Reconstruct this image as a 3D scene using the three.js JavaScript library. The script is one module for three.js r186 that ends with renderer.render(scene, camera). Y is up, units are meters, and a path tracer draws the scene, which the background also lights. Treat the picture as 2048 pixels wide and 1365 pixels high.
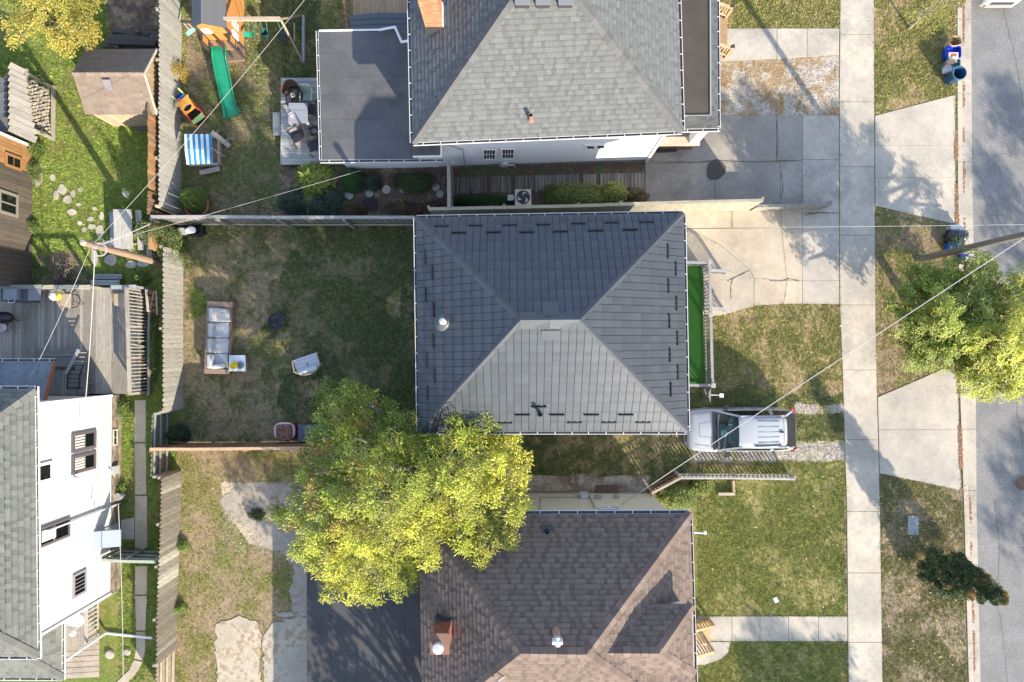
import * as THREE from 'three';
import { toCreasedNormals, mergeGeometries } from 'three/addons/utils/BufferGeometryUtils.js';
import { RoundedBoxGeometry } from 'three/addons/geometries/RoundedBoxGeometry.js';

// ---------------------------------------------------------------- camera, sky, sun, exposure
const H = 30, F = 1365;                                  // a drone 30 m up, looking straight down
const scene = new THREE.Scene();
const camera = new THREE.PerspectiveCamera(2 * Math.atan(682.5 / F) * 180 / Math.PI, 1.5, 0.5, 900);
camera.position.set(0, H, 0);
const tilt = new THREE.Quaternion().setFromUnitVectors(new THREE.Vector3(14 / F, -1, 19.5 / F).normalize(), new THREE.Vector3(0, -1, 0));
camera.quaternion.setFromAxisAngle(new THREE.Vector3(1, 0, 0), -Math.PI / 2).premultiply(tilt);
const renderer = new THREE.WebGLRenderer({ antialias: true });
renderer.toneMapping = THREE.LinearToneMapping;
renderer.toneMappingExposure = 2.42;
renderer.shadowMap.enabled = true;

const EL = 24 * Math.PI / 180, SUN = new THREE.Vector3(0.545 * Math.cos(EL), Math.sin(EL), 0.838 * Math.cos(EL)).normalize();
const sun = new THREE.DirectionalLight(new THREE.Color(1, 0.88, 0.7), 4.5);
sun.position.copy(SUN).multiplyScalar(80); sun.castShadow = true; sun.shadow.radius = 1;
Object.assign(sun.shadow.camera, { left: -40, right: 40, top: 40, bottom: -40, near: 1, far: 200 });
sun.shadow.mapSize.set(4096, 4096);
scene.add(sun, sun.target);
{
  const W = 512, N = 256, d = new Float32Array(W * N * 4), mix = THREE.MathUtils.lerp;
  for (let r = 0; r < N; r++) for (let c = 0; c < W; c++) {
    const up = ((r + 0.5) / N - 0.5) * Math.PI, a = ((c + 0.5) / W - 0.5) * 2 * Math.PI, y = Math.sin(up);
    const s = Math.max(0, Math.cos(a) * Math.cos(up) * SUN.x + y * SUN.y + Math.sin(a) * Math.cos(up) * SUN.z);
    const away = Math.min(1, 0.6 - 0.5 * (Math.cos(a) * Math.cos(up) * SUN.x + y * SUN.y + Math.sin(a) * Math.cos(up) * SUN.z)), t = Math.min(1, Math.pow(Math.max(0, y), 0.55) * (0.72 + 0.55 * away)), glow = 0.55 * Math.pow(s, 6) + 0.8 * Math.pow(s, 40);
    const o = (r * W + c) * 4;
    d[o] = mix(0.92, 0.24, t) + glow; d[o + 1] = mix(0.92, 0.4, t) + glow * 0.92; d[o + 2] = mix(0.94, 0.7, t) + glow * 0.8; d[o + 3] = 1;
    if (y < 0) { d[o] = 0.3; d[o + 1] = 0.3; d[o + 2] = 0.27; }
  }
  const t = new THREE.DataTexture(d, W, N, THREE.RGBAFormat, THREE.FloatType);
  t.mapping = THREE.EquirectangularReflectionMapping; t.magFilter = THREE.LinearFilter; t.needsUpdate = true;
  scene.background = t; scene.environment = t; scene.backgroundIntensity = 0.7; scene.environmentIntensity = 0.7;
}

// ---------------------------------------------------------------- survey: pixel of the aerial photo + height <-> metres
const V = (x, y, z) => new THREE.Vector3(x, y, z);
const ray = (px, py) => V((px - 1024) / F, -1, (py - 682.5) / F).applyQuaternion(tilt);
function P(px, py, h = 0) { const d = ray(px, py), t = (h - H) / d.y; return V(d.x * t, h, d.z * t); }
function onX(px, py, X) { const d = ray(px, py), t = X / d.x; return V(X, H + d.y * t, d.z * t); }
function onZ(px, py, Z) { const d = ray(px, py), t = Z / d.z; return V(d.x * t, H + d.y * t, Z); }
const inv = tilt.clone().invert();
function Q(x, z) { const d = V(x, -H, z).applyQuaternion(inv); return [1024 - d.x / d.y * F, 682.5 - d.z / d.y * F]; }
let seed = 7;
const rnd = () => { seed = (seed + 0x6d2b79f5) | 0; let t = Math.imul(seed ^ (seed >>> 15), 1 | seed); t = (t + Math.imul(t ^ (t >>> 7), 61 | t)) ^ t; return ((t ^ (t >>> 14)) >>> 0) / 4294967296; };
const rr = (a, b) => a + (b - a) * rnd();
const pick = (a) => a[Math.floor(rnd() * a.length)];
const hash = (x, y) => { let h = Math.imul(x | 0, 374761393) + Math.imul(y | 0, 668265263) | 0; h = Math.imul(h ^ (h >>> 13), 1274126177); return ((h ^ (h >>> 16)) >>> 0) / 4294967296; };
function vn(x, y) { const i = Math.floor(x), j = Math.floor(y), u = x - i, v = y - j, s = u * u * (3 - 2 * u), t = v * v * (3 - 2 * v); const a = hash(i, j), b = hash(i + 1, j), c = hash(i, j + 1), d = hash(i + 1, j + 1); return a + (b - a) * s + (c - a) * t + (a - b - c + d) * s * t; }
function fbm(x, y, n = 4) { let s = 0, a = 0.5, k = 0; for (let i = 0; i < n; i++) { s += a * vn(x, y); k += a; a *= 0.5; x = x * 2.03 + 17.1; y = y * 2.03 + 9.7; } return s / k; }
const clamp = (x, a = 0, b = 1) => Math.min(b, Math.max(a, x)), sstep = (a, b, x) => { const t = clamp((x - a) / (b - a)); return t * t * (3 - 2 * t); };
const mixc = (a, b, t) => [a[0] + (b[0] - a[0]) * t, a[1] + (b[1] - a[1]) * t, a[2] + (b[2] - a[2]) * t];
const mul = (a, k) => [a[0] * k, a[1] * k, a[2] * k];
const inside = (p, x, y) => { let r = false; for (let i = 0, j = p.length - 1; i < p.length; j = i++) { const [a, b] = p[i], [c, d] = p[j]; if ((b > y) !== (d > y) && x < (c - a) * (y - b) / (d - b) + a) r = !r; } return r; };
const hex = (s) => { const c = new THREE.Color(s); return [c.r, c.g, c.b]; };
const tone = (c, k = 0.12) => mul(c, rr(1 - k, 1 + k));

// ---------------------------------------------------------------- textures and materials
function tex(w, h, f, srgb = true, rx = 1, ry = 1) {
  const d = new Uint8Array(w * h * 4);
  for (let y = 0; y < h; y++) for (let x = 0; x < w; x++) { const c = f(x, y, w, h), o = (y * w + x) * 4; for (let k = 0; k < 3; k++) d[o + k] = clamp(typeof c === 'number' ? c : c[k]) * 255; d[o + 3] = 255; }
  const t = new THREE.DataTexture(d, w, h); t.wrapS = t.wrapT = THREE.RepeatWrapping; t.magFilter = THREE.LinearFilter; t.repeat.set(rx, ry);
  if (srgb) t.colorSpace = THREE.SRGBColorSpace; t.needsUpdate = true; return t;
}
const per = (f, w, h) => (x, y) => { const u = x / w, v = y / h; return (f(x, y) * (1 - u) + f(x - w, y) * u) * (1 - v) + (f(x, y - h) * (1 - u) + f(x - w, y - h) * u) * v; };
const wn1 = per((x, y) => fbm(x / 90, y / 5, 4), 512, 256), wn2 = per((x, y) => fbm(x / 30 + 40, y / 2.2, 3), 512, 256);
const T = {};
T.wood = tex(512, 256, (x, y) => { const a = wn1(x, y), b = wn2(x, y); return clamp(0.92 + (a - 0.5) * 0.5 + (b - 0.5) * 0.45); }, true, 0.5, 1);     // 2 m along the grain, 1 m across
const cn1 = per((x, y) => fbm(x / 120, y / 120, 5), 1024, 1024), cn2 = per((x, y) => fbm(x / 4, y / 4, 2), 1024, 1024), cn3 = per((x, y) => fbm(x / 26 + 99, y / 26, 3), 1024, 1024);
T.concrete = tex(1024, 1024, (x, y) => { const a = cn1(x, y), b = cn2(x, y), c = cn3(x, y); const k = 0.91 + (a - 0.5) * 0.34 + (b - 0.5) * 0.2 + (c - 0.5) * 0.16 - 0.14 * sstep(0.64, 0.74, c) * sstep(0.55, 0.4, a); return [k, k * (0.992 - (a - 0.5) * 0.03), k * (0.98 - (a - 0.5) * 0.06)]; }, true, 1 / 7, 1 / 7);
T.dirty = tex(1024, 1024, (x, y) => { const a = cn1(x, y), b = cn2(x, y), c = cn3(x, y), e = hash(x, y); const s = sstep(0.5, 0.66, c * 0.6 + a * 0.4), k = 0.92 + (a - 0.5) * 0.3 + (b - 0.5) * 0.3 + (e - 0.5) * 0.1; return [k * (1 - s * 0.16), k * (0.99 - s * 0.2), k * (0.97 - s * 0.25)]; }, true, 1 / 6, 1 / 6);
T.asphalt = tex(512, 512, (x, y) => 0.8 + (hash(x, y) - 0.5) * 0.3 + (hash(x >> 1, y >> 1) - 0.5) * 0.24 + (cn1(x * 2, y * 2) - 0.5) * 0.2, true, 1 / 4, 1 / 4);
T.grit = tex(256, 256, (x, y) => 0.84 + (hash(x, y) - 0.5) * 0.3 + (hash(x >> 2, (y >> 2) + 900) - 0.5) * 0.16, true, 1, 1);
T.membrane = tex(512, 512, (x, y) => { const a = cn1(x * 2, y * 2), b = cn3(x * 2, y * 2), c = hash(x, y); return 0.8 + (a - 0.5) * 0.3 + (b - 0.5) * 0.12 + (c - 0.5) * 0.08; }, true, 1 / 5, 1 / 5);
T.bumpy = tex(256, 256, (x, y) => hash(x, y) * 0.6 + hash(x >> 2, y >> 2) * 0.4, false);
const brick = (x, y) => { const r = Math.floor(y / 16), o = (r & 1) * 24, u = (x + o) % 48, v = y % 16, k = hash(Math.floor((x + o) / 48), r); if (u < 3 || v < 3) return 0.78; return 0.42 + k * 0.42 + (hash(x, y) - 0.5) * 0.1; };
T.brick = tex(240, 256, brick, true, 1, 1);
T.weave = tex(128, 128, (x, y) => { const a = ((x >> 3) + (y >> 3)) & 1; return 0.7 + (a ? 0.25 : 0) * (0.6 + 0.4 * Math.sin((a ? x : y) * 0.8)) + (hash(x, y) - 0.5) * 0.1; }, true, 4, 4);
T.cloth = tex(256, 256, (x, y) => 0.92 + (hash(x, y) - 0.5) * 0.1 + (cn3(x * 4, y * 4) - 0.5) * 0.16, true, 1.4, 1.4);
const mat = (o) => new THREE.MeshStandardMaterial({ color: 0xffffff, roughness: 0.85, metalness: 0, vertexColors: true, side: THREE.DoubleSide, ...o });
const M = {
  plain: mat({}), satin: mat({ roughness: 0.45 }),
  gloss: new THREE.MeshPhysicalMaterial({ color: 0xffffff, vertexColors: true, roughness: 0.3, clearcoat: 0.5, clearcoatRoughness: 0.15, side: THREE.DoubleSide }),
  wood: mat({ map: T.wood, bumpMap: T.wood, bumpScale: 0.004, roughness: 0.9 }),
  concrete: mat({ map: T.concrete, bumpMap: T.bumpy, bumpScale: 0.002, roughness: 0.93 }),
  dirty: mat({ map: T.dirty, bumpMap: T.bumpy, bumpScale: 0.006, roughness: 0.96 }),
  asphalt: mat({ map: T.asphalt, bumpMap: T.asphalt, bumpScale: 0.006, roughness: 0.95 }),
  shingle: mat({ map: T.grit, bumpMap: T.grit, bumpScale: 0.003, roughness: 0.95 }),
  membrane: mat({ map: T.membrane, roughness: 0.8 }),
  metalroof: mat({ roughness: 0.42, metalness: 0.25 }),
  brick: mat({ map: T.brick, bumpMap: T.brick, bumpScale: 0.006, roughness: 0.95 }),
  metal: mat({ roughness: 0.3, metalness: 0.85 }),
  weave: mat({ map: T.weave, bumpMap: T.weave, bumpScale: 0.004, roughness: 0.7 }),
  cloth: mat({ map: T.cloth, bumpMap: T.cloth, bumpScale: 0.004, roughness: 0.95 }),
  glass: new THREE.MeshPhysicalMaterial({ color: 0x11161a, roughness: 0.05, metalness: 0, specularIntensity: 1, side: THREE.DoubleSide }),
  carglass: new THREE.MeshPhysicalMaterial({ color: 0xa9c2bd, roughness: 0.02, transmission: 1, thickness: 0, side: THREE.DoubleSide }),
};

// ---------------------------------------------------------------- geometry: flat triangles with colour and uv in metres
class G {
  constructor() { this.p = []; this.u = []; this.c = []; }
  tri(a, b, c, col, ua, ub, uc) {
    this.p.push(a.x, a.y, a.z, b.x, b.y, b.z, c.x, c.y, c.z); for (let i = 0; i < 3; i++) this.c.push(col[0], col[1], col[2]);
    if (!ua) {
      const nx = Math.abs((b.y - a.y) * (c.z - a.z) - (b.z - a.z) * (c.y - a.y)), ny = Math.abs((b.z - a.z) * (c.x - a.x) - (b.x - a.x) * (c.z - a.z)), nz = Math.abs((b.x - a.x) * (c.y - a.y) - (b.y - a.y) * (c.x - a.x));
      const f = ny >= nx && ny >= nz ? (p) => [p.x, p.z] : nx >= nz ? (p) => [p.z, p.y] : (p) => [p.x, p.y];
      ua = f(a); ub = f(b); uc = f(c);
    }
    this.u.push(ua[0], ua[1], ub[0], ub[1], uc[0], uc[1]); return this;
  }
  quad(a, b, c, d, col, u) { u = u || []; this.tri(a, b, c, col, u[0], u[1], u[2]); return this.tri(a, c, d, col, u[0], u[2], u[3]); }
  fan(pts, col) { for (let i = 1; i < pts.length - 1; i++) this.tri(pts[0], pts[i], pts[i + 1], col); return this; }
  poly(pts, col) {                                        // any simple polygon, seen from above
    for (const t of THREE.ShapeUtils.triangulateShape(pts.map((p) => new THREE.Vector2(p.x, -p.z)), [])) this.tri(pts[t[0]], pts[t[1]], pts[t[2]], col);
    return this;
  }
  prism(pts, y0, y1, col, side) {                         // plan polygon between two heights
    this.poly(pts.map((p) => V(p.x, y1, p.z)), col);
    for (let i = 0; i < pts.length; i++) { const a = pts[i], b = pts[(i + 1) % pts.length]; this.quad(V(a.x, y0, a.z), V(b.x, y0, b.z), V(b.x, y1, b.z), V(a.x, y1, a.z), side || col); }
    return this;
  }
  sweep(face, off, col) {                                 // planar polygon pushed along a vector
    const q = face.map((p) => p.clone().add(off)); this.fan(face, col); this.fan(q, col);
    for (let i = 0; i < face.length; i++) { const j = (i + 1) % face.length; this.quad(face[i], face[j], q[j], q[i], col); }
    return this;
  }
  beam(a, b, w, t, col, up = V(0, 1, 0)) {                // w across, t along up; grain along a-b
    const d = b.clone().sub(a), L = d.length(); d.divideScalar(L);
    let s = d.clone().cross(up); if (s.lengthSq() < 1e-6) s = d.clone().cross(V(1, 0, 0)); s.normalize();
    const n = s.clone().cross(d).normalize(), c = []; s.multiplyScalar(w / 2); n.multiplyScalar(t / 2);
    for (const e of [a, b]) for (const [i, j] of [[-1, -1], [1, -1], [1, 1], [-1, 1]]) c.push(e.clone().addScaledVector(s, i).addScaledVector(n, j));
    const o = rnd() * 7, v0 = rnd() * 5;
    for (const [i, j, m] of [[0, 1, w], [1, 2, t], [2, 3, w], [3, 0, t]]) this.quad(c[i], c[j], c[j + 4], c[i + 4], col, [[o, v0], [o, v0 + m], [o + L, v0 + m], [o + L, v0]]);
    this.quad(c[0], c[1], c[2], c[3], mul(col, 0.8)); return this.quad(c[4], c[5], c[6], c[7], mul(col, 0.8));
  }
  box(x0, y0, z0, x1, y1, z1, col) { return this.prism([V(x0, 0, z0), V(x1, 0, z0), V(x1, 0, z1), V(x0, 0, z1)], y0, y1, col); }
  tube(a, b, r0, r1, n, col, caps = true) {
    const d = b.clone().sub(a), L = d.length(); d.normalize(); const s = (Math.abs(d.y) > 0.9 ? V(1, 0, 0) : V(0, 1, 0)).cross(d).normalize(), t = d.clone().cross(s), o = rnd() * 9;
    const R = (e, r) => Array.from({ length: n }, (_, i) => e.clone().addScaledVector(s, r * Math.cos(i / n * 2 * Math.PI)).addScaledVector(t, r * Math.sin(i / n * 2 * Math.PI)));
    const A = R(a, r0), B = R(b, r1);
    for (let i = 0; i < n; i++) { const j = (i + 1) % n, w = 2 * Math.PI * r0 / n; this.quad(A[i], A[j], B[j], B[i], col, [[o, i * w], [o, i * w + w], [o + L, i * w + w], [o + L, i * w]]); }
    if (caps) { this.fan(A, col); this.fan(B, col); } return this;
  }
  path(pts, r, n, col) { for (let i = 0; i < pts.length - 1; i++) this.tube(pts[i], pts[i + 1], r, r, n, col, true); return this; }
  ring(c, r, tube, n, m, col, ax = V(0, 1, 0)) {          // torus
    const s = (Math.abs(ax.y) > 0.9 ? V(1, 0, 0) : V(0, 1, 0)).cross(ax).normalize(), t = ax.clone().cross(s);
    const q = (i, j) => { const a = i / n * 2 * Math.PI, b = j / m * 2 * Math.PI, k = r + tube * Math.cos(b); return c.clone().addScaledVector(s, k * Math.cos(a)).addScaledVector(t, k * Math.sin(a)).addScaledVector(ax, tube * Math.sin(b)); };
    for (let i = 0; i < n; i++) for (let j = 0; j < m; j++) this.quad(q(i, j), q(i + 1, j), q(i + 1, j + 1), q(i, j + 1), col); return this;
  }
  lathe(c, prof, n, col) { for (let k = 0; k < prof.length - 1; k++) for (let i = 0; i < n; i++) { const q = (m, j) => V(c.x + prof[m][0] * Math.cos(j / n * 2 * Math.PI), c.y + prof[m][1], c.z + prof[m][0] * Math.sin(j / n * 2 * Math.PI)); this.quad(q(k, i), q(k, i + 1), q(k + 1, i + 1), q(k + 1, i), Array.isArray(col[0]) ? col[k] : col); } return this; }
  geo(b) {
    const g = new THREE.BufferGeometry(), p = new Float32Array(this.p);
    if (b) for (let i = 0; i < p.length; i += 3) { p[i] -= b.x; p[i + 1] -= b.y; p[i + 2] -= b.z; }
    g.setAttribute('position', new THREE.BufferAttribute(p, 3)); g.setAttribute('uv', new THREE.BufferAttribute(new Float32Array(this.u), 2)); g.setAttribute('color', new THREE.BufferAttribute(new Float32Array(this.c), 3));
    return g;
  }
  center() { const b = new THREE.Box3(); for (let i = 0; i < this.p.length; i += 3) b.expandByPoint(V(this.p[i], this.p[i + 1], this.p[i + 2])); const c = b.getCenter(V(0, 0, 0)); c.y = b.min.y; return c; }
}
// ---------------------------------------------------------------- objects
const used = {};
const numbered = (n) => { const k = used[n] = (used[n] ?? -1) + 1; return k ? n + '_' + String(k).padStart(3, '0') : n; };
function tag(o, label, category, group, kind) { o.userData.label = label; if (category) o.userData.category = category; if (group) o.userData.group = group; if (kind) o.userData.kind = kind; return o; }
function thing(name, label, category, base, group, kind) { const o = new THREE.Group(); o.name = numbered(name); if (base) o.position.set(base.x, base.y ?? 0, base.z); scene.add(o); return tag(o, label, category, group, kind); }
const rootOf = (o) => { while (o.parent && o.parent !== scene) o = o.parent; return o; };
function part(parent, name, g, m = M.plain, label) {     // g in world metres
  const o = new THREE.Mesh(g.isBufferGeometry ? g : g.geo(rootOf(parent).position), m); o.name = name; o.castShadow = o.receiveShadow = true; parent.add(o); if (label) o.userData.label = label; return o;
}
const stuff = (o) => { o.userData.kind = 'stuff'; return o; };
function single(name, g, m, label, category, group, kind) {
  const b = kind === 'structure' ? V(0, 0, 0) : g.center(), o = new THREE.Mesh(g.geo(b), m); o.name = numbered(name); o.position.copy(b); o.castShadow = o.receiveShadow = true; scene.add(o); return tag(o, label, category, group, kind);
}
// a smooth three.js geometry coloured and placed under a thing
function smooth(parent, name, geo, m, col, pos, rot, scl) {
  const c = new Float32Array(geo.attributes.position.count * 3); for (let i = 0; i < c.length; i += 3) { c[i] = col[0]; c[i + 1] = col[1]; c[i + 2] = col[2]; }
  geo.setAttribute('color', new THREE.BufferAttribute(c, 3));
  const o = new THREE.Mesh(geo, m); o.name = name; o.castShadow = o.receiveShadow = true; parent.add(o);
  if (pos) o.position.copy(pos).sub(rootOf(parent).position); if (rot) o.rotation.set(...rot); if (scl) o.scale.set(...scl); return o;
}
const rbox = (w, h, d, r = 0.03) => new RoundedBoxGeometry(w, h, d, 3, Math.min(r, w / 2.05, h / 2.05, d / 2.05));
const WOODGREY = hex('#b3a996'), WHITE = hex('#e9e9e6'), BLACK = hex('#1b1c1f');
// ---------------------------------------------------------------- setting: ground zones, in survey pixels
const KERB = [[1913, -900], [1915, -60], [1916, 340], [1921, 800], [1929, 1027], [1938, 1365], [1942, 1430], [1955, 2300]];
const ROADX = [[1938, -900], [1942, -60], [1944, 340], [1951, 680], [1953, 1018], [1961, 1365], [1964, 1430], [1975, 2300]];
const WALKL = [[1678, -900], [1681, -60], [1682, 0], [1679, 110], [1680, 640], [1684, 700], [1690, 900], [1694, 1027], [1697, 1365], [1698, 1430], [1705, 2300]];
const WALKR = [[1746, -900], [1748, 0], [1749, 347], [1751, 680], [1757, 900], [1760, 1027], [1765, 1365], [1766, 1430], [1775, 2300]];
const at = (line, y) => { for (let i = 0; i < line.length - 1; i++) { const [a, b] = line[i], [c, d] = line[i + 1]; if (y <= d || i === line.length - 2) return a + (c - a) * (y - b) / (d - b); } };
const C = { lush: [0.19, 0.24, 0.045], green: [0.125, 0.138, 0.05], olive: [0.21, 0.2, 0.065], dry: [0.31, 0.235, 0.125], dirt: [0.21, 0.155, 0.1], mulch: [0.1, 0.07, 0.052], sand: [0.4, 0.33, 0.24], yard: [0.25, 0.19, 0.115], deep: [0.075, 0.1, 0.035], gravel: [0.36, 0.32, 0.27] };
const ZONES = [                                          // polygon, green, dry, dryness, noise metres, grass
  [[[205, -40], [316, -40], [316, 66], [215, 62]], C.mulch, C.dirt, 0.4, 0.7, 0.12],
  [[[40, 515], [150, 500], [190, 575], [40, 578]], C.deep, C.dirt, 0.55, 0.6, 0.6],  // shaded lawn by the deck, its shade painted as darker ground colour
  [[[560, 336], [892, 333], [900, 432], [560, 432]], C.mulch, C.dirt, 0.3, 0.4, 0.02],
  [[[892, 328], [1300, 322], [1300, 418], [892, 430]], C.mulch, C.deep, 0.35, 0.5, 0.15],
  [[[1434, 108], [1684, 104], [1684, 235], [1434, 235]], C.gravel, [0.25, 0.17, 0.09], 0.62, 0.6, 0.05],
  [[[365, 0], [565, 0], [565, 432], [365, 432]], C.green, C.dirt, 0.58, 1.6, 0.75],
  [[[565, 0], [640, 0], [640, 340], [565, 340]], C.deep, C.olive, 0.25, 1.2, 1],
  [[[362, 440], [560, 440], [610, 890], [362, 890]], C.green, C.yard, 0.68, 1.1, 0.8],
  [[[560, 440], [860, 440], [860, 900], [600, 890]], C.deep, [0.17, 0.14, 0.075], 0.36, 1.2, 0.95],
  [[[440, 965], [600, 965], [640, 1120], [560, 1100], [500, 1090], [445, 1010]], C.sand, C.dirt, 0.35, 0.6, 0.05],
  [[[355, 890], [700, 890], [640, 1400], [340, 1400]], C.olive, [0.26, 0.2, 0.12], 0.6, 1.0, 0.55],
  [[[1000, 945], [1300, 955], [1290, 990], [990, 990]], C.sand, C.dirt, 0.5, 0.4, 0.12],
  [[[860, 862], [1400, 862], [1370, 960], [860, 960]], C.green, C.dry, 0.36, 1.0, 0.95],
  [[[1360, 885], [1694, 882], [1692, 920], [1360, 925]], C.gravel, C.olive, 0.36, 0.5, 0.25],
  [[[1590, 808], [1690, 806], [1690, 826], [1590, 826]], C.gravel, C.olive, 0.5, 0.4, 0.3],
  [[[1378, 780], [1690, 780], [1690, 900], [1370, 900]], C.green, C.olive, 0.4, 0.9, 1],
  [[[1400, 600], [1690, 600], [1690, 790], [1400, 790]], C.olive, C.dry, 0.48, 1.2, 0.95],
  [[[1690, -60], [1930, -60], [1930, 235], [1690, 260]], C.olive, C.dry, 0.45, 1.2, 0.95],
  [[[1690, 400], [1930, 400], [1930, 810], [1690, 810]], C.olive, C.yard, 0.78, 1.0, 0.7],
  [[[1690, 930], [1950, 930], [1960, 1430], [1690, 1430]], [0.175, 0.155, 0.07], [0.27, 0.215, 0.14], 0.5, 1.0, 0.9],
  [[[1385, 940], [1700, 920], [1710, 1430], [1385, 1430]], [0.195, 0.21, 0.055], [0.27, 0.24, 0.095], 0.42, 1.3, 1],
  [[[1400, -60], [1690, -60], [1690, 70], [1400, 70]], C.olive, C.dry, 0.4, 1.0, 1],
  [[[180, 1150], [345, 1150], [345, 1400], [180, 1400]], C.lush, C.olive, 0.4, 0.8, 1],
  [[[-60, -80], [365, -80], [365, 1400], [-60, 1400]], C.lush, [0.17, 0.17, 0.05], 0.3, 1.3, 1],
];
function zoneAt(x, z) {
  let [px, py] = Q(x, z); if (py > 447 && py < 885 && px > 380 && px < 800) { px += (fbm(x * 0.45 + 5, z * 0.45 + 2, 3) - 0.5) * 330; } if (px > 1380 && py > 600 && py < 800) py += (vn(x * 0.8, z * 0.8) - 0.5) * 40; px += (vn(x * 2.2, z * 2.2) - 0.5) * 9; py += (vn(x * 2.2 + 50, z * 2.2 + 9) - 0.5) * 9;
  for (const zn of ZONES) if (inside(zn[0], px, py)) return zn;
  return null;
}
const FALLBACK = [null, C.olive, C.dry, 0.4, 1.3, 1];
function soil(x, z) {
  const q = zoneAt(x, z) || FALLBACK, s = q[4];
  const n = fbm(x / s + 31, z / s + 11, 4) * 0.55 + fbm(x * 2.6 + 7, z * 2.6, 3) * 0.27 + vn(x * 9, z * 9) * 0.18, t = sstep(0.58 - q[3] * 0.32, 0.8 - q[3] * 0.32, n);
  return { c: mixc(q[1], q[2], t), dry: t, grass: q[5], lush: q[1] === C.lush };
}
const GX = 56, GZ = 42;                                   // metres covered once by the soil map; it mirrors beyond
T.soil = tex(1800, 1350, (i, j, w, h) => {
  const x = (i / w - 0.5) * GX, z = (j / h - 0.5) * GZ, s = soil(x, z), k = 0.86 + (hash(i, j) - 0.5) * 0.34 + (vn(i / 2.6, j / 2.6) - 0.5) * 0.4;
  let c = mul(s.c, k * (1.22 - 0.42 * s.grass * (1 - s.dry * 0.6))); if (s.grass < 0.5 && hash(i * 3, j * 7) > 0.93) c = mul(c, 1.6);  // soil darkened under grass: shade between tufts put into its colour
  return c.map((v) => (v <= 0.0031308 ? v * 12.92 : 1.055 * Math.pow(v, 1 / 2.4) - 0.055));
});
T.soil.wrapS = T.soil.wrapT = THREE.MirroredRepeatWrapping; T.soil.repeat.set(1 / GX, 1 / GZ); T.soil.offset.set(0.5, 0.5);
M.soil = mat({ map: T.soil, bumpMap: T.soil, bumpScale: 0.03, roughness: 1, vertexColors: false });
{
  const g = new G(), road = new G(), far = new G(), R = 7.4;
  const kp = KERB.map(([x, y]) => P(x, y, 0)), rp = ROADX.map(([x, y]) => P(x, y, -0.12));
  kp.unshift(V(kp[0].x, 0, -260)); kp.push(V(kp[kp.length - 1].x, 0, 260)); rp.unshift(V(rp[0].x, -0.12, -260)); rp.push(V(rp[rp.length - 1].x, -0.12, 260));
  for (let i = 0; i < kp.length - 1; i++) {
    const a = kp[i], b = kp[i + 1], c = rp[i], d = rp[i + 1];
    g.quad(V(-260, 0, a.z), a, b, V(-260, 0, b.z), [1, 1, 1]);
    road.quad(V(c.x - 0.4, -0.12, c.z), V(c.x + R, -0.12, c.z), V(d.x + R, -0.12, d.z), V(d.x - 0.4, -0.12, d.z), [0.33, 0.325, 0.32]);
    far.quad(V(c.x + R - 0.02, 0, c.z), V(260, 0, c.z), V(260, 0, d.z), V(d.x + R - 0.02, 0, d.z), [1, 1, 1]);
  }
  single('ground', g, M.soil, 'lawns and bare earth of the gardens between the houses', 'ground', null, 'structure');
  single('ground', far, M.soil, 'far side lawn across the asphalt street', 'ground', null, 'structure');
  single('road', road, M.asphalt, 'grey asphalt street along the kerb', 'road', null, 'structure');
}
// kerb and gutter, in sections
const struct = (name, label, cat) => thing(name, label, cat, null, null, 'structure');
const CONC = [0.52, 0.475, 0.41], CONC2 = [0.475, 0.44, 0.39], OLDC = [0.34, 0.315, 0.285], TAN = [0.53, 0.455, 0.36];
{
  const k = struct('kerb', 'pale concrete kerb and gutter beside the street', 'kerb'), ys = [-900, -300, -70, 38, 187, 324, 460, 590, 725, 859, 982, 1130, 1287, 1440, 1800, 2300];
  for (let i = 0; i < ys.length - 1; i++) {
    const a = ys[i] + 0.4, b = ys[i + 1] - 0.4, g = new G(), u = new G(), col = tone(CONC, 0.05), n = 5;
    for (let s = 0; s < n; s++) {
      const y0 = a + (b - a) * s / n, y1 = a + (b - a) * (s + 1) / n;
      const p0 = P(at(KERB, y0), y0), p1 = P(at(KERB, y1), y1), q0 = P(at(ROADX, y0), y0, -0.12), q1 = P(at(ROADX, y1), y1, -0.12), w = V(0.2, 0, 0);
      g.prism([p0.clone().add(V(-0.01, 0, 0)), p0.clone().add(w), p1.clone().add(w), p1.clone().add(V(-0.01, 0, 0))], -0.2, 0.035, col);
      u.prism([p0.clone().add(V(0.203, 0, 0)), q0, q1, p1.clone().add(V(0.203, 0, 0))], -0.2, -0.095, mul(col, 0.93));
    }
    part(k, 'kerb_stone', g, M.concrete); part(k, 'gutter_slab', u, M.concrete);
  }
}
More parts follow.
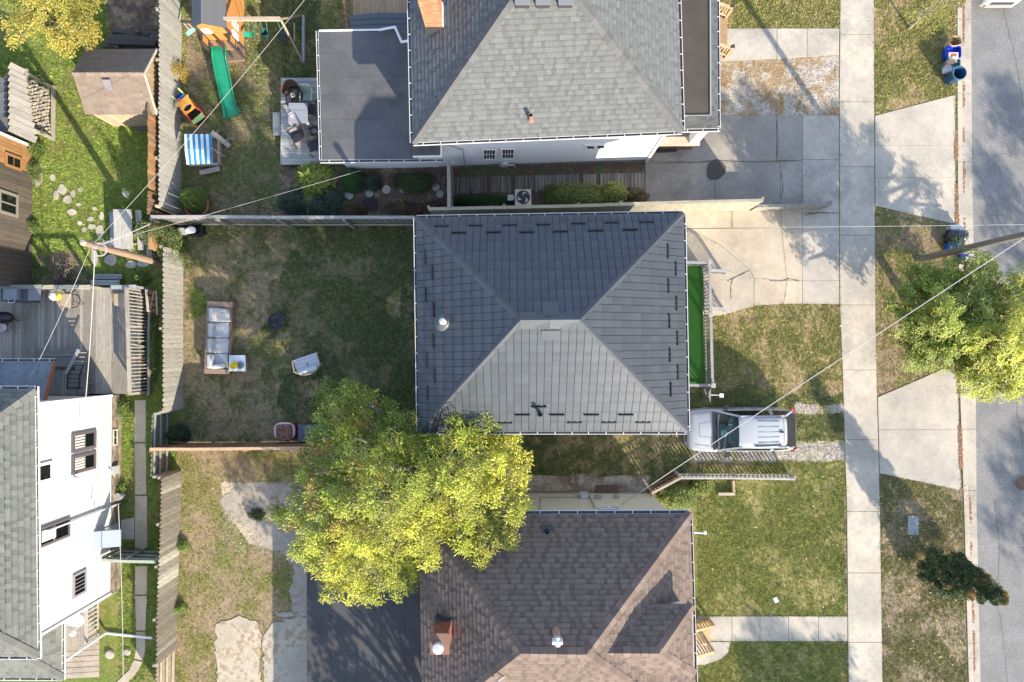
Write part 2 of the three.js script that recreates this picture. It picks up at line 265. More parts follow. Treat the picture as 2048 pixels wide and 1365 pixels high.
// slab grid between two rails of pixels
function slab(parent, quad, col, h = 0.028, gap = 0.012, name = 'slab', rough = 0) {
  if (rough) quad = quad.flatMap(([x, y], i) => { const [u, v] = quad[(i + 1) % quad.length], n = Math.max(1, Math.round(Math.hypot(u - x, v - y) / 7)); return Array.from({ length: n }, (_, k) => [x + (u - x) * k / n + rr(-rough, rough), y + (v - y) * k / n + rr(-rough, rough)]); });
  const p = quad.map(([x, y]) => P(x, y)), c = p.reduce((a, b) => a.add(b), V(0, 0, 0)).multiplyScalar(1 / p.length), g = new G();
  const q = p.map((v) => { const d = v.clone().sub(c), L = d.length(); return c.clone().addScaledVector(d, 1 - gap * 0.7 / L); });
  const top = q.map((v) => v.clone().addScaledVector(v.clone().sub(c).normalize(), -0.01));
  g.poly(top.map((v) => V(v.x, h, v.z)), col);
  for (let i = 0; i < q.length; i++) { const j = (i + 1) % q.length; g.quad(V(q[i].x, h - 0.008, q[i].z), V(q[j].x, h - 0.008, q[j].z), V(top[j].x, h, top[j].z), V(top[i].x, h, top[i].z), col); g.quad(V(q[i].x, -0.1, q[i].z), V(q[j].x, -0.1, q[j].z), V(q[j].x, h - 0.008, q[j].z), V(q[i].x, h - 0.008, q[i].z), mul(col, 0.5)); }
  return part(parent, name, g, rough ? M.dirty : M.concrete);
}
const walk = struct('sidewalk', 'long pale concrete sidewalk running beside the verge', 'sidewalk');
{
  const ys = [-330, -195, -66, 69, 204, 334, 471, 610, 740, 880, 1023, 1146, 1285, 1424, 1560, 1700];
  for (let i = 0; i < ys.length - 1; i++) slab(walk, [[at(WALKL, ys[i]), ys[i]], [at(WALKR, ys[i]), ys[i]], [at(WALKR, ys[i + 1]), ys[i + 1]], [at(WALKL, ys[i + 1]), ys[i + 1]]], tone(CONC, 0.04));
}
function paving(name, label, cat, list) { const s = struct(name, label, cat); for (const [q, c, h] of list) slab(s, q, tone(c, 0.05), h, 0.012, 'slab', cat === 'pad' ? 3.6 : 0); return s; }
const wl = (y) => at(WALKL, y) - 1, wr = (y) => at(WALKR, y) + 1, kb = (y) => at(KERB, y) - 5;
paving('driveway_apron', 'flared concrete apron reaching the kerb north of the recycling bags', 'driveway', [
  [[[wr(232), 232], [kb(190), 190], [kb(291), 291], [wr(291), 291]], CONC], [[[wr(291), 291], [kb(291), 291], [kb(356), 356], [wr(356), 356]], CONC], [[[wr(356), 356], [kb(356), 356], [kb(449), 449], [wr(412), 412]], CONC]]);
paving('driveway_apron', 'flared concrete apron behind the parked white car below the big street tree', 'driveway', [
  [[[wr(795), 795], [1890, 737], [kb(760), 752], [kb(859), 859], [wr(859), 859]], CONC2], [[[wr(859), 859], [kb(859), 859], [kb(981), 981], [wr(947), 947]], CONC2]]);
paving('entrance_path', 'short concrete path to the wooden steps of the grey shingled house', 'path', [
  [[[1440, 57], [1554, 57], [1554, 118], [1440, 123]], CONC2], [[[1554, 57], [1614, 57], [1614, 114], [1554, 118]], CONC], [[[1614, 57], [wl(60), 57], [wl(110), 110], [1614, 114]], CONC]]);
paving('driveway', 'grey stained concrete driveway beside the white siding wall', 'driveway', [
  [[[1290, 300], [1420, 232], [1553, 231], [1553, 322], [1290, 328]], OLDC], [[[1553, 231], [1605, 231], [1605, 321], [1553, 322]], OLDC], [[[1605, 231], [wl(231), 231], [wl(320), 320], [1605, 320]], CONC2],
  [[[1290, 328], [1430, 325], [1430, 412], [1290, 418]], OLDC], [[[1430, 325], [1561, 322], [1561, 410], [1430, 412]], OLDC], [[[1561, 322], [1605, 321], [1605, 408], [1561, 410]], OLDC], [[[1605, 320], [wl(320), 320], [wl(426), 426], [1605, 426]], CONC2]]);
paving('driveway', 'wide tan concrete driveway in front of the dark metal roofed house', 'driveway', [
  [[[1300, 424], [1464, 420], [1464, 456], [1300, 458]], TAN], [[[1464, 420], [1561, 414], [1563, 456], [1464, 456]], TAN], [[[1561, 414], [1605, 412], [1605, 456], [1563, 456]], TAN], [[[1605, 426], [wl(426), 426], [wl(560), 561], [1605, 562]], CONC2], [[[1605, 562], [wl(561), 561], [wl(608), 608], [1605, 608]], CONC2],
  [[[1300, 458], [1380, 458], [1440, 490], [1500, 540], [1508, 556], [1508, 612], [1440, 632], [1300, 632]], [0.5, 0.44, 0.36]], [[[1380, 458], [1563, 456], [1574, 562], [1508, 556], [1500, 540], [1440, 490]], TAN], [[[1508, 556], [1574, 562], [1567, 608], [1508, 612]], TAN], [[[1563, 456], [1605, 456], [1605, 562], [1574, 562]], TAN], [[[1574, 562], [1605, 562], [1605, 608], [1567, 608]], TAN]]);
paving('front_path', 'narrow slab path from the sidewalk to the brown roofed house', 'path', [
  [[[1395, 1233], [1464, 1233], [1464, 1283], [1395, 1283]], CONC2], [[[1464, 1233], [1520, 1233], [1520, 1283], [1464, 1283]], CONC], [[[1520, 1233], [1577, 1233], [1577, 1283], [1520, 1283]], CONC], [[[1577, 1233], [1637, 1233], [1637, 1283], [1577, 1283]], CONC], [[[1637, 1233], [wl(1240), 1233], [wl(1280), 1283], [1637, 1283]], CONC2],
  [[[1385, 1284], [1462, 1284], [1456, 1306], [1440, 1320], [1410, 1330], [1385, 1331]], CONC2]]);
paving('concrete_pad', 'two worn concrete pads beside the flat black roof', 'pad', [
  [[[432, 1245], [470, 1233], [512, 1240], [521, 1262], [519, 1420], [436, 1420], [430, 1290]], [0.5, 0.44, 0.36]], [[[526, 1268], [548, 1245], [598, 1232], [616, 1232], [616, 1420], [526, 1420]], [0.47, 0.43, 0.37]], [[[540, 1226], [616, 1224], [616, 1231], [556, 1234]], [0.42, 0.4, 0.37]]]);
paving('concrete_pad', 'rough cracked concrete pad below the cedar fence', 'pad', [[[[472, 966], [620, 968], [655, 1000], [655, 1226], [586, 1224], [578, 1190], [590, 1140], [560, 1104], [530, 1096], [505, 1060], [455, 1040], [438, 1004], [458, 984]], [0.4, 0.365, 0.32], 0.015]]);
paving('garden_path', 'narrow concrete path between the white siding wall and the board fence', 'path', [
  [[[269, 800], [292, 800], [292, 885], [269, 885]], TAN], [[[269, 887], [292, 887], [293, 990], [270, 990]], TAN], [[[270, 992], [294, 992], [295, 1098], [270, 1098]], TAN], [[[242, 1040], [269, 1035], [269, 1080], [242, 1080]], CONC2], [[[270, 1132], [295, 1132], [294, 1190], [270, 1190]], TAN], [[[270, 1192], [294, 1192], [291, 1262], [272, 1262]], TAN],
  [[[272, 1264], [291, 1264], [291, 1300], [286, 1322], [268, 1318], [272, 1296]], TAN], [[[286, 1324], [272, 1348], [250, 1372], [232, 1366], [258, 1340], [268, 1320]], TAN]]);
{
  const rd = struct('road_crack', 'thin dark sealed cracks running along the asphalt street', 'crack'); for (const l of [[[2003, -20], [2012, 40], [2025, 90], [2038, 150], [2052, 230]], [[1990, 1000], [2000, 1090], [1996, 1200], [2010, 1300], [2018, 1400]], [[2030, 620], [2040, 720], [2034, 820], [2048, 900]], [[1962, 300], [1985, 312], [2010, 306], [2040, 318]]]) { const g = new G(), q = []; for (let i = 0; i < l.length - 1; i++) for (let k = 0; k < 8; k++) q.push(P(l[i][0] + (l[i + 1][0] - l[i][0]) * k / 8 + rr(-1.5, 1.5), l[i][1] + (l[i + 1][1] - l[i][1]) * k / 8, -0.117)); for (let i = 0; i < q.length - 1; i++) { const w = rr(0.012, 0.024); g.quad(q[i].clone().add(V(-w, 0, 0)), q[i].clone().add(V(w, 0, w)), q[i + 1].clone().add(V(w, 0, w)), q[i + 1].clone().add(V(-w, 0, 0)), [0.12, 0.12, 0.12]); } part(rd, 'crack', g, M.plain); }
  const dc = struct('driveway_crack', 'wandering dark cracks across the concrete driveways', 'crack'); for (const l of [[[1454, 562], [1475, 553], [1500, 540]], [[1462, 600], [1461, 572], [1466, 556]], [[1553, 240], [1556, 280], [1553, 322]], [[1290, 323], [1360, 325], [1440, 322], [1520, 325], [1605, 321]], [[1563, 345], [1566, 372], [1562, 400]], [[1610, 430], [1640, 426], [1678, 427]], [[1540, 562], [1566, 562], [1576, 558], [1600, 562]]]) { const g = new G(), q = []; for (let i = 0; i < l.length - 1; i++) for (let k = 0; k < 8; k++) q.push(P(l[i][0] + (l[i + 1][0] - l[i][0]) * k / 8 + rr(-0.8, 0.8), l[i][1] + (l[i + 1][1] - l[i][1]) * k / 8 + rr(-0.8, 0.8)).setY(0.033)); for (let i = 0; i < q.length - 1; i++) { const w = rr(0.006, 0.03); g.quad(q[i].clone().add(V(-w, 0, -w)), q[i].clone().add(V(w, 0, w)), q[i + 1].clone().add(V(w, 0, w)), q[i + 1].clone().add(V(-w, 0, -w)), [0.11, 0.1, 0.08]); } part(dc, 'crack', g, M.plain); }
}
// stains and manhole on the road
{
  const g = new G(), c = P(2045, 967, -0.115), rim = new G(); g.lathe(V(c.x, -0.118, c.z), [[0.001, 0.012], [0.3, 0.012], [0.31, 0]], 28, [0.13, 0.085, 0.065]);
  for (let i = -5; i <= 5; i++) for (let j = -5; j <= 5; j++) if (i * i + j * j < 27) g.box(c.x + i * 0.05 - 0.016, -0.106, c.z + j * 0.05 - 0.016, c.x + i * 0.05 + 0.016, -0.1, c.z + j * 0.05 + 0.016, [0.17, 0.11, 0.08]);
  rim.lathe(V(c.x, -0.118, c.z), [[0.315, 0], [0.32, 0.014], [0.37, 0.014], [0.38, 0]], 28, [0.2, 0.19, 0.18]);
  const t = thing('manhole_cover', 'round brown iron manhole cover set in the asphalt', 'manhole cover', V(c.x, -0.12, c.z)); part(t, 'cover', g, M.plain); part(t, 'rim', rim, M.plain);
  const l = P(1826, 1051), h = new G(), e = new G(); const s = [[-0.23, -0.41], [0.23, -0.41], [0.23, 0.41], [-0.23, 0.41]].map(([a, b]) => V(l.x + a, 0, l.z + b));
  h.prism(s, -0.05, 0.045, [0.36, 0.38, 0.38]); const u = thing('utility_vault', 'rectangular pale grey utility vault lid sunk in the verge grass', 'utility lid', l); part(u, 'lid', h, M.concrete);
  e.box(l.x - 0.1, 0.045, l.z - 0.34, l.x - 0.02, 0.052, l.z - 0.3, [0.14, 0.15, 0.15]); part(u, 'lifting_slot', e); part(u, 'lifting_slot', new G().box(l.x + 0.02, 0.045, l.z + 0.3, l.x + 0.1, 0.052, l.z + 0.34, [0.14, 0.15, 0.15]));
  for (const [x, y, r] of [[1431, 340, 0.5]]) { const p = P(x, y), k = new G(), n = 22, pts = []; for (let i = 0; i < n; i++) { const a = i / n * 6.283, q = r * (0.75 + 0.4 * fbm(Math.cos(a) * 1.4 + 5, Math.sin(a) * 1.4, 3)); pts.push(V(p.x + q * Math.cos(a) * 0.9, 0.0335, p.z + q * Math.sin(a))); } k.poly(pts, [0.09, 0.083, 0.078]); single('oil_stain', k, M.concrete, 'dark oil stain on the grey driveway', 'stain', null, 'structure'); }
}
// ---------------------------------------------------------------- grass tufts, one object of countless blades
const BLOCK = [];                                         // plan polygons (survey pixels) without grass
{
  const rows = [...walk.parent.children].filter((o) => o.userData.kind === 'structure' && ['sidewalk', 'path', 'driveway', 'pad'].includes(o.userData.category));
  for (const s of rows) for (const m of s.children) { const p = m.geometry.attributes.position.array, b = [1e9, 1e9, -1e9, -1e9]; for (let i = 0; i < p.length; i += 3) { b[0] = Math.min(b[0], p[i]); b[1] = Math.min(b[1], p[i + 2]); b[2] = Math.max(b[2], p[i]); b[3] = Math.max(b[3], p[i + 2]); } BLOCK.push({ m, b }); }
}
const BLOCKPX = [[[850, 470], [1400, 460], [1400, 825], [850, 825]], [[680, 60], [1420, 60], [1420, 318], [700, 330]], [[700, -80], [1420, -80], [1420, 100], [700, 100]], [[560, 160], [700, 160], [700, 322], [560, 322]], [[-60, 800], [238, 800], [238, 1400], [-60, 1400]], [[-60, 590], [285, 590], [285, 800], [-60, 800]], [[240, 800], [246, 800], [246, 1180], [240, 1180]], [[620, 1010], [1395, 985], [1400, 1400], [620, 1400]], [[-60, 297], [62, 297], [62, 590], [-60, 590]], [[240, 135], [345, 135], [345, 252], [240, 252]], [[1345, 820], [1588, 820], [1588, 905], [1345, 905]]];
function cellFree() {                                     // 10 cm lattice of what the pavings cover
  const s = 0.1, w = GX / s, h = GZ / s, a = new Uint8Array(w * h);
  const A = V(0, 0, 0), B = V(0, 0, 0), D = V(0, 0, 0), Pt = V(0, 0, 0), tri = new THREE.Triangle();
  for (const { m } of BLOCK) { const p = m.geometry.attributes.position.array; for (let i = 0; i < p.length; i += 9) { if (p[i + 1] < 0.005 || p[i + 4] < 0.005 || p[i + 7] < 0.005) continue; A.set(p[i], 0, p[i + 2]); B.set(p[i + 3], 0, p[i + 5]); D.set(p[i + 6], 0, p[i + 8]); tri.set(A, B, D); const x0 = Math.floor((Math.min(A.x, B.x, D.x) + GX / 2) / s), x1 = Math.ceil((Math.max(A.x, B.x, D.x) + GX / 2) / s), z0 = Math.floor((Math.min(A.z, B.z, D.z) + GZ / 2) / s), z1 = Math.ceil((Math.max(A.z, B.z, D.z) + GZ / 2) / s); for (let z = Math.max(0, z0); z <= Math.min(h - 1, z1); z++) for (let x = Math.max(0, x0); x <= Math.min(w - 1, x1); x++) { Pt.set((x + 0.5) * s - GX / 2, 0, (z + 0.5) * s - GZ / 2); if (tri.containsPoint(Pt)) a[z * w + x] = 1; } } }
  return (x, z) => !a[Math.floor((z + GZ / 2) / s) * w + Math.floor((x + GX / 2) / s)];
}
const FREE = cellFree();
function blades(n, r, h0, h1, w, lean) {
  const p = []; for (let i = 0; i < n; i++) { const a = rr(0, 6.283), d = r * Math.sqrt(rnd()), x = Math.cos(a) * d, z = Math.sin(a) * d, b = rr(0, 6.283), h = rr(h0, h1), l = h * rr(0.3, lean), c = rr(0, 6.283); p.push(x + Math.cos(b) * w, 0, z + Math.sin(b) * w, x - Math.cos(b) * w, 0, z - Math.sin(b) * w, x + Math.cos(c) * l, h, z + Math.sin(c) * l); }
  const g = new THREE.BufferGeometry(); g.setAttribute('position', new THREE.BufferAttribute(new Float32Array(p), 3)); return g;
}
const leafMat = (tr = 0.3, rough = 0.7) => new THREE.MeshPhysicalMaterial({ color: 0xffffff, roughness: rough, transmission: tr, thickness: 0, side: THREE.DoubleSide });
function scatter(name, geo, m, list, parent) {            // list of {x,y,z,s,ry,rx?,c}
  const o = new THREE.InstancedMesh(geo, m, list.length), M4 = new THREE.Matrix4(), q = new THREE.Quaternion(), e = new THREE.Euler(), s = V(1, 1, 1), p = V(0, 0, 0), c = new THREE.Color(), b = parent ? rootOf(parent).position : V(0, 0, 0);
  list.forEach((t, i) => { e.set(t.rx || 0, t.ry, t.rz || 0); q.setFromEuler(e); s.set(t.s, t.s * (t.sy || 1), t.s); p.set(t.x - b.x, (t.y || 0) - b.y, t.z - b.z); o.setMatrixAt(i, M4.compose(p, q, s)); o.setColorAt(i, c.setRGB(t.c[0], t.c[1], t.c[2])); });
  o.name = parent ? name : numbered(name); o.castShadow = o.receiveShadow = true; (parent || scene).add(o); o.userData.kind = 'stuff'; return o;
}
{
  const list = [], step = 0.06, west = P(-30, 0).x, east = P(1945, 0).x;
  for (let z = -17; z < 16.6; z += step) for (let x = west - 1; x < east + 0.6; x += step) {
    const X = x + rr(-0.04, 0.04), Z = z + rr(-0.04, 0.04), [px, py] = Q(X, Z);
    if (px < -40 || py < -50 || py > 1400 || px > at(KERB, py) - 2 || !FREE(X, Z)) continue;
    if (BLOCKPX.some((b) => inside(b, px, py))) continue;
    const s = soil(X, Z), den = s.grass * (1 - 0.55 * s.dry); if (rnd() > den) continue;
    const cl = vn(X * 7 + 3, Z * 7), c = mul(mixc(s.c, rnd() < cl * 1.25 * (s.lush ? 0.2 : 0.48) ? [0.4, 0.32, 0.15] : s.lush ? [0.13, 0.19, 0.03] : [0.125, 0.155, 0.035], rr(0.15, 0.6)), 0.95 + 2.3 * rnd() * rnd() + 0.8 * vn(X * 11, Z * 11));
    list.push({ x: X, y: 0, z: Z, s: rr(0.7, 1.25) * (0.75 + 0.35 * den), sy: rr(0.6, 1.15), ry: rr(0, 6.28), c });
  }
  const o = scatter('grass', blades(9, 0.042, 0.03, 0.095, 0.008, 1.2), leafMat(0.25), list); tag(o, 'short patchy autumn grass over the gardens and verges', 'grass', null, 'stuff');
  console.log('grass', list.length);
}
{                                                         // leaves blown about
  const g = new THREE.BufferGeometry(); g.setAttribute('position', new THREE.BufferAttribute(new Float32Array([-0.045, 0, 0, 0, 0.012, -0.03, 0, 0.012, 0.03, 0.05, 0, 0, 0, 0.012, 0.03, 0, 0.012, -0.03]), 3));
  const put = (n, f) => { const l = []; for (let i = 0; i < n; i++) { const t = f(); if (t) l.push({ s: rr(0.6, 1.2), ry: rr(0, 6.28), rx: rr(-0.4, 0.4), ...t }); } return l; };
  const yel = () => pick([[0.62, 0.5, 0.16], [0.55, 0.45, 0.2], [0.6, 0.36, 0.1], [0.62, 0.55, 0.33]]), brn = () => tone(pick([[0.25, 0.12, 0.055], [0.31, 0.17, 0.08], [0.2, 0.09, 0.05], [0.4, 0.22, 0.1]]), 0.2);
  const L = put(1100, () => { const zn = pick([[1752, 1930, 400, 800, 3], [1752, 1938, 960, 1365, 3], [1752, 1915, 0, 230, 1], [1400, 1690, 610, 1230, 1], [1600, 1690, 600, 1365, 1], [360, 640, 900, 1365, 1]]); const x = rr(zn[0], zn[1]), y = rr(zn[2], zn[3]), p = P(x, y); if (!FREE(p.x, p.z) || vn(x / 45, y / 45) < 0.5 || rnd() > zn[4] / 3) return null; return { x: p.x, y: 0.05, z: p.z, c: yel() }; });
  tag(scatter('fallen_leaves', g, leafMat(0.2), L), 'scattered yellow leaves lying on the grass', 'leaves', null, 'stuff');
  const K = put(26000, () => { const y = rr(-40, 1400), r = rnd(); const dens = sstep(0.3, 0.62, vn(y / 38 + 3, r < 0.6 ? 1 : 9)); if (rnd() > dens * (y > 1000 || y < 480 ? 1 : 0.7)) return null; const x = r < 0.62 ? at(KERB, y) + 9.2 + rr(0, 9) * rnd() : at(KERB, y) + rr(-7, 0); const p = P(x, y); if (r >= 0.62 && !(y > 180 && y < 450 || y > 740 && y < 985)) return null; return { x: p.x, y: r < 0.62 ? -0.085 : 0.035, z: p.z, s: rr(0.5, 1.15), c: brn() }; });
  tag(scatter('leaf_litter', g, leafMat(0.1), K), 'brown leaf litter gathered in the gutter and joints by the kerb', 'leaves', null, 'stuff');
  const gr = new THREE.IcosahedronGeometry(0.022, 0), Gv = put(9000, () => { const zn = pick([[1440, 1680, 116, 231], [1440, 1690, 886, 918], [1590, 1690, 808, 826], [1010, 1300, 955, 988], [440, 610, 965, 1110]]); const x = rr(zn[0], zn[1]), y = rr(zn[2], zn[3]), p = P(x, y); if (!FREE(p.x, p.z) || vn(x / 24, y / 24) < 0.4) return null; return { x: p.x, y: 0.006, z: p.z, s: rr(0.5, 1.3), sy: 0.6, c: tone(pick([[0.4, 0.37, 0.34], [0.5, 0.47, 0.44], [0.28, 0.25, 0.23], [0.36, 0.29, 0.22]]), 0.15) }; });
  tag(scatter('gravel', gr, new THREE.MeshStandardMaterial({ color: 0xffffff, roughness: 0.95 }), Gv), 'loose pale gravel on the parking strips', 'gravel', null, 'stuff');
}
// ---------------------------------------------------------------- roofs laid piece by piece
function clip(poly, x0, y0, x1, y1) {
  for (const [ax, v, sgn] of [[0, x0, 1], [0, x1, -1], [1, y0, 1], [1, y1, -1]]) {
    const out = []; for (let i = 0; i < poly.length; i++) { const a = poly[i], b = poly[(i + 1) % poly.length], da = (a[ax] - v) * sgn, db = (b[ax] - v) * sgn; if (da >= 0) out.push(a); if ((da >= 0) !== (db >= 0)) { const t = da / (da - db); out.push([a[0] + (b[0] - a[0]) * t, a[1] + (b[1] - a[1]) * t]); } }
    poly = out; if (poly.length < 3) return null;
  }
  let s = 0; for (let i = 0; i < poly.length; i++) { const a = poly[i], b = poly[(i + 1) % poly.length]; s += a[0] * b[1] - b[0] * a[1]; }
  return Math.abs(s) / 2 > 0.0015 ? { poly, area: Math.abs(s) / 2 } : null;
}
function frameOf(p) {
  const o = p[0], U = p[1].clone().sub(p[0]).normalize(), m = p.length === 3 ? p[2].clone() : p[2].clone().add(p[3]).multiplyScalar(0.5), W = m.sub(o); const Vv = W.clone().addScaledVector(U, -W.dot(U)).normalize(); let N = U.clone().cross(Vv); if (N.y < 0) N.negate();
  return { o, U, Vv, N, uv: (q) => { const d = q.clone().sub(o); return [d.dot(U), d.dot(Vv)]; }, at: (u, v, n) => o.clone().addScaledVector(U, u).addScaledVector(Vv, v).addScaledVector(N, n) };
}
// pieces: rows up the slope, cut at the hips; keep counts how many stay meshes of their own
function layRoof(parent, name, slopes, o) {
  const all = [];
  for (const s of slopes) {
    const f = frameOf(s), p2 = s.map(f.uv), vmax = Math.max(...p2.map((q) => q[1])), u0 = Math.min(...p2.map((q) => q[0])), u1 = Math.max(...p2.map((q) => q[0]));
    let row = 0;
    for (let v = -0.02; v < vmax; v += o.rl, row++) {
      let u = u0 - (o.random ? rr(0, o.cw) : 0), was = false;
      while (u < u1) {
        const skip = o.random && !was && rnd() < (o.skip ?? 0.45), w = o.random ? o.cw * (skip ? rr(0.35, 0.75) : rr(0.5, 1.15)) : o.cw, c = clip(p2, u + (o.gap || 0) / 2, v, u + w - (o.gap || 0) / 2, v + o.rl + (o.lap ?? 0.02));
        if (c) {
          const thick = skip ? o.t0 * 0.5 : o.t0, H2 = (q) => thick + o.lift * (1 - (q[1] - v) / o.rl) + (o.crown ? o.crown * Math.sin(Math.PI * clamp((q[1] - v) / o.rl)) : 0);
          const col = o.color(row, skip); const subs = o.crown ? [[v, v + o.rl * 0.25], [v + o.rl * 0.25, v + o.rl * 0.6], [v + o.rl * 0.6, v + o.rl + 1]] : o.band ? [[v - 1, v + o.rl * 0.74], [v + o.rl * 0.74, v + o.rl + 1]] : [[v - 1, v + o.rl + 1]], g = new G();  // band: course tops darkened in colour, like a printed shadow line under the lap
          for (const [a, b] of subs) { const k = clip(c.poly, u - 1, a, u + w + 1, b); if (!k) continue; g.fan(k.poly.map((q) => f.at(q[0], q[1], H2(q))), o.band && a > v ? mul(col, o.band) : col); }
          for (let i = 0; i < c.poly.length; i++) { const a = c.poly[i], b = c.poly[(i + 1) % c.poly.length]; if (a[1] > v + o.rl - 0.01 && b[1] > v + o.rl - 0.01) continue; g.quad(f.at(a[0], a[1], -0.005), f.at(b[0], b[1], -0.005), f.at(b[0], b[1], H2(b)), f.at(a[0], a[1], H2(a)), mul(col, o.edge ?? 0.72)); }
          all.push({ g, area: c.area * (skip ? 0.6 : 1) * rr(0.97, 1.03) });
        }
        u += w; was = skip;
      }
    }
  }
  all.sort((a, b) => b.area - a.area); const rest = new G();
  all.forEach((t, i) => { if (i < (o.keep ?? 290)) part(parent, name, t.g, o.m); else { for (const v of t.g.p) rest.p.push(v); for (const v of t.g.u) rest.u.push(v); for (const v of t.g.c) rest.c.push(v); } });
  if (rest.p.length) stuff(part(parent, name + '_field', rest, o.m));
}
function hipFaces(e, r) { return { n: [e[0], e[1], r[1], r[0]], e: [e[1], e[2], r[1]], s: [e[2], e[3], r[0], r[1]], w: [e[3], e[0], r[0]] }; }   // e: NW NE SE SW
function deckUnder(g, s, t, col) { const f = frameOf(s), off = f.N.clone().multiplyScalar(-t); g.sweep(s, off, col); }
function caps(parent, name, a, b, nA, nB, w, L, col, m, lift = 0.03, keep = true) {     // ridge and hip pieces from b (top) down to a
  const d = b.clone().sub(a), len = d.length(), n = Math.max(1, Math.round(len / L)); d.normalize(); const side = (N, O) => { const s = N.clone().cross(d).normalize(); if (s.dot(O) > 0) s.negate(); return s; };
  const sA = side(nA, nB), sB = side(nB, nA), up = nA.clone().add(nB).normalize(), all = new G();
  for (let i = 0; i < n; i++) {
    const g = keep ? new G() : all, p = a.clone().addScaledVector(d, len * i / n - 0.02), q = a.clone().addScaledVector(d, len * (i + 1) / n + 0.02), c = tone(typeof col === 'function' ? col() : col, 0.1), l0 = lift + 0.022, l1 = lift;
    const A0 = p.clone().addScaledVector(up, l0 + 0.012), B0 = q.clone().addScaledVector(up, l1 + 0.012);
    for (const [s, N] of [[sA, nA], [sB, nB]]) { const A1 = p.clone().addScaledVector(s, w).addScaledVector(N, l0), B1 = q.clone().addScaledVector(s, w).addScaledVector(N, l1); g.quad(A0, B0, B1, A1, c); g.quad(A1, B1, B1.clone().addScaledVector(N, -l1), A1.clone().addScaledVector(N, -l0), mul(c, 0.7)); g.quad(A0, A1, A1.clone().addScaledVector(N, -0.03), A0.clone().addScaledVector(N, -0.03), mul(c, 0.7)); }
    if (keep) part(parent, name, g, m);
  }
  if (!keep) part(parent, name, all, m);
}
function gutter(parent, pts, col = [0.6, 0.6, 0.61], w = 0.11, closed = false, step = 0.62) {
  const g = new G(), n = closed ? pts.length : pts.length - 1, dark = [0.09, 0.085, 0.08];
  for (let i = 0; i < n; i++) {
    const a = pts[i], b = pts[(i + 1) % pts.length], d = b.clone().sub(a), L = d.length(); d.normalize(); let s = d.clone().cross(V(0, 1, 0)); const mid = a.clone().add(b).multiplyScalar(0.5); if (closed && s.dot(mid.clone().sub(pts.reduce((x, y) => x.add(y), V(0, 0, 0)).multiplyScalar(1 / pts.length))) < 0) s.negate(); if (!closed && gutter.out) { if (s.dot(gutter.out) < 0) s.negate(); }
    const o = s.clone().multiplyScalar(w), y = V(0, -0.02, 0), lo = V(0, -0.1, 0);
    g.beam(a.clone().add(o).add(y), b.clone().add(o).add(y), 0.02, 0.03, col); g.beam(a.clone().addScaledVector(s, 0.01).add(y), b.clone().addScaledVector(s, 0.01).add(y), 0.01, 0.03, col);
    g.quad(a.clone().add(lo), b.clone().add(lo), b.clone().add(o).add(lo), a.clone().add(o).add(lo), dark); g.quad(a.clone().add(o).add(y), b.clone().add(o).add(y), b.clone().add(o).add(lo), a.clone().add(o).add(lo), col);
    for (let t = step * 0.6; t < L; t += step * rr(0.95, 1.05)) { const p = a.clone().addScaledVector(d, t).add(V(0, -0.004, 0)); g.beam(p, p.clone().add(o), 0.03, 0.012, col); }
  }
  part(parent, 'gutter', g, M.satin);
}
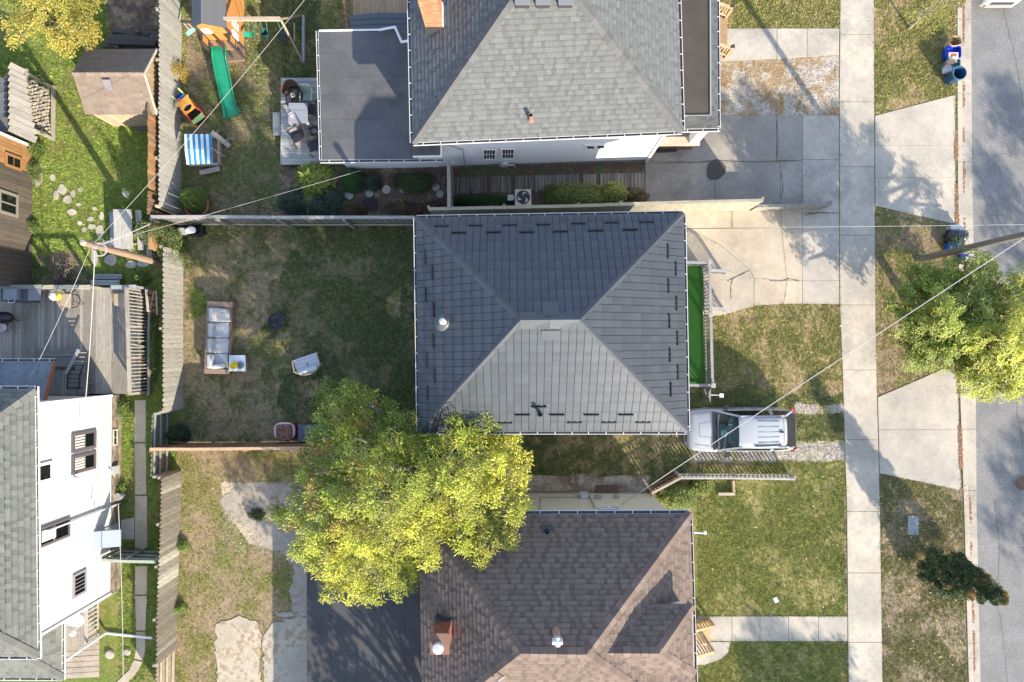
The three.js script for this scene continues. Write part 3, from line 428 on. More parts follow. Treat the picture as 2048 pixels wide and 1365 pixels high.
// lapped siding on a vertical wall from a to b (plan) between two heights, facing n
function siding(g, a, b, y0, y1, n, col, rise = 0.13) {
  for (let y = y0; y < y1 - 0.01; y += rise) { const t = Math.min(y + rise, y1), o0 = n.clone().multiplyScalar(0.02), o1 = n.clone().multiplyScalar(0.004), q = (p, h, o) => V(p.x, h, p.z).add(o); g.quad(q(a, y, o0), q(b, y, o0), q(b, t, o1), q(a, t, o1), col); g.quad(q(a, y, o0), q(b, y, o0), q(b, y, V(0, 0, 0)), q(a, y, V(0, 0, 0)), mul(col, 0.85)); }
}
function windowOn(parent, q, n, o = {}) {                 // q: four corners of the frame's outside, in order round
  const fw = o.fw ?? 0.07, fr = new G(), col = o.col || WHITE, c = q.reduce((a, b) => a.add(b), V(0, 0, 0)).multiplyScalar(0.25), N = n.clone().multiplyScalar(o.proud ?? 0.05);
  const U = q[1].clone().sub(q[0]), W = q[3].clone().sub(q[0]), lu = U.length(), lw = W.length(); U.normalize(); W.normalize();
  const pt = (u, w, d = 0) => q[0].clone().addScaledVector(U, u).addScaledVector(W, w).addScaledVector(n, d);
  fr.sweep([pt(0, 0), pt(lu, 0), pt(lu, fw), pt(0, fw)], N, col).sweep([pt(0, lw - fw), pt(lu, lw - fw), pt(lu, lw), pt(0, lw)], N, col).sweep([pt(0, fw), pt(fw, fw), pt(fw, lw - fw), pt(0, lw - fw)], N, col).sweep([pt(lu - fw, fw), pt(lu, fw), pt(lu, lw - fw), pt(lu - fw, lw - fw)], N, col);
  const w = part(parent, 'window', fr, M.satin), g = new G(); g.quad(pt(fw, fw, 0.024), pt(lu - fw, fw, 0.024), pt(lu - fw, lw - fw, 0.024), pt(fw, lw - fw, 0.024), [1, 1, 1]); part(w, 'pane', g, M.glass);
  const bar = new G(), bw = o.bar ?? 0.025, bc = o.barcol || col, thin = n.clone().multiplyScalar(0.012);
  for (let i = 1; i < (o.nu || 1); i++) { const u = fw + (lu - 2 * fw) * i / o.nu; bar.sweep([pt(u - bw / 2, fw, 0.026), pt(u + bw / 2, fw, 0.026), pt(u + bw / 2, lw - fw, 0.026), pt(u - bw / 2, lw - fw, 0.026)], thin, bc); }
  for (let j = 1; j < (o.nv || 1); j++) { const v = fw + (lw - 2 * fw) * j / o.nv; bar.sweep([pt(fw, v - bw / 2, 0.027), pt(lu - fw, v - bw / 2, 0.027), pt(lu - fw, v + bw / 2, 0.027), pt(fw, v + bw / 2, 0.027)], thin, bc); }
  if (o.sash) { const [s, t] = o.sash; bar.sweep([pt(lu * s - bw, fw, 0.026), pt(lu * s + bw, fw, 0.026), pt(lu * s + bw, lw - fw, 0.026), pt(lu * s - bw, lw - fw, 0.026)], thin, t || bc); }
  if (bar.p.length) part(w, 'muntin', bar, M.satin);
  return w;
}
const shingleTone = (a, b, k = 0.5) => (row, skip) => tone(skip ? b : rnd() < k ? a : mixc(a, b, rr(0.15, 0.5)), 0.09);
function pipeVent(parent, p, h, r, col, name = 'roof_vent') { const g = new G(); g.tube(p.clone().add(V(0, -0.1, 0)), p.clone().add(V(0, h, 0)), r, r, 14, col, false); g.tube(p.clone().add(V(0, h - 0.12, 0)), p.clone().add(V(0, h - 0.11, 0)), r * 0.95, r * 0.95, 14, [0.01, 0.01, 0.01]); g.tube(p.clone().add(V(0, -0.05, 0)), p.clone().add(V(0, 0.08, 0)), r * 2.2, r * 1.15, 14, mul(col, 0.9), false); return part(parent, name, g, M.satin); }
const normal = (s) => frameOf(s).N;
const onFace = (s, px, py) => { const f = frameOf(s), d = ray(px, py), t = f.o.clone().sub(V(0, H, 0)).dot(f.N) / d.dot(f.N); return V(d.x * t, H + d.y * t, d.z * t); };

// ---------------------------------------------------------------- the dark metal roofed house
{
  const EH = 5.05, RH = 7.65, e = [P(833, 437, EH), P(1366, 428, EH), P(1374, 863, EH), P(839, 863, EH)], r = [P(1041, 641, RH), P(1160, 640, RH)], f = hipFaces(e, r);
  const t = thing('bungalow', 'house under a dark charcoal metal shingle hip roof, behind the green turf porch', 'house', P(1100, 640, 0));
  const w = new G(), ins = (p, dx, dz) => V(p.x + dx, 0, p.z + dz), wc = [ins(e[0], 0.34, 0.34), ins(e[1], -0.34, 0.34), ins(e[2], -0.34, -0.34), ins(e[3], 0.34, -0.34)];
  w.prism(wc, -0.1, EH - 0.12, [0.36, 0.37, 0.38]); part(t, 'wall', w, M.plain);
  const so = new G(); so.prism(e.map((p) => V(p.x, 0, p.z)), EH - 0.14, EH - 0.1, [0.7, 0.7, 0.7]); part(t, 'soffit', so, M.plain);
  const base = new G(); for (const k of 'nesw') deckUnder(base, f[k], 0.08, [0.03, 0.032, 0.036]); const roof = part(t, 'roof', base, M.metalroof);
  const col = () => tone([0.063, 0.0735, 0.087], 0.1);
  layRoof(roof, 'metal_shingle', [f.s, f.e, f.w, f.n], { cw: 0.262, rl: 0.44, gap: 0.017, lap: 0.0, t0: 0.012, lift: 0.034, crown: 0.016, color: col, edge: 0.35, m: M.metalroof, keep: 296 });
  const CAP = [0.073, 0.083, 0.095], n = { n: normal(f.n), e: normal(f.e), s: normal(f.s), w: normal(f.w) };
  for (const [a, b, p, q] of [[e[0], r[0], n.n, n.w], [e[3], r[0], n.s, n.w], [e[1], r[1], n.n, n.e], [e[2], r[1], n.s, n.e]]) caps(roof, 'hip_cap', a, b, p, q, 0.1, 1.2, CAP, M.metalroof, 0.035);
  caps(roof, 'ridge_cap', r[0], r[1], n.n, n.s, 0.3, 0.9, CAP, M.metalroof, 0.035);
  const guard = (s, px, py, along) => { const p = onFace(s, px, py), fr = frameOf(s), g = new G(), h = along * 0.82; g.beam(p.clone().addScaledVector(fr.U, -h).addScaledVector(fr.N, 0.06), p.clone().addScaledVector(fr.U, h).addScaledVector(fr.N, 0.06), 0.045, 0.045, [0.022, 0.023, 0.028], fr.N); for (const k of [-0.8, 0, 0.8]) g.beam(p.clone().addScaledVector(fr.U, h * k), p.clone().addScaledVector(fr.U, h * k).addScaledVector(fr.Vv, 0.07).addScaledVector(fr.N, 0.06), 0.05, 0.03, [0.03, 0.03, 0.033], fr.N); part(roof, 'snow_guard', g, M.metalroof); };
  for (const [x, y] of [[883, 454], [918, 467], [951, 453], [987, 466], [1020, 452], [1053, 466], [1086, 451], [1121, 465], [1156, 449], [1191, 463], [1224, 447], [1260, 461], [1293, 446]]) guard(f.n, x, y, 0.32);
  for (const [x, y] of [[1338, 844], [1286, 844], [1218, 844], [1149, 844], [1045, 829], [1114, 829], [1183, 829], [1252, 829], [1078, 813], [1010, 845]].slice(1)) guard(f.s, x, y, 0.33);
  for (const [x, y] of [[852, 515], [866, 547], [853, 590], [869, 620], [868, 682], [855, 719], [871, 752], [857, 786]]) guard(f.w, x, y, 0.32);
  for (const [x, y] of [[1334, 503], [1350, 538], [1335, 572], [1351, 607], [1337, 642], [1353, 677], [1338, 710], [1354, 745], [1340, 779]]) guard(f.e, x, y, 0.32);
  gutter.out = V(0, 0, -1); gutter(t, [e[0], e[1]]); gutter.out = V(1, 0, 0); gutter(t, [e[1], e[2]]); gutter.out = V(0, 0, 1); gutter(t, [e[2], e[3]]); gutter.out = V(-1, 0, 0); gutter(t, [e[3], e[0]]);
  const plate = new G(), pn = frameOf(f.n); for (const [x0, y0, x1, y1] of [[1084, 606, 1118, 634]]) { plate.sweep([[x0, y1], [x1, y1], [x1, y0], [x0, y0]].map(([x, y]) => onFace(f.n, x, y).addScaledVector(pn.N, 0.045)), pn.N.clone().multiplyScalar(0.02), [0.07, 0.082, 0.096]); } part(roof, 'roof_hatch_plate', plate, M.metalroof);
  const ps = new G(), fs = frameOf(f.s); ps.sweep([[1082, 679], [1121, 679], [1120, 660], [1083, 660]].map(([x, y]) => onFace(f.s, x, y).addScaledVector(fs.N, 0.04)), fs.N.clone().multiplyScalar(0.015), [0.068, 0.078, 0.09]); part(roof, 'roof_hatch_plate', ps, M.metalroof);
  const fl = onFace(f.w, 890, 645), v = new G(); v.lathe(fl, [[0.42, -0.2], [0.3, 0.05], [0.14, 0.2], [0.12, 0.28]], 18, [0.1, 0.11, 0.125]); part(roof, 'vent_flashing', v, M.satin);
  const st = new G(); st.tube(fl, fl.clone().add(V(0, 0.75, 0)), 0.1, 0.1, 16, [0.5, 0.5, 0.52]); st.lathe(fl.clone().add(V(0, 0.72, 0)), [[0.001, 0.2], [0.1, 0.17], [0.125, 0.1], [0.125, 0.02], [0.1, 0]], 18, [0.45, 0.46, 0.48]); part(roof, 'vent_stack', st, M.satin);
  pipeVent(roof, onFace(f.s, 1080, 827), 0.55, 0.065, [0.03, 0.03, 0.035]);
  // porch
  const FL = 0.5, pc = [P(1290, 532), P(1398, 532), P(1404, 770), P(1290, 770)], fl2 = new G(); fl2.prism(pc, FL - 0.06, FL, [0.03, 0.125, 0.014]); const pr = thing('porch', 'front porch carpeted in bright green turf with grey railings beside the driveway', 'porch', P(1350, 650));
  const TURF = mat({ bumpMap: T.bumpy, bumpScale: 0.01, roughness: 1 }); part(pr, 'turf', fl2, TURF); const sk = new G(); sk.prism(pc.map((p) => V(p.x, 0, p.z)), 0, FL - 0.07, [0.22, 0.22, 0.23]); part(pr, 'skirt', sk, M.wood);
  const RC = [0.3, 0.3, 0.31], rail = (a, b, y0, h, ex = 0.11) => { const m = part(pr, 'rail', new G().beam(V(a.x, y0 + h, a.z), V(b.x, y0 + h, b.z), ex, 0.05, RC).beam(V(a.x, y0 + 0.1, a.z), V(b.x, y0 + 0.1, b.z), 0.05, 0.06, RC), M.wood), L = a.distanceTo(b), k = Math.round(L / 0.145); for (let i = 1; i < k; i++) { const p = a.clone().lerp(b, i / k); part(m, 'baluster', new G().beam(V(p.x, y0 + 0.1, p.z), V(p.x, y0 + h, p.z), 0.04, 0.04, [0.25, 0.25, 0.26]), M.wood); } };
  const a0 = P(1400, 534), a1 = P(1403, 662), a2 = P(1406, 768), w0 = P(1292, 534), w1 = P(1292, 768); rail(a0, a2, FL, 1.0); rail(w0, a0, FL, 1.0); rail(w1, a2, FL, 1.0);
  for (const p of [a0, a2, P(1401, 634)]) { const g = new G(); g.beam(V(p.x, 0, p.z), V(p.x, FL + 1.12, p.z), 0.11, 0.11, RC); g.box(p.x - 0.09, FL + 1.12, p.z - 0.09, p.x + 0.09, FL + 1.15, p.z + 0.09, mul(RC, 1.2)); part(pr, 'post', g, M.wood); }
  for (const [x0, x1, y] of [[1404, 1424, 0.34], [1424, 1443, 0.17]]) part(pr, 'step', new G().prism([P(x0, 548), P(x1, 548), P(x1 + 1, 624), P(x0, 624)], 0, y, [0.5, 0.44, 0.36]), M.concrete);
  for (const [y, yb] of [[548, 545], [622, 620]]) { const s0 = P(1402, y), s1 = P(1446, y), g = new G(); g.beam(V(s0.x, FL + 0.92, s0.z), V(s1.x, 0.95, s1.z), 0.13, 0.05, RC); g.beam(V(s1.x, 0, s1.z), V(s1.x, 0.94, s1.z), 0.09, 0.09, RC); for (let i = 1; i < 8; i++) { const p = s0.clone().lerp(s1, i / 8), h = FL + 0.92 - i / 8 * 0.47; g.beam(V(p.x, 0.15, p.z), V(p.x, h, p.z), 0.035, 0.035, RC); } part(pr, 'stair_rail', g, M.wood); }
}
// ---------------------------------------------------------------- the grey shingled two-storey house
{
  const EH = 5.0, RH = 7.75, e = [P(818, -330, EH), P(1352, -310, EH), P(1364, 262, EH), P(826, 285, EH)], r = [P(1024, -4, RH), P(1153, -8, RH)];
  const plan = (e[3].z + e[2].z) / 2 - (r[0].z + r[1].z) / 2; for (const i of [0, 1]) { e[i].z = r[i].z - plan; }
  const f = hipFaces(e, r), t = thing('two_storey_house', 'tall house with a pale grey shingle hip roof and white siding', 'house', P(1060, 150));
  const wc = [V(e[0].x + 0.36, 0, e[0].z + 0.36), V(e[1].x - 0.36, 0, e[1].z + 0.36), V(P(1292, 322).x, 0, P(1292, 322).z), V(e[3].x + 0.36, 0, P(900, 335).z)];
  const w = new G(), N = V(0, 0, 1), c0 = wc[3], c1 = wc[2]; w.prism(wc, -0.1, EH - 0.1, [0.7, 0.71, 0.72]); const sd = wc[2].clone().sub(wc[3]).normalize(), nn = V(-sd.z, 0, sd.x); siding(w, c0, c1, 0.3, EH - 0.12, nn, [0.8, 0.81, 0.82]);
  w.beam(V(c1.x + 0.01, 0, c1.z + 0.02), V(c1.x + 0.01, EH - 0.1, c1.z + 0.02), 0.11, 0.11, WHITE); part(t, 'wall', w, M.satin);
  const fd = new G(); fd.quad(V(c0.x, 0, c0.z + 0.03), V(c1.x, 0, c1.z + 0.03), V(c1.x, 0.3, c1.z + 0.03), V(c0.x, 0.3, c0.z + 0.03), [0.33, 0.3, 0.28]); part(t, 'foundation', fd, M.concrete);
  const so = new G(); so.prism(e.map((p) => V(p.x, 0, p.z)), EH - 0.14, EH - 0.09, [0.75, 0.75, 0.75]); part(t, 'soffit', so, M.plain);
  const base = new G(); for (const k of 'nesw') deckUnder(base, f[k], 0.08, [0.05, 0.052, 0.053]); const roof = part(t, 'roof', base, M.shingle);
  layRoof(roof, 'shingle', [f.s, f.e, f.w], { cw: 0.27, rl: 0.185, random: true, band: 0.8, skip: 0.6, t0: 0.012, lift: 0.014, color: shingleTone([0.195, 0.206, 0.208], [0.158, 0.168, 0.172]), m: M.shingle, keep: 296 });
  const nb = new G(), fn = frameOf(f.n); nb.fan(f.n.map((p) => p.clone().addScaledVector(fn.N, 0.02)), [0.15, 0.155, 0.15]); part(roof, 'shingle_sheet', nb, M.shingle);
  const n = { n: normal(f.n), e: normal(f.e), s: normal(f.s), w: normal(f.w) }, cap = () => pick([[0.155, 0.157, 0.16], [0.18, 0.18, 0.182], [0.165, 0.168, 0.17]]);
  for (const [a, b, p, q] of [[e[3], r[0], n.s, n.w], [e[2], r[1], n.s, n.e], [e[0], r[0], n.n, n.w], [e[1], r[1], n.n, n.e]]) caps(roof, 'hip_cap', a, b, p, q, 0.17, 0.3, cap, M.shingle);
  caps(roof, 'ridge_cap', r[0], r[1], n.n, n.s, 0.17, 0.3, cap, M.shingle);
  gutter.out = V(0, 0, 1); gutter(t, [e[3], e[2]]); gutter.out = V(1, 0, 0); gutter(t, [e[2], e[1]]); gutter.out = V(-1, 0, 0); gutter(t, [e[3], e[0]]);
  for (const x of [1045, 1086, 1131]) { const p = onFace(f.s, x, 9), g = new G(), lid = new G(); g.box(p.x - 0.22, p.y - 0.3, p.z - 0.3, p.x + 0.22, p.y + 0.24, p.z + 0.1, [0.05, 0.05, 0.055]); lid.box(p.x - 0.25, p.y + 0.24, p.z - 0.36, p.x + 0.25, p.y + 0.27, p.z + 0.14, [0.2, 0.205, 0.21]); const v = part(roof, 'box_vent', g, M.satin); part(v, 'vent_lid', lid, M.satin); }
  pipeVent(roof, onFace(f.s, 1061, 238), 0.42, 0.07, [0.3, 0.17, 0.13]);
  // chimney, bricks laid in courses
  { const b = P(866, 64, 6.05), ch = new G(), top = 8.9, x0 = b.x - 0.28, x1 = b.x + 0.34, z0 = b.z - 0.95, z1 = b.z - 0.2, core = new G(); core.box(x0 + 0.02, 5, z0 + 0.02, x1 - 0.02, top - 0.02, z1 - 0.02, [0.42, 0.36, 0.31]);
    for (let y = 5.2, k = 0; y < top; y += 0.075, k++) { const c = () => tone(pick([[0.48, 0.19, 0.1], [0.42, 0.16, 0.085], [0.52, 0.23, 0.13]]), 0.12); for (let x = x0 - (k & 1) * 0.1; x < x1; x += 0.21) { const a = Math.max(x, x0), q = Math.min(x + 0.2, x1); if (q - a > 0.03) { ch.box(a, y, z1 - 0.06, q, y + 0.065, z1, c()); } } for (let z = z0 - (k & 1) * 0.1; z < z1 - 0.06; z += 0.21) { const a = Math.max(z, z0), q = Math.min(z + 0.2, z1 - 0.065); if (q - a > 0.03) { ch.box(x1 - 0.06, y, a, x1, y + 0.065, q, c()); ch.box(x0, y, a, x0 + 0.06, y + 0.065, q, c()); } } }
    const c = part(t, 'chimney', core, M.plain); stuff(part(c, 'bricks', ch, M.plain)); part(c, 'flashing', new G().box(x0 - 0.03, 5.1, z1, x1 + 0.06, 6.0, z1 + 0.05, [0.05, 0.05, 0.055]).box(x1, 5.1, z0, x1 + 0.03, 6.3, z1, [0.6, 0.62, 0.65]), M.satin); }
  // windows of the south wall
  const Z = (px) => { const k = (px - 900) / 390; return c0.z + (c1.z - c0.z) * k + 0.03; };
  const win = (x0, y0, x1, y1, o) => { const z = Z((x0 + x1) / 2); windowOn(t, [onZ(x0, y1, z), onZ(x1, y1, z), onZ(x1, y0, z), onZ(x0, y0, z)], V(0, 0, 1), o); };
  win(964, 297, 993, 318, { nu: 4, nv: 2, fw: 0.09 }); win(1001, 296, 1030, 317, { nu: 4, nv: 2, fw: 0.09 }); win(1170, 289, 1192, 298, { fw: 0.09 }); win(1191, 288, 1213, 297, { fw: 0.09 });
  const cab = new G(), cz = Z(925); cab.path([onZ(893, 290, cz + 0.02), onZ(926, 300, cz + 0.02), onZ(929, 327, cz + 0.02)], 0.02, 6, [0.3, 0.3, 0.32]); part(t, 'service_cable', cab);
  const mx = P(1012, 336), mt = new G(); mt.box(mx.x - 0.2, 0.5, mx.z - 0.12, mx.x + 0.12, 0.85, mx.z + 0.12, [0.4, 0.42, 0.42]); mt.path([V(mx.x - 0.3, 0.3, mx.z), V(mx.x - 0.1, 0.6, mx.z + 0.05), V(mx.x + 0.35, 0.55, mx.z + 0.02), V(mx.x + 0.4, 0.1, mx.z)], 0.035, 8, [0.45, 0.46, 0.47]); mt.lathe(V(mx.x, 0.82, mx.z), [[0.1, 0], [0.1, 0.08], [0.001, 0.1]], 14, [0.55, 0.56, 0.57]); part(t, 'gas_meter', mt, M.satin);
  // flat-roofed west extension
  const FH = 2.8, q = [P(638, 62, FH), P(832, 56, FH), P(835, 318, FH), P(645, 320, FH)], ex = new G(), qs = [V(q[0].x + 0.35, 0, q[0].z + 0.2), V(q[1].x, 0, q[1].z + 0.2), V(q[2].x, 0, P(860, 335).z), V(P(697, 338).x, 0, P(697, 338).z)];
  ex.prism(qs, -0.1, FH - 0.15, [0.72, 0.73, 0.74]); siding(ex, V(qs[3].x, 0, qs[3].z), V(P(890, 335).x, 0, P(890, 335).z), 0.15, FH - 0.16, V(0, 0, 1), [0.8, 0.81, 0.82]); const an = part(t, 'annex_wall', ex, M.satin);
  const fr = new G(); fr.prism(q, FH - 0.16, FH, [0.14, 0.138, 0.135]); const flat = part(t, 'flat_roof', fr, M.membrane);
  const cuts = [0, 0.17, 0.36, 0.5, 0.69, 0.83, 1]; for (let i = 0; i < 6; i++) { const a = q[0].clone().lerp(q[3], cuts[i] + 0.002), b = q[1].clone().lerp(q[2], cuts[i] + 0.002), c = q[1].clone().lerp(q[2], cuts[i + 1]), d = q[0].clone().lerp(q[3], cuts[i + 1]); part(flat, 'membrane_sheet', new G().prism([a, b, c, d], FH, FH + 0.008 + (i % 2) * 0.003, tone([0.148, 0.15, 0.158], 0.025)), M.membrane); }
  gutter.out = V(-1, 0, 0); gutter(t, [q[0].clone().add(V(-0.02, 0.03, 0)), q[3].clone().add(V(-0.02, 0.03, 0))], [0.6, 0.6, 0.61], 0.1); gutter.out = V(0, 0, 1); gutter(t, [q[3].clone().add(V(-0.1, 0.03, 0)), q[2].clone().add(V(1, 0.03, 0))], [0.6, 0.6, 0.61], 0.12); part(t, 'drip_edge', new G().beam(q[0], P(760, 60, FH), 0.06, 0.08, WHITE), M.satin);
  const wz = qs[3].z + 0.03; windowOn(t, [onZ(778, 323, wz), onZ(811, 323, wz), onZ(808, 318, wz), onZ(776, 318, wz)], V(0, 0, 1), { fw: 0.05, nu: 2 });
  const sp = P(640, 60, FH); const dsp = new G(); dsp.path([P(758, 60, FH + 0.05), P(790, 54, FH + 0.1), P(803, 84, 3.9), P(826, 80, 4.7)], 0.05, 8, [0.78, 0.78, 0.82]); part(t, 'downspout', dsp, M.satin);
  // small shingled lean-to beside the annex
  const lr = [P(826, 312, 3.0), P(880, 311, 3.0), P(880, 287, 3.5), P(826, 288, 3.5)], lb = new G(); deckUnder(lb, lr, 0.07, [0.06, 0.065, 0.07]); const ll = part(t, 'lean_to_roof', lb, M.shingle); layRoof(ll, 'shingle', [lr], { cw: 0.27, rl: 0.2, random: true, t0: 0.012, lift: 0.012, color: shingleTone([0.12, 0.125, 0.135], [0.09, 0.095, 0.1]), m: M.shingle, keep: 60 });
  part(t, 'fascia', new G().beam(P(826, 314, 2.98), P(883, 313, 2.98), 0.05, 0.14, WHITE).beam(P(883, 313, 2.98), P(883, 288, 3.48), 0.05, 0.14, WHITE), M.satin);
  // front porch roof on the street side
  const PH = 3.3, p = [P(1350, -300, PH), P(1432, -300, PH), P(1436, 256, PH), P(1356, 258, PH)], pb = new G(); pb.prism(p, PH - 0.2, PH, [0.2, 0.205, 0.2]); const pf = part(t, 'porch_roof', pb, M.shingle);
  const m = [P(1358, -300, PH), P(1419, -300, PH), P(1421, 232, PH), P(1364, 233, PH)]; part(pf, 'membrane_sheet', new G().prism(m, PH, PH + 0.012, [0.1, 0.084, 0.068]), M.membrane); part(pf, 'upstand', new G().beam(V(m[1].x, PH + 0.03, m[1].z), V(m[2].x, PH + 0.03, m[2].z), 0.05, 0.07, [0.3, 0.31, 0.3]).beam(V(m[2].x, PH + 0.03, m[2].z), V(m[3].x, PH + 0.03, m[3].z), 0.05, 0.07, [0.42, 0.43, 0.42]), M.satin);
  layRoof(pf, 'shingle', [[V(p[2].x, PH + 0.01, p[2].z), V(p[1].x, PH + 0.01, p[1].z), V(m[1].x, PH + 0.05, m[1].z), V(m[2].x, PH + 0.05, m[2].z)], [V(p[3].x, PH + 0.01, p[3].z), V(p[2].x, PH + 0.01, p[2].z), V(m[2].x, PH + 0.05, m[2].z), V(m[3].x, PH + 0.05, m[3].z)]], { cw: 0.27, rl: 0.16, random: true, t0: 0.01, lift: 0.01, color: shingleTone([0.175, 0.18, 0.175], [0.13, 0.135, 0.13]), m: M.shingle, keep: 0 });
  gutter.out = V(1, 0, 0); gutter(t, [V(p[1].x, PH, p[1].z), V(p[2].x, PH, p[2].z)], [0.6, 0.6, 0.61], 0.1); gutter.out = V(0, 0, 1); gutter(t, [V(p[3].x, PH, p[3].z), V(p[2].x + 0.1, PH, p[2].z)], [0.6, 0.6, 0.61], 0.12);
  const pw = new G(), y0 = P(1300, 300).z, xb = P(1294, 318).x, xe = P(1390, 290).x; pw.box(xb, 0, y0 - 0.25, xe - 0.2, 0.75, y0, [0.5, 0.27, 0.19]); part(t, 'porch_wall', pw, M.brick); part(t, 'porch_cap', new G().box(xb - 0.02, 0.75, y0 - 0.32, xe, 0.83, y0 + 0.05, [0.6, 0.52, 0.42]), M.concrete);
  part(t, 'porch_floor', new G().box(xb, 0, y0 - 6, xe - 0.05, 0.7, y0 - 0.33, [0.3, 0.26, 0.22]), M.wood); part(t, 'porch_frieze', new G().box(xb, PH - 0.45, y0 - 0.2, xe - 0.05, PH - 0.2, y0 - 0.02, WHITE), M.satin); part(t, 'column', new G().box(xe - 0.45, 0.83, y0 - 0.4, xe - 0.08, PH - 0.2, y0 - 0.03, WHITE), M.satin); part(t, 'gutter_guard', new G().beam(P(1312, 302, 0.12), P(1353, 300, 0.12), 0.14, 0.12, [0.03, 0.03, 0.045]), M.satin);
  // wooden steps to the street
  const ws = thing('wooden_steps', 'new wooden steps with railings between the porch roof edge and the upper path', 'steps', P(1440, 75)), TW = [0.42, 0.28, 0.16];
  for (let i = 0; i < 4; i++) part(ws, 'tread', new G().prism([P(1404 + i * 12, 40), P(1417 + i * 12, 40), P(1417 + i * 12, 114), P(1404 + i * 12, 114)], 0.6 - i * 0.15 - 0.05, 0.6 - i * 0.15, TW), M.wood);
  for (const y of [38, 116]) { const a = P(1404, y), b = P(1450, y), k = part(ws, 'stair_rail', new G().beam(V(a.x, 1.55, a.z), V(b.x, 1.0, b.z), 0.12, 0.05, [0.5, 0.36, 0.21]).beam(V(a.x, 0.85, a.z), V(b.x, 0.3, b.z), 0.05, 0.09, [0.5, 0.36, 0.21]), M.wood); part(ws, 'newel_post', new G().beam(V(b.x, 0, b.z), V(b.x, 1.15, b.z), 0.1, 0.1, [0.45, 0.32, 0.18]).box(b.x - 0.07, 1.15, b.z - 0.07, b.x + 0.07, 1.19, b.z + 0.07, [0.05, 0.05, 0.055]), M.wood); for (let i = 1; i < 7; i++) { const q2 = a.clone().lerp(b, i / 7), h = 1.55 - 0.55 * i / 7; part(k, 'baluster', new G().beam(V(q2.x, h - 0.7, q2.z), V(q2.x, h, q2.z), 0.04, 0.04, [0.5, 0.36, 0.21]), M.wood); } }
}
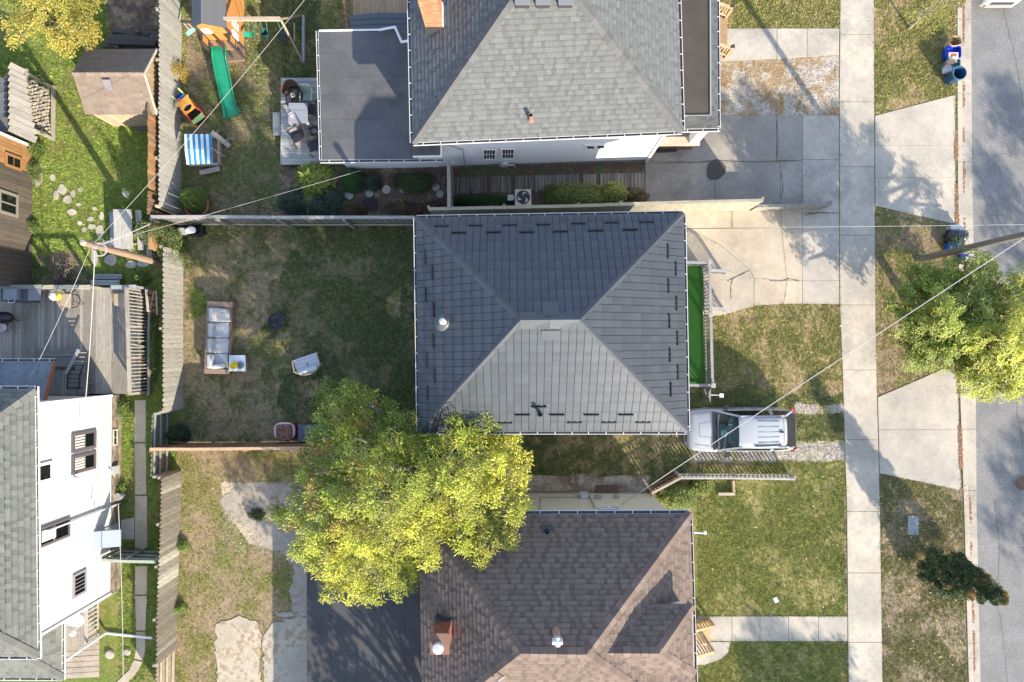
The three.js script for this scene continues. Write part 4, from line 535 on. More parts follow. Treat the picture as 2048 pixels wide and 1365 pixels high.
// ---------------------------------------------------------------- the brown roofed house
const BR = {};
{
  const EH = 4.4, RH = 7.1, e = [P(838, 1030, EH), P(1380, 1028, EH), P(1394, 1590, EH), P(846, 1590, EH)], r = [P(1042, 1307, RH), P(1173, 1309, RH)]; const dz = (r[0].z + r[1].z) / 2 - (e[0].z + e[1].z) / 2; e[2].z = r[1].z + dz; e[3].z = r[0].z + dz;
  const f = hipFaces(e, r), t = thing('brown_roof_house', 'house with a brown shingle hip roof, small front gable and cream siding', 'house', P(1110, 1230)); Object.assign(BR, { f, e, r, t });
  const wz = P(1150, 985).z, wx = P(1300, 985).x, wc = [V(e[0].x + 0.3, 0, wz), V(wx, 0, wz), V(wx, 0, e[2].z - 0.3), V(e[0].x + 0.3, 0, e[3].z - 0.3)], w = new G(), CR = [0.55, 0.535, 0.44];
  w.prism(wc, -0.1, EH - 0.12, CR); siding(w, wc[0], wc[1], 0.35, EH - 0.14, V(0, 0, -1), CR, 0.2); part(t, 'wall', w, M.satin); part(t, 'foundation', new G().box(wc[0].x, 0, wz - 0.05, wx, 0.34, wz - 0.025, [0.3, 0.25, 0.22]), M.concrete);
  const so = new G(); so.prism(e.map((p) => V(p.x, 0, p.z)), EH - 0.14, EH - 0.1, [0.5, 0.48, 0.42]); part(t, 'soffit', so, M.plain);
  const base = new G(); for (const k of 'nesw') deckUnder(base, f[k], 0.08, [0.05, 0.04, 0.036]); const roof = part(t, 'roof', base, M.shingle), BA = [0.25, 0.19, 0.158], BB = [0.175, 0.132, 0.112], cap = () => pick([[0.24, 0.18, 0.15], [0.21, 0.155, 0.13], [0.26, 0.195, 0.165]]);
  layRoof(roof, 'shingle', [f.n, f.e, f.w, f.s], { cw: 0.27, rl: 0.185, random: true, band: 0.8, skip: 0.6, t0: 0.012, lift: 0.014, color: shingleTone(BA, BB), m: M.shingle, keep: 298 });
  const n = { n: normal(f.n), e: normal(f.e), s: normal(f.s), w: normal(f.w) };
  for (const [a, b, p, q] of [[e[0], r[0], n.n, n.w], [e[1], r[1], n.n, n.e], [e[2], r[1], n.s, n.e], [e[3], r[0], n.s, n.w]]) caps(roof, 'hip_cap', a, b, p, q, 0.19, 0.3, cap, M.shingle);
  caps(roof, 'ridge_cap', r[0], r[1], n.n, n.s, 0.2, 0.3, cap, M.shingle);
  gutter.out = V(0, 0, -1); gutter(t, [e[0], e[1]], [0.5, 0.55, 0.62], 0.13, false, 0.68); gutter.out = V(1, 0, 0); gutter(t, [e[1], e[2]], [0.5, 0.48, 0.46], 0.09, false, 0.68);
  // front gable roof
  const GE = 5.55, GR = 6.6, ge = [P(1150, 1211, GE), P(1384, 1211, GE), P(1388, 1400, GE), P(1150, 1400, GE)], gr = [P(1195, 1306, GR), P(1318, 1307, GR)]; const gd = gr[0].z - ge[0].z; ge[2].z = gr[1].z + gd; ge[3].z = gr[0].z + gd; const gf = hipFaces(ge, gr);
  const dw = new G(), dx = ge[1].x - 0.25, dzn = ge[0].z + 0.12; dw.box(P(1200, 1250, 5).x, EH - 0.5, dzn, dx, GE - 0.1, ge[2].z - 0.12, [0.78, 0.79, 0.8]); part(t, 'gable_wall', dw, M.satin);
  const gb = new G(); const fr2 = { n: [V(P(1270, 1211, GE).x, GE, ge[0].z), ge[1], gr[1], gr[0]], s: [ge[2], V(P(1270, 1211, GE).x, GE, ge[2].z), gr[0], gr[1]], e: gf.e }; for (const k of ['n', 's', 'e']) deckUnder(gb, fr2[k], 0.08, [0.05, 0.04, 0.036]); const g2 = part(t, 'gable_roof', gb, M.shingle);
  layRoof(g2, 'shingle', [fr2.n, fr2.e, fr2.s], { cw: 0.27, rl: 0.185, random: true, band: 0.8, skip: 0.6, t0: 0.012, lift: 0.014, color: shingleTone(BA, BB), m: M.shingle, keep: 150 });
  const gn = normal(fr2.n), gs = normal(fr2.s), gee = normal(fr2.e); caps(g2, 'hip_cap', ge[1], gr[1], gn, gee, 0.19, 0.3, cap, M.shingle); caps(g2, 'hip_cap', ge[2], gr[1], gs, gee, 0.19, 0.3, cap, M.shingle); caps(g2, 'ridge_cap', gr[0], gr[1], gn, gs, 0.2, 0.3, cap, M.shingle);
  part(t, 'gable_fascia', new G().beam(V(P(1270, 1211, GE).x, GE - 0.05, ge[0].z), V(ge[1].x, GE - 0.05, ge[0].z), 0.04, 0.16, [0.2, 0.15, 0.13]).beam(V(ge[1].x, GE - 0.05, ge[0].z), V(ge[2].x, GE - 0.05, ge[2].z), 0.04, 0.16, [0.4, 0.38, 0.36]), M.satin);
  // vents
  pipeVent(roof, onFace(f.n, 1094, 1062), 0.32, 0.06, [0.04, 0.04, 0.05]); const v0 = onFace(f.n, 1094, 1058), bx = new G(); bx.box(v0.x - 0.22, v0.y - 0.1, v0.z - 0.1, v0.x + 0.22, v0.y + 0.08, v0.z + 0.04, [0.035, 0.045, 0.05]); part(roof, 'vent_base', bx, M.satin);
  const v1 = onFace(f.n, 1112, 1262), s1 = new G(); s1.tube(v1, v1.clone().add(V(0, 0.75, 0)), 0.13, 0.11, 14, [0.36, 0.25, 0.2]); s1.tube(v1.clone().add(V(-0.17, 0.85, 0)), v1.clone().add(V(0.17, 0.85, 0)), 0.11, 0.11, 14, [0.48, 0.5, 0.52]); s1.tube(v1.clone().add(V(0, 0.85, -0.14)), v1.clone().add(V(0, 0.85, 0.16)), 0.1, 0.1, 14, [0.48, 0.5, 0.52]); part(roof, 'flue_cap', s1, M.satin);
  // north wall fittings
  const Zw = wz - 0.03, q = (x, y) => onZ(x, y, Zw); windowOn(t, [q(1196, 1015), q(1236, 1015), q(1240, 1019), q(1200, 1019)].map((p) => p), V(0, 0, -1), { fw: 0.05, sash: [0.5] });
  const hood = (x, y, wd) => { const p = q(x, y), g = new G(); g.box(p.x - wd / 2, p.y - 0.14, Zw - 0.12, p.x + wd / 2, p.y + 0.14, Zw, [0.3, 0.31, 0.29]); part(t, 'wall_vent', g, M.satin); }; hood(1196, 997, 0.26); hood(1233, 996, 0.2);
  const mt = q(1168, 995), mg = new G(); mg.box(mt.x - 0.16, mt.y - 0.35, Zw - 0.16, mt.x + 0.16, mt.y + 0.3, Zw, [0.5, 0.52, 0.53]); mg.path([V(mt.x + 0.22, 0.4, Zw - 0.05), V(mt.x + 0.24, 3.2, Zw - 0.05)], 0.025, 6, [0.3, 0.3, 0.3]); part(t, 'electric_meter', mg, M.satin); part(t, 'hose_box', new G().box(q(1193, 987).x, 0.1, Zw - 0.3, q(1236, 987).x, 0.35, Zw - 0.03, [0.14, 0.09, 0.075]), M.wood);
  const trim = new G(), a = q(1080, 1020), b = q(1080, 996), c = q(1164, 996); trim.path([V(a.x, a.y, Zw - 0.02), V(b.x, b.y, Zw - 0.02), V(c.x, c.y, Zw - 0.02)], 0.014, 5, [0.2, 0.2, 0.19]); part(t, 'wall_cable', trim);
  // flat black roof
  const FH = 1.7, z0 = P(613, 1100, FH).z, k = [P(613, 1100, FH), P(858, 1098, FH), P(862, 1560, FH), P(615, 1560, FH)], fb = new G(); fb.prism(k, FH - 0.18, FH, [0.06, 0.063, 0.07]); const fw = new G(); fw.prism([V(k[0].x + 0.2, 0, z0 + 0.25), V(k[1].x, 0, z0 + 0.25), V(k[2].x, 0, k[2].z), V(k[3].x + 0.2, 0, k[3].z)], 0, FH - 0.19, CR); part(t, 'annex_wall', fw, M.satin); const flat = part(t, 'flat_roof', fb, M.membrane);
  const cx = [0, 0.195, 0.4, 0.6, 0.8, 1]; for (let i = 0; i < 5; i++) { const L = (s, u) => k[0].clone().lerp(k[1], s).lerp(k[3].clone().lerp(k[2], s), u); part(flat, 'membrane_sheet', new G().prism([L(cx[i] + 0.003, 0), L(cx[i + 1], 0), L(cx[i + 1], 1), L(cx[i] + 0.003, 1)], FH, FH + 0.007 + (i % 2) * 0.004, tone([0.085, 0.087, 0.094], 0.05)), M.membrane); }
  // chimney of brick with a round metal cap
  const cb = onFace(f.w, 886, 1252), CT = cb.y + 1.55, ch = new G(), x0 = cb.x - 0.22, x1 = cb.x + 0.34, zz0 = cb.z - 0.3, zz1 = cb.z + 0.32, core = new G(); core.box(x0 + 0.02, cb.y - 1.2, zz0 + 0.02, x1 - 0.02, CT - 0.02, zz1 - 0.02, [0.4, 0.3, 0.26]);
  for (let y = cb.y - 1, kk = 0; y < CT - 0.1; y += 0.076, kk++) { const cc = () => tone(pick([[0.3, 0.1, 0.06], [0.24, 0.08, 0.05], [0.35, 0.13, 0.08]]), 0.15); for (const zf of [zz0, zz1 - 0.06]) for (let x = x0 - (kk & 1) * 0.1; x < x1; x += 0.21) { const A = Math.max(x, x0), B = Math.min(x + 0.2, x1); if (B - A > 0.03) ch.box(A, y, zf, B, y + 0.066, zf + 0.06, cc()); } for (const xf of [x0, x1 - 0.06]) for (let z = zz0 + 0.065 - (kk & 1) * 0.1; z < zz1 - 0.065; z += 0.21) { const A = Math.max(z, zz0 + 0.065), B = Math.min(z + 0.2, zz1 - 0.065); if (B - A > 0.03) ch.box(xf, y, A, xf + 0.06, y + 0.066, B, cc()); } }
  const chm = part(t, 'chimney', core, M.plain); stuff(part(chm, 'bricks', ch, M.plain)); part(chm, 'crown', new G().box(x0 - 0.05, CT - 0.1, zz0 - 0.05, x1 + 0.05, CT, zz1 + 0.05, [0.24, 0.135, 0.105]), M.concrete); const cc = V((x0 + x1) / 2 - 0.04, CT, (zz0 + zz1) / 2 + 0.06); part(chm, 'flue_cap', new G().tube(cc, cc.clone().add(V(0, 0.22, 0)), 0.15, 0.15, 18, [0.5, 0.5, 0.52]).lathe(cc.clone().add(V(0, 0.22, 0)), [[0.2, 0], [0.17, 0.05], [0.001, 0.08]], 18, [0.5, 0.5, 0.52]), M.satin); part(chm, 'flashing', new G().box(x0 - 0.05, cb.y - 0.2, zz0 - 0.06, x1 + 0.04, cb.y + 0.4, zz0 - 0.01, [0.06, 0.06, 0.075]), M.satin);
  // antenna bracket and dish at the ridge foot
  const an = thing('satellite_dish', 'pale satellite dish and mast on the brown roof by the west hip', 'satellite dish', onFace(f.w, 990, 1352)), ab = onFace(f.w, 990, 1362); part(an, 'mast', new G().path([ab, ab.clone().add(V(0.1, 0.5, -0.2)), ab.clone().add(V(0.15, 0.9, -0.3))], 0.03, 8, [0.6, 0.65, 0.68]).path([ab.clone().add(V(0.3, -0.05, -0.1)), ab.clone().add(V(0.1, 0.5, -0.2))], 0.025, 8, [0.6, 0.65, 0.68]), M.satin); dishOn(an, ab.clone().add(V(0, 0.75, 0.1)), V(-0.6, 0.35, 0.7), 0.34, [0.62, 0.68, 0.7]);
  // wooden front steps with railings
  const ws = thing('wooden_steps', 'timber steps with slatted railings at the end of the slab path', 'steps', P(1405, 1262)), TW = [0.52, 0.38, 0.22];
  part(ws, 'landing', new G().prism([P(1330, 1238), P(1392, 1238), P(1392, 1284), P(1330, 1284)], 0, 0.55, TW), M.wood);
  for (let i = 0; i < 3; i++) part(ws, 'tread', new G().prism([P(1392 + i * 9, 1240), P(1401 + i * 9, 1240), P(1401 + i * 9, 1282), P(1392 + i * 9, 1282)], 0, 0.42 - i * 0.14, TW), M.wood);
  for (const y of [1236, 1286]) { const a1 = P(1372, y), b1 = P(1416, y), rl = part(ws, 'stair_rail', new G().beam(V(a1.x, 1.45, a1.z), V(b1.x, 0.95, b1.z), 0.1, 0.05, [0.55, 0.4, 0.22]), M.wood); part(ws, 'newel_post', new G().beam(V(b1.x, 0, b1.z), V(b1.x, 0.98, b1.z), 0.09, 0.09, TW), M.wood); for (let i = 0; i < 7; i++) { const p1 = a1.clone().lerp(b1, i / 7); part(rl, 'baluster', new G().beam(V(p1.x, 0.3, p1.z), V(p1.x, 1.42 - i * 0.068, p1.z), 0.04, 0.05, [0.5, 0.36, 0.2]), M.wood); } }
  const fe = P(1388, 1066, 4.3), fx = new G(); fx.path([fe, fe.clone().add(V(0.42, 0.02, 0.02))], 0.025, 6, [0.75, 0.75, 0.76]); fx.box(fe.x + 0.36, fe.y - 0.06, fe.z - 0.06, fe.x + 0.47, fe.y + 0.06, fe.z + 0.06, [0.5, 0.5, 0.5]); part(t, 'eave_camera', fx, M.satin);
}
function dishOn(parent, c, dir, r, col) {
  const n = dir.clone().normalize(), s = V(0, 1, 0).cross(n).normalize(), u = n.clone().cross(s), g = new G(), q = (k, j) => { const a = j / 24 * 6.2832, d = r * k; return c.clone().addScaledVector(s, d * Math.cos(a)).addScaledVector(u, d * 1.12 * Math.sin(a)).addScaledVector(n, 0.16 * r * k * k * 2); };
  for (let k = 0; k < 5; k++) for (let j = 0; j < 24; j++) g.quad(q(k / 5, j), q(k / 5, j + 1), q((k + 1) / 5, j + 1), q((k + 1) / 5, j), col); part(parent, 'reflector', g, M.satin);
  const b = c.clone().addScaledVector(u, -r * 1.1).addScaledVector(n, 0.3 * r), e = c.clone().addScaledVector(u, -r * 0.6).addScaledVector(n, r * 1.5), arm = new G(); arm.beam(b, e, 0.035, 0.045, col); part(parent, 'feed_arm', arm, M.satin); const lb = new G(); lb.beam(e, e.clone().addScaledVector(n, 0.16), 0.16, 0.16, [0.8, 0.8, 0.8]); part(parent, 'receiver', lb, M.satin);
}
// ---------------------------------------------------------------- the white sided house on the left
{
  const EH = 5.7, X = P(240, 1000).x, zn = P(240, 790).z, zs = P(240, 1176).z, ne = P(68, 779, EH), se = P(73.5, 1314, EH), W = 8.4, e = [V(ne.x - W, EH, ne.z), ne, se, V(se.x - W, EH, se.z)], r = [V(ne.x - W / 2, EH + 2.7, ne.z + W / 2), V(se.x - W / 2, EH + 2.7, se.z - W / 2)];
  const f = { e: [ne, se, r[1], r[0]], n: [e[0], ne, r[0]], s: [se, e[3], r[1]], w: [e[3], e[0], r[0], r[1]] };
  const t = thing('white_house', 'white sided house with green grey shingles on the far left', 'house', V(X - 3, 0, (zn + zs) / 2));
  const w = new G(), SD = [0.58, 0.58, 0.585]; w.box(X - 7.6, 0, zn, X, EH - 0.12, zs, SD); siding(w, V(X, 0, zn), V(X, 0, zs), 0.72, EH - 0.14, V(1, 0, 0), SD, 0.12); for (const z of [zn - 0.01, zs + 0.01]) w.beam(V(X + 0.01, 0.7, z), V(X + 0.01, EH - 0.14, z), 0.09, 0.09, WHITE); part(t, 'wall', w, M.satin);
  part(t, 'foundation', new G().box(X - 0.5, 0, zn - 0.02, X + 0.035, 0.71, zs + 0.02, [0.5, 0.41, 0.31]), M.brick);
  const so = new G(); so.prism(e.map((p) => V(p.x, 0, p.z)), EH - 0.14, EH - 0.1, [0.7, 0.7, 0.7]); part(t, 'soffit', so, M.plain);
  const base = new G(); for (const k of 'ensw') deckUnder(base, f[k], 0.08, [0.06, 0.065, 0.06]); const roof = part(t, 'roof', base, M.shingle), GA = [0.215, 0.228, 0.205], GB = [0.165, 0.177, 0.16];
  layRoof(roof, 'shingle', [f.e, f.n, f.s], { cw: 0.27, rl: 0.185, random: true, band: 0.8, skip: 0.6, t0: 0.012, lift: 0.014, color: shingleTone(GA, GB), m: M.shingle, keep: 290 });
  const n = { e: normal(f.e), n: normal(f.n), s: normal(f.s) }, cap = () => tone([0.2, 0.205, 0.185]); caps(roof, 'hip_cap', ne, r[0], n.e, n.n, 0.18, 0.3, cap, M.shingle); caps(roof, 'hip_cap', se, r[1], n.e, n.s, 0.18, 0.3, cap, M.shingle);
  gutter.out = V(1, 0, 0); gutter(t, [ne.clone().add(V(0, 0, -0.1)), se.clone().add(V(0, 0, 0.1))]); gutter.out = V(0, 0, -1); gutter(t, [e[0], ne]); gutter.out = V(0, 0, 1); gutter(t, [se, e[3]]);
  const win = (pts, o) => windowOn(t, pts.map(([x, y]) => onX(x, y, X + 0.02)), V(1, 0, 0), o), DK = [0.13, 0.11, 0.12];
  const A = onX(190, 864, X + 0.02), B = onX(143, 865, X + 0.02), R4 = (x0, y0, x1, y1) => { const a = onX(x0, y0, X + 0.02), b = onX(x1, y1, X + 0.02); return [V(a.x, a.y, a.z), V(a.x, a.y, b.z), V(a.x, b.y, b.z), V(a.x, b.y, a.z)]; };
  const slats = (x0, y0, x1, y1, k) => { const q = R4(x0, y0, x1, y1), g = new G(), hgt = q[2].y - q[0].y; for (let i = 0; i < k; i++) { const z = q[0].z + (q[1].z - q[0].z) * (i + 0.5) / k; g.box(X + 0.046, q[0].y + hgt * 0.45, z - 0.04, X + 0.058, q[2].y - 0.08, z + 0.04, [0.55, 0.55, 0.52]); } part(t, 'blind', g, M.plain); };
  windowOn(t, R4(190, 859, 141, 907), V(1, 0, 0), { col: DK, fw: 0.12, sash: [1, DK], nv: 2 }); windowOn(t, R4(190, 902, 141, 951), V(1, 0, 0), { col: DK, fw: 0.12, nv: 2 }); slats(186, 864, 145, 901, 5); slats(186, 906, 145, 943, 5);
  windowOn(t, R4(103, 922, 66, 971), V(1, 0, 0), { col: WHITE, fw: 0.1 }); windowOn(t, R4(138, 1034, 72, 1100), V(1, 0, 0), { col: DK, fw: 0.1, nv: 2, bar: 0.05, barcol: [0.5, 0.5, 0.5] }); slats(134, 1043, 78, 1088, 5); windowOn(t, R4(171, 1138, 144, 1199), V(1, 0, 0), { col: [0.3, 0.28, 0.32], fw: 0.09, nu: 5 }); windowOn(t, R4(233, 858, 224, 893), V(1, 0, 0), { col: [0.5, 0.48, 0.42], fw: 0.06, nu: 2 });
  // door canopy, the shade on its face put into the blue grey colour
  const c0 = onX(186, 1064, X), c1 = onX(186, 1098, X), D = 0.95, an = new G(); an.sweep([V(X, c0.y, c0.z), V(X, c1.y, c1.z), V(X + D, c1.y - 0.35, c1.z), V(X + D, c0.y - 0.35, c0.z)], V(0, 0.04, 0), [0.3, 0.35, 0.4]); for (const z of [c0.z, c1.z]) an.fan([V(X, c0.y, z), V(X + D, c0.y - 0.35, z), V(X, c0.y - 0.35, z)], [0.3, 0.35, 0.4]); part(t, 'door_canopy', an, M.satin); part(t, 'door', new G().box(X, 0.25, c0.z + 0.05, X + 0.05, 1.75, c1.z - 0.03, [0.35, 0.4, 0.45]), M.satin);
  // television aerial and wires fixed to the wall
  const wr2 = new G(); for (const [x, y] of [[185, 985], [190, 1012]]) { const p = onX(x, y, X + 0.06); wr2.path([p.clone().add(V(0, 0, -0.2)), p.clone().add(V(0, 0.06, 0.3))], 0.012, 5, [0.3, 0.3, 0.32]); } wr2.path([onX(178, 860, X + 0.03), onX(186, 985, X + 0.03), onX(190, 1060, X + 0.03)], 0.012, 5, [0.45, 0.45, 0.48]); part(t, 'aerial_cable', wr2);
  const lamp = onX(147, 952, X + 0.02), lg = new G(); lg.path([lamp, lamp.clone().add(V(0.12, 0.05, 0.05)), lamp.clone().add(V(0.2, -0.05, 0.12))], 0.03, 8, [0.25, 0.25, 0.27]); part(t, 'security_lamp', lg, M.satin);
  const gm = P(238, 935), gg = new G(); gg.box(gm.x - 0.1, 0.35, gm.z - 0.15, gm.x + 0.22, 0.75, gm.z + 0.2, [0.4, 0.41, 0.4]); gg.path([V(gm.x - 0.1, 0.1, gm.z + 0.3), V(gm.x + 0.1, 0.5, gm.z + 0.3), V(gm.x + 0.1, 0.9, gm.z - 0.1), V(gm.x - 0.1, 1.0, gm.z - 0.3)], 0.03, 7, [0.35, 0.35, 0.34]); part(t, 'gas_meter', gg, M.satin); const dr = P(247, 990), dg = new G(); dg.tube(V(dr.x, 0, dr.z), V(dr.x, 0.5, dr.z), 0.15, 0.17, 14, [0.28, 0.29, 0.3]); part(t, 'drain_standpipe', dg, M.satin); part(t, 'downspout', new G().path([V(X + 0.08, 4.8, P(0, 1005).z), V(X + 0.08, 0.1, P(0, 1005).z)], 0.04, 8, [0.7, 0.72, 0.78]), M.satin);
  // pent roof and porch on the south side
  const PH = 3.0, po = [P(122, 1235, PH), P(122, 1357, PH)], pi = [V(po[0].x - 1.55, PH + 0.85, po[0].z), V(po[1].x - 1.55, PH + 0.85, po[1].z - 1.55)], s1 = [V(po[0].x, PH, zs + 0.02), po[1], pi[1], V(pi[0].x, pi[0].y, zs + 0.02)], s2 = [po[1], V(po[1].x - 8, PH, po[1].z), V(po[1].x - 8, PH + 0.85, pi[1].z), pi[1]];
  const pb = new G(); deckUnder(pb, s1, 0.08, [0.06, 0.065, 0.06]); deckUnder(pb, s2, 0.08, [0.06, 0.065, 0.06]); const pr = part(t, 'porch_roof', pb, M.shingle); layRoof(pr, 'shingle', [s1, s2], { cw: 0.27, rl: 0.2, random: true, t0: 0.012, lift: 0.012, color: shingleTone(GA, GB), m: M.shingle, keep: 120 }); caps(pr, 'hip_cap', po[1], pi[1], normal(s1), normal(s2), 0.18, 0.3, cap, M.shingle);
  gutter.out = V(1, 0, 0); gutter(t, [V(po[0].x, PH, zs), po[1].clone().add(V(0, 0, 0.1))]); gutter.out = V(0, 0, 1); gutter(t, [po[1], s2[1]]); part(t, 'upper_wall', new G().box(pi[0].x - 5, 0, zs + 0.03, pi[0].x, 5, pi[1].z, [0.72, 0.72, 0.72]), M.satin);
  const dk = [P(190, 1182), P(205, 1182), P(205, 1270), P(190, 1270)]; const fl = thing('porch_deck', 'tan porch floor with white and grey railing under the green grey pent roof', 'porch', P(175, 1240)); for (let i = 0; i < 12; i++) part(fl, 'floor_board', new G().box(P(140, 0).x + i * 0.128, 0.2, zs + 0.05, P(140, 0).x + i * 0.128 + 0.12, 0.28, P(0, 1288).z, tone([0.38, 0.34, 0.29], 0.06)), M.wood);
  const ra = V(P(206, 1200).x, 0, zs + 0.3), rb = V(P(206, 1268).x, 0, P(206, 1266).z), rl = part(fl, 'railing', new G().beam(V(ra.x, 1.2, ra.z), V(rb.x, 1.2, rb.z), 0.12, 0.06, [0.5, 0.46, 0.43]).beam(V(ra.x, 0.4, ra.z), V(rb.x, 0.4, rb.z), 0.06, 0.06, [0.5, 0.46, 0.43]), M.wood); for (let i = 0; i <= 9; i++) { const p = ra.clone().lerp(rb, i / 9); part(rl, 'baluster', new G().beam(V(p.x, 0.35, p.z), V(p.x, 1.2, p.z), 0.05, 0.05, [0.55, 0.52, 0.44]), M.wood); }
  part(fl, 'downspout', new G().path([P(122, 1327, PH - 0.05), P(206, 1270, 0.25), P(212, 1267, 0.08), P(304, 1277, 0.06)], 0.055, 8, [0.8, 0.8, 0.82]), M.satin);
  for (let i = 0; i < 7; i++) part(fl, 'paving_slab', new G().prism([P(128 + (i & 1) * 3, 1282 + i * 11), P(198, 1278 + i * 11), P(198, 1288 + i * 11), P(128, 1292 + i * 11)], 0, 0.03 + (i & 1) * 0.004, tone([0.48, 0.41, 0.34], 0.05)), M.concrete);
  const di = thing('satellite_dish', 'large white satellite dish beside the porch railing of the white house', 'satellite dish', P(168, 1225)), dp = P(150, 1236, 2.3); part(di, 'mast', new G().path([V(dp.x + 0.3, 0, dp.z - 0.25), V(dp.x + 0.25, 1.9, dp.z - 0.2), dp.clone().add(V(0.06, -0.05, -0.08))], 0.035, 8, [0.4, 0.4, 0.42]), M.satin); dishOn(di, dp, V(0.2, 0.9, 0.5), 0.36, [0.6, 0.74, 0.72]);
  // lean-to on the north side, its shade put into blue shingle colour
  const lo = [P(105, 724, 2.8), V(P(105, 724, 2.8).x - 6, 2.8, P(105, 724, 2.8).z)], hi = [V(lo[1].x, 3.35, zn), V(lo[0].x, 3.35, zn)], ls = [lo[0], lo[1], hi[0], hi[1]], lb = new G(); deckUnder(lb, ls, 0.09, [0.06, 0.07, 0.08]); const lt = part(t, 'lean_to_roof', lb, M.shingle); layRoof(lt, 'shingle', [ls], { cw: 0.27, rl: 0.19, random: true, t0: 0.012, lift: 0.012, color: shingleTone([0.24, 0.29, 0.33], [0.19, 0.235, 0.28]), m: M.shingle, keep: 120 }); gutter.out = V(0, 0, -1); gutter(t, [lo[1], lo[0].clone().add(V(0.08, 0, 0))], [0.6, 0.6, 0.61], 0.12); part(t, 'rake_board', new G().beam(lo[0].clone().add(V(0.03, -0.06, 0)), hi[1].clone().add(V(0.03, -0.06, 0)), 0.05, 0.18, [0.34, 0.13, 0.07]), M.wood); part(t, 'lean_to_wall', new G().box(lo[1].x, 0, lo[0].z + 0.6, lo[0].x - 2.4, 2.7, zn - 0.01, [0.4, 0.42, 0.44]), M.satin);
}
// ---------------------------------------------------------------- fences, board by board
function board(parent, name, p, d, w, h, t, col, top = 'dog', y0 = 0.04, lean = null) {   // upright board at p, width along d
  const n = V(-d.z, 0, d.x).multiplyScalar(t), q = (u, y) => { const r = p.clone().addScaledVector(d, u); r.y = y; if (lean) r.addScaledVector(lean, y); return r; }, a = -w / 2, b = w / 2, g = new G();
  const face = top === 'dog' ? [q(a, y0), q(b, y0), q(b, h - 0.14), q(b * 0.8, h - 0.06), q(b * 0.4, h), q(a * 0.4, h), q(a * 0.8, h - 0.06), q(a, h - 0.14)] : top === 'point' ? [q(a, y0), q(b, y0), q(b, h - 0.05), q(0, h), q(a, h - 0.05)] : [q(a, y0), q(b, y0), q(b, h), q(a, h)];
  const f2 = face.map((v) => v.clone().add(n)), o = rnd() * 9, uv = (v) => [o + v.y, v.clone().sub(p).dot(d)];
  for (const f of [face, f2]) for (let i = 1; i < f.length - 1; i++) g.tri(f[0], f[i], f[i + 1], col, uv(f[0]), uv(f[i]), uv(f[i + 1]));
  for (let i = 0; i < face.length; i++) { const j = (i + 1) % face.length; g.quad(face[i], face[j], f2[j], f2[i], mul(col, i ? 0.95 : 0.6)); }
  return part(parent, name, g, M.wood);
}
function fence(name, label, pts, o) {
  const c = pts[Math.floor(pts.length / 2)], t = thing(name, label, 'fence', c.clone()); if (o.group) t.userData.group = o.group;
  for (let i = 0; i < pts.length - 1; i++) {
    const a = pts[i], b = pts[i + 1], L = a.distanceTo(b), d = b.clone().sub(a).normalize(), n = V(-d.z, 0, d.x), s = o.side ?? 1, k = Math.max(1, Math.round(L / o.pitch));
    for (let j = 0; j < k; j++) { const p = a.clone().lerp(b, (j + 0.5) / k).addScaledVector(n, s * 0.02 + (o.alt && j % 2 ? s * 0.022 : 0)); board(t, o.part || 'board', p, d, (L / k) * (o.cover ?? 0.97), o.h * rr(0.985, 1.015), 0.02, o.color(j, p), o.top, 0.04, o.lean ? n.clone().multiplyScalar(o.lean * rr(0.5, 1)) : null); }
    for (const y of o.rails || []) { const r0 = a.clone().addScaledVector(n, -s * 0.045), r1 = b.clone().addScaledVector(n, -s * 0.045); r0.y = r1.y = y; part(t, 'rail', new G().beam(r0, r1, 0.05, 0.09, tone(o.railcol || WOODGREY, 0.1)), M.wood); }
    if (o.cap) { const r0 = a.clone(), r1 = b.clone(); r0.y = r1.y = o.h + 0.03; part(t, 'cap_rail', new G().beam(r0, r1, o.capw || 0.14, 0.04, tone(o.cap, 0.08)), M.wood); }
    const np = o.posts ? Math.max(1, Math.round(L / o.posts)) : 0; for (let j = i ? 1 : 0; j <= np && np; j++) { const p = a.clone().lerp(b, j / np).addScaledVector(n, -s * 0.1); const e = p.clone(); e.y = o.h + (o.postup ?? 0); part(t, 'post', new G().beam(p, e, 0.1, 0.1, tone(o.postcol || o.railcol || WOODGREY, 0.1)), M.wood); }
  }
  return t;
}
const weath = (a, b, k = 0.5) => (j, p) => tone(mixc(a, b, sstep(0.35, 0.7, fbm(p.x * 0.6 + 4, p.z * 0.6, 3)) * k + rnd() * 0.3), 0.1);
const px = (l) => l.map(([x, y]) => P(x, y));
fence('board_fence', 'long weathered grey board fence with scalloped tops beside the slide', px([[358, -30], [363, 60], [362, 250], [362, 430]]), { h: 1.92, pitch: 0.2, side: -1, color: weath([0.4, 0.39, 0.36], [0.29, 0.285, 0.265]), rails: [0.4, 1.4], posts: 2.4, lean: 0 });
fence('board_fence', 'weathered board fence with scalloped tops behind the outdoor sofa', px([[366, 505], [366, 660], [366, 818]]), { h: 1.75, pitch: 0.21, side: -1, color: weath([0.43, 0.41, 0.36], [0.3, 0.29, 0.26]), rails: [0.4, 1.4], posts: 2.4 });
fence('board_fence', 'short set-back board fence section with pale rails by the cedar fence end', px([[342, 822], [340, 942]]), { h: 1.55, pitch: 0.2, side: 1, color: weath([0.2, 0.2, 0.17], [0.14, 0.145, 0.125]), rails: [0.4, 0.95, 1.42], railcol: [0.33, 0.36, 0.31], posts: 2.6 });
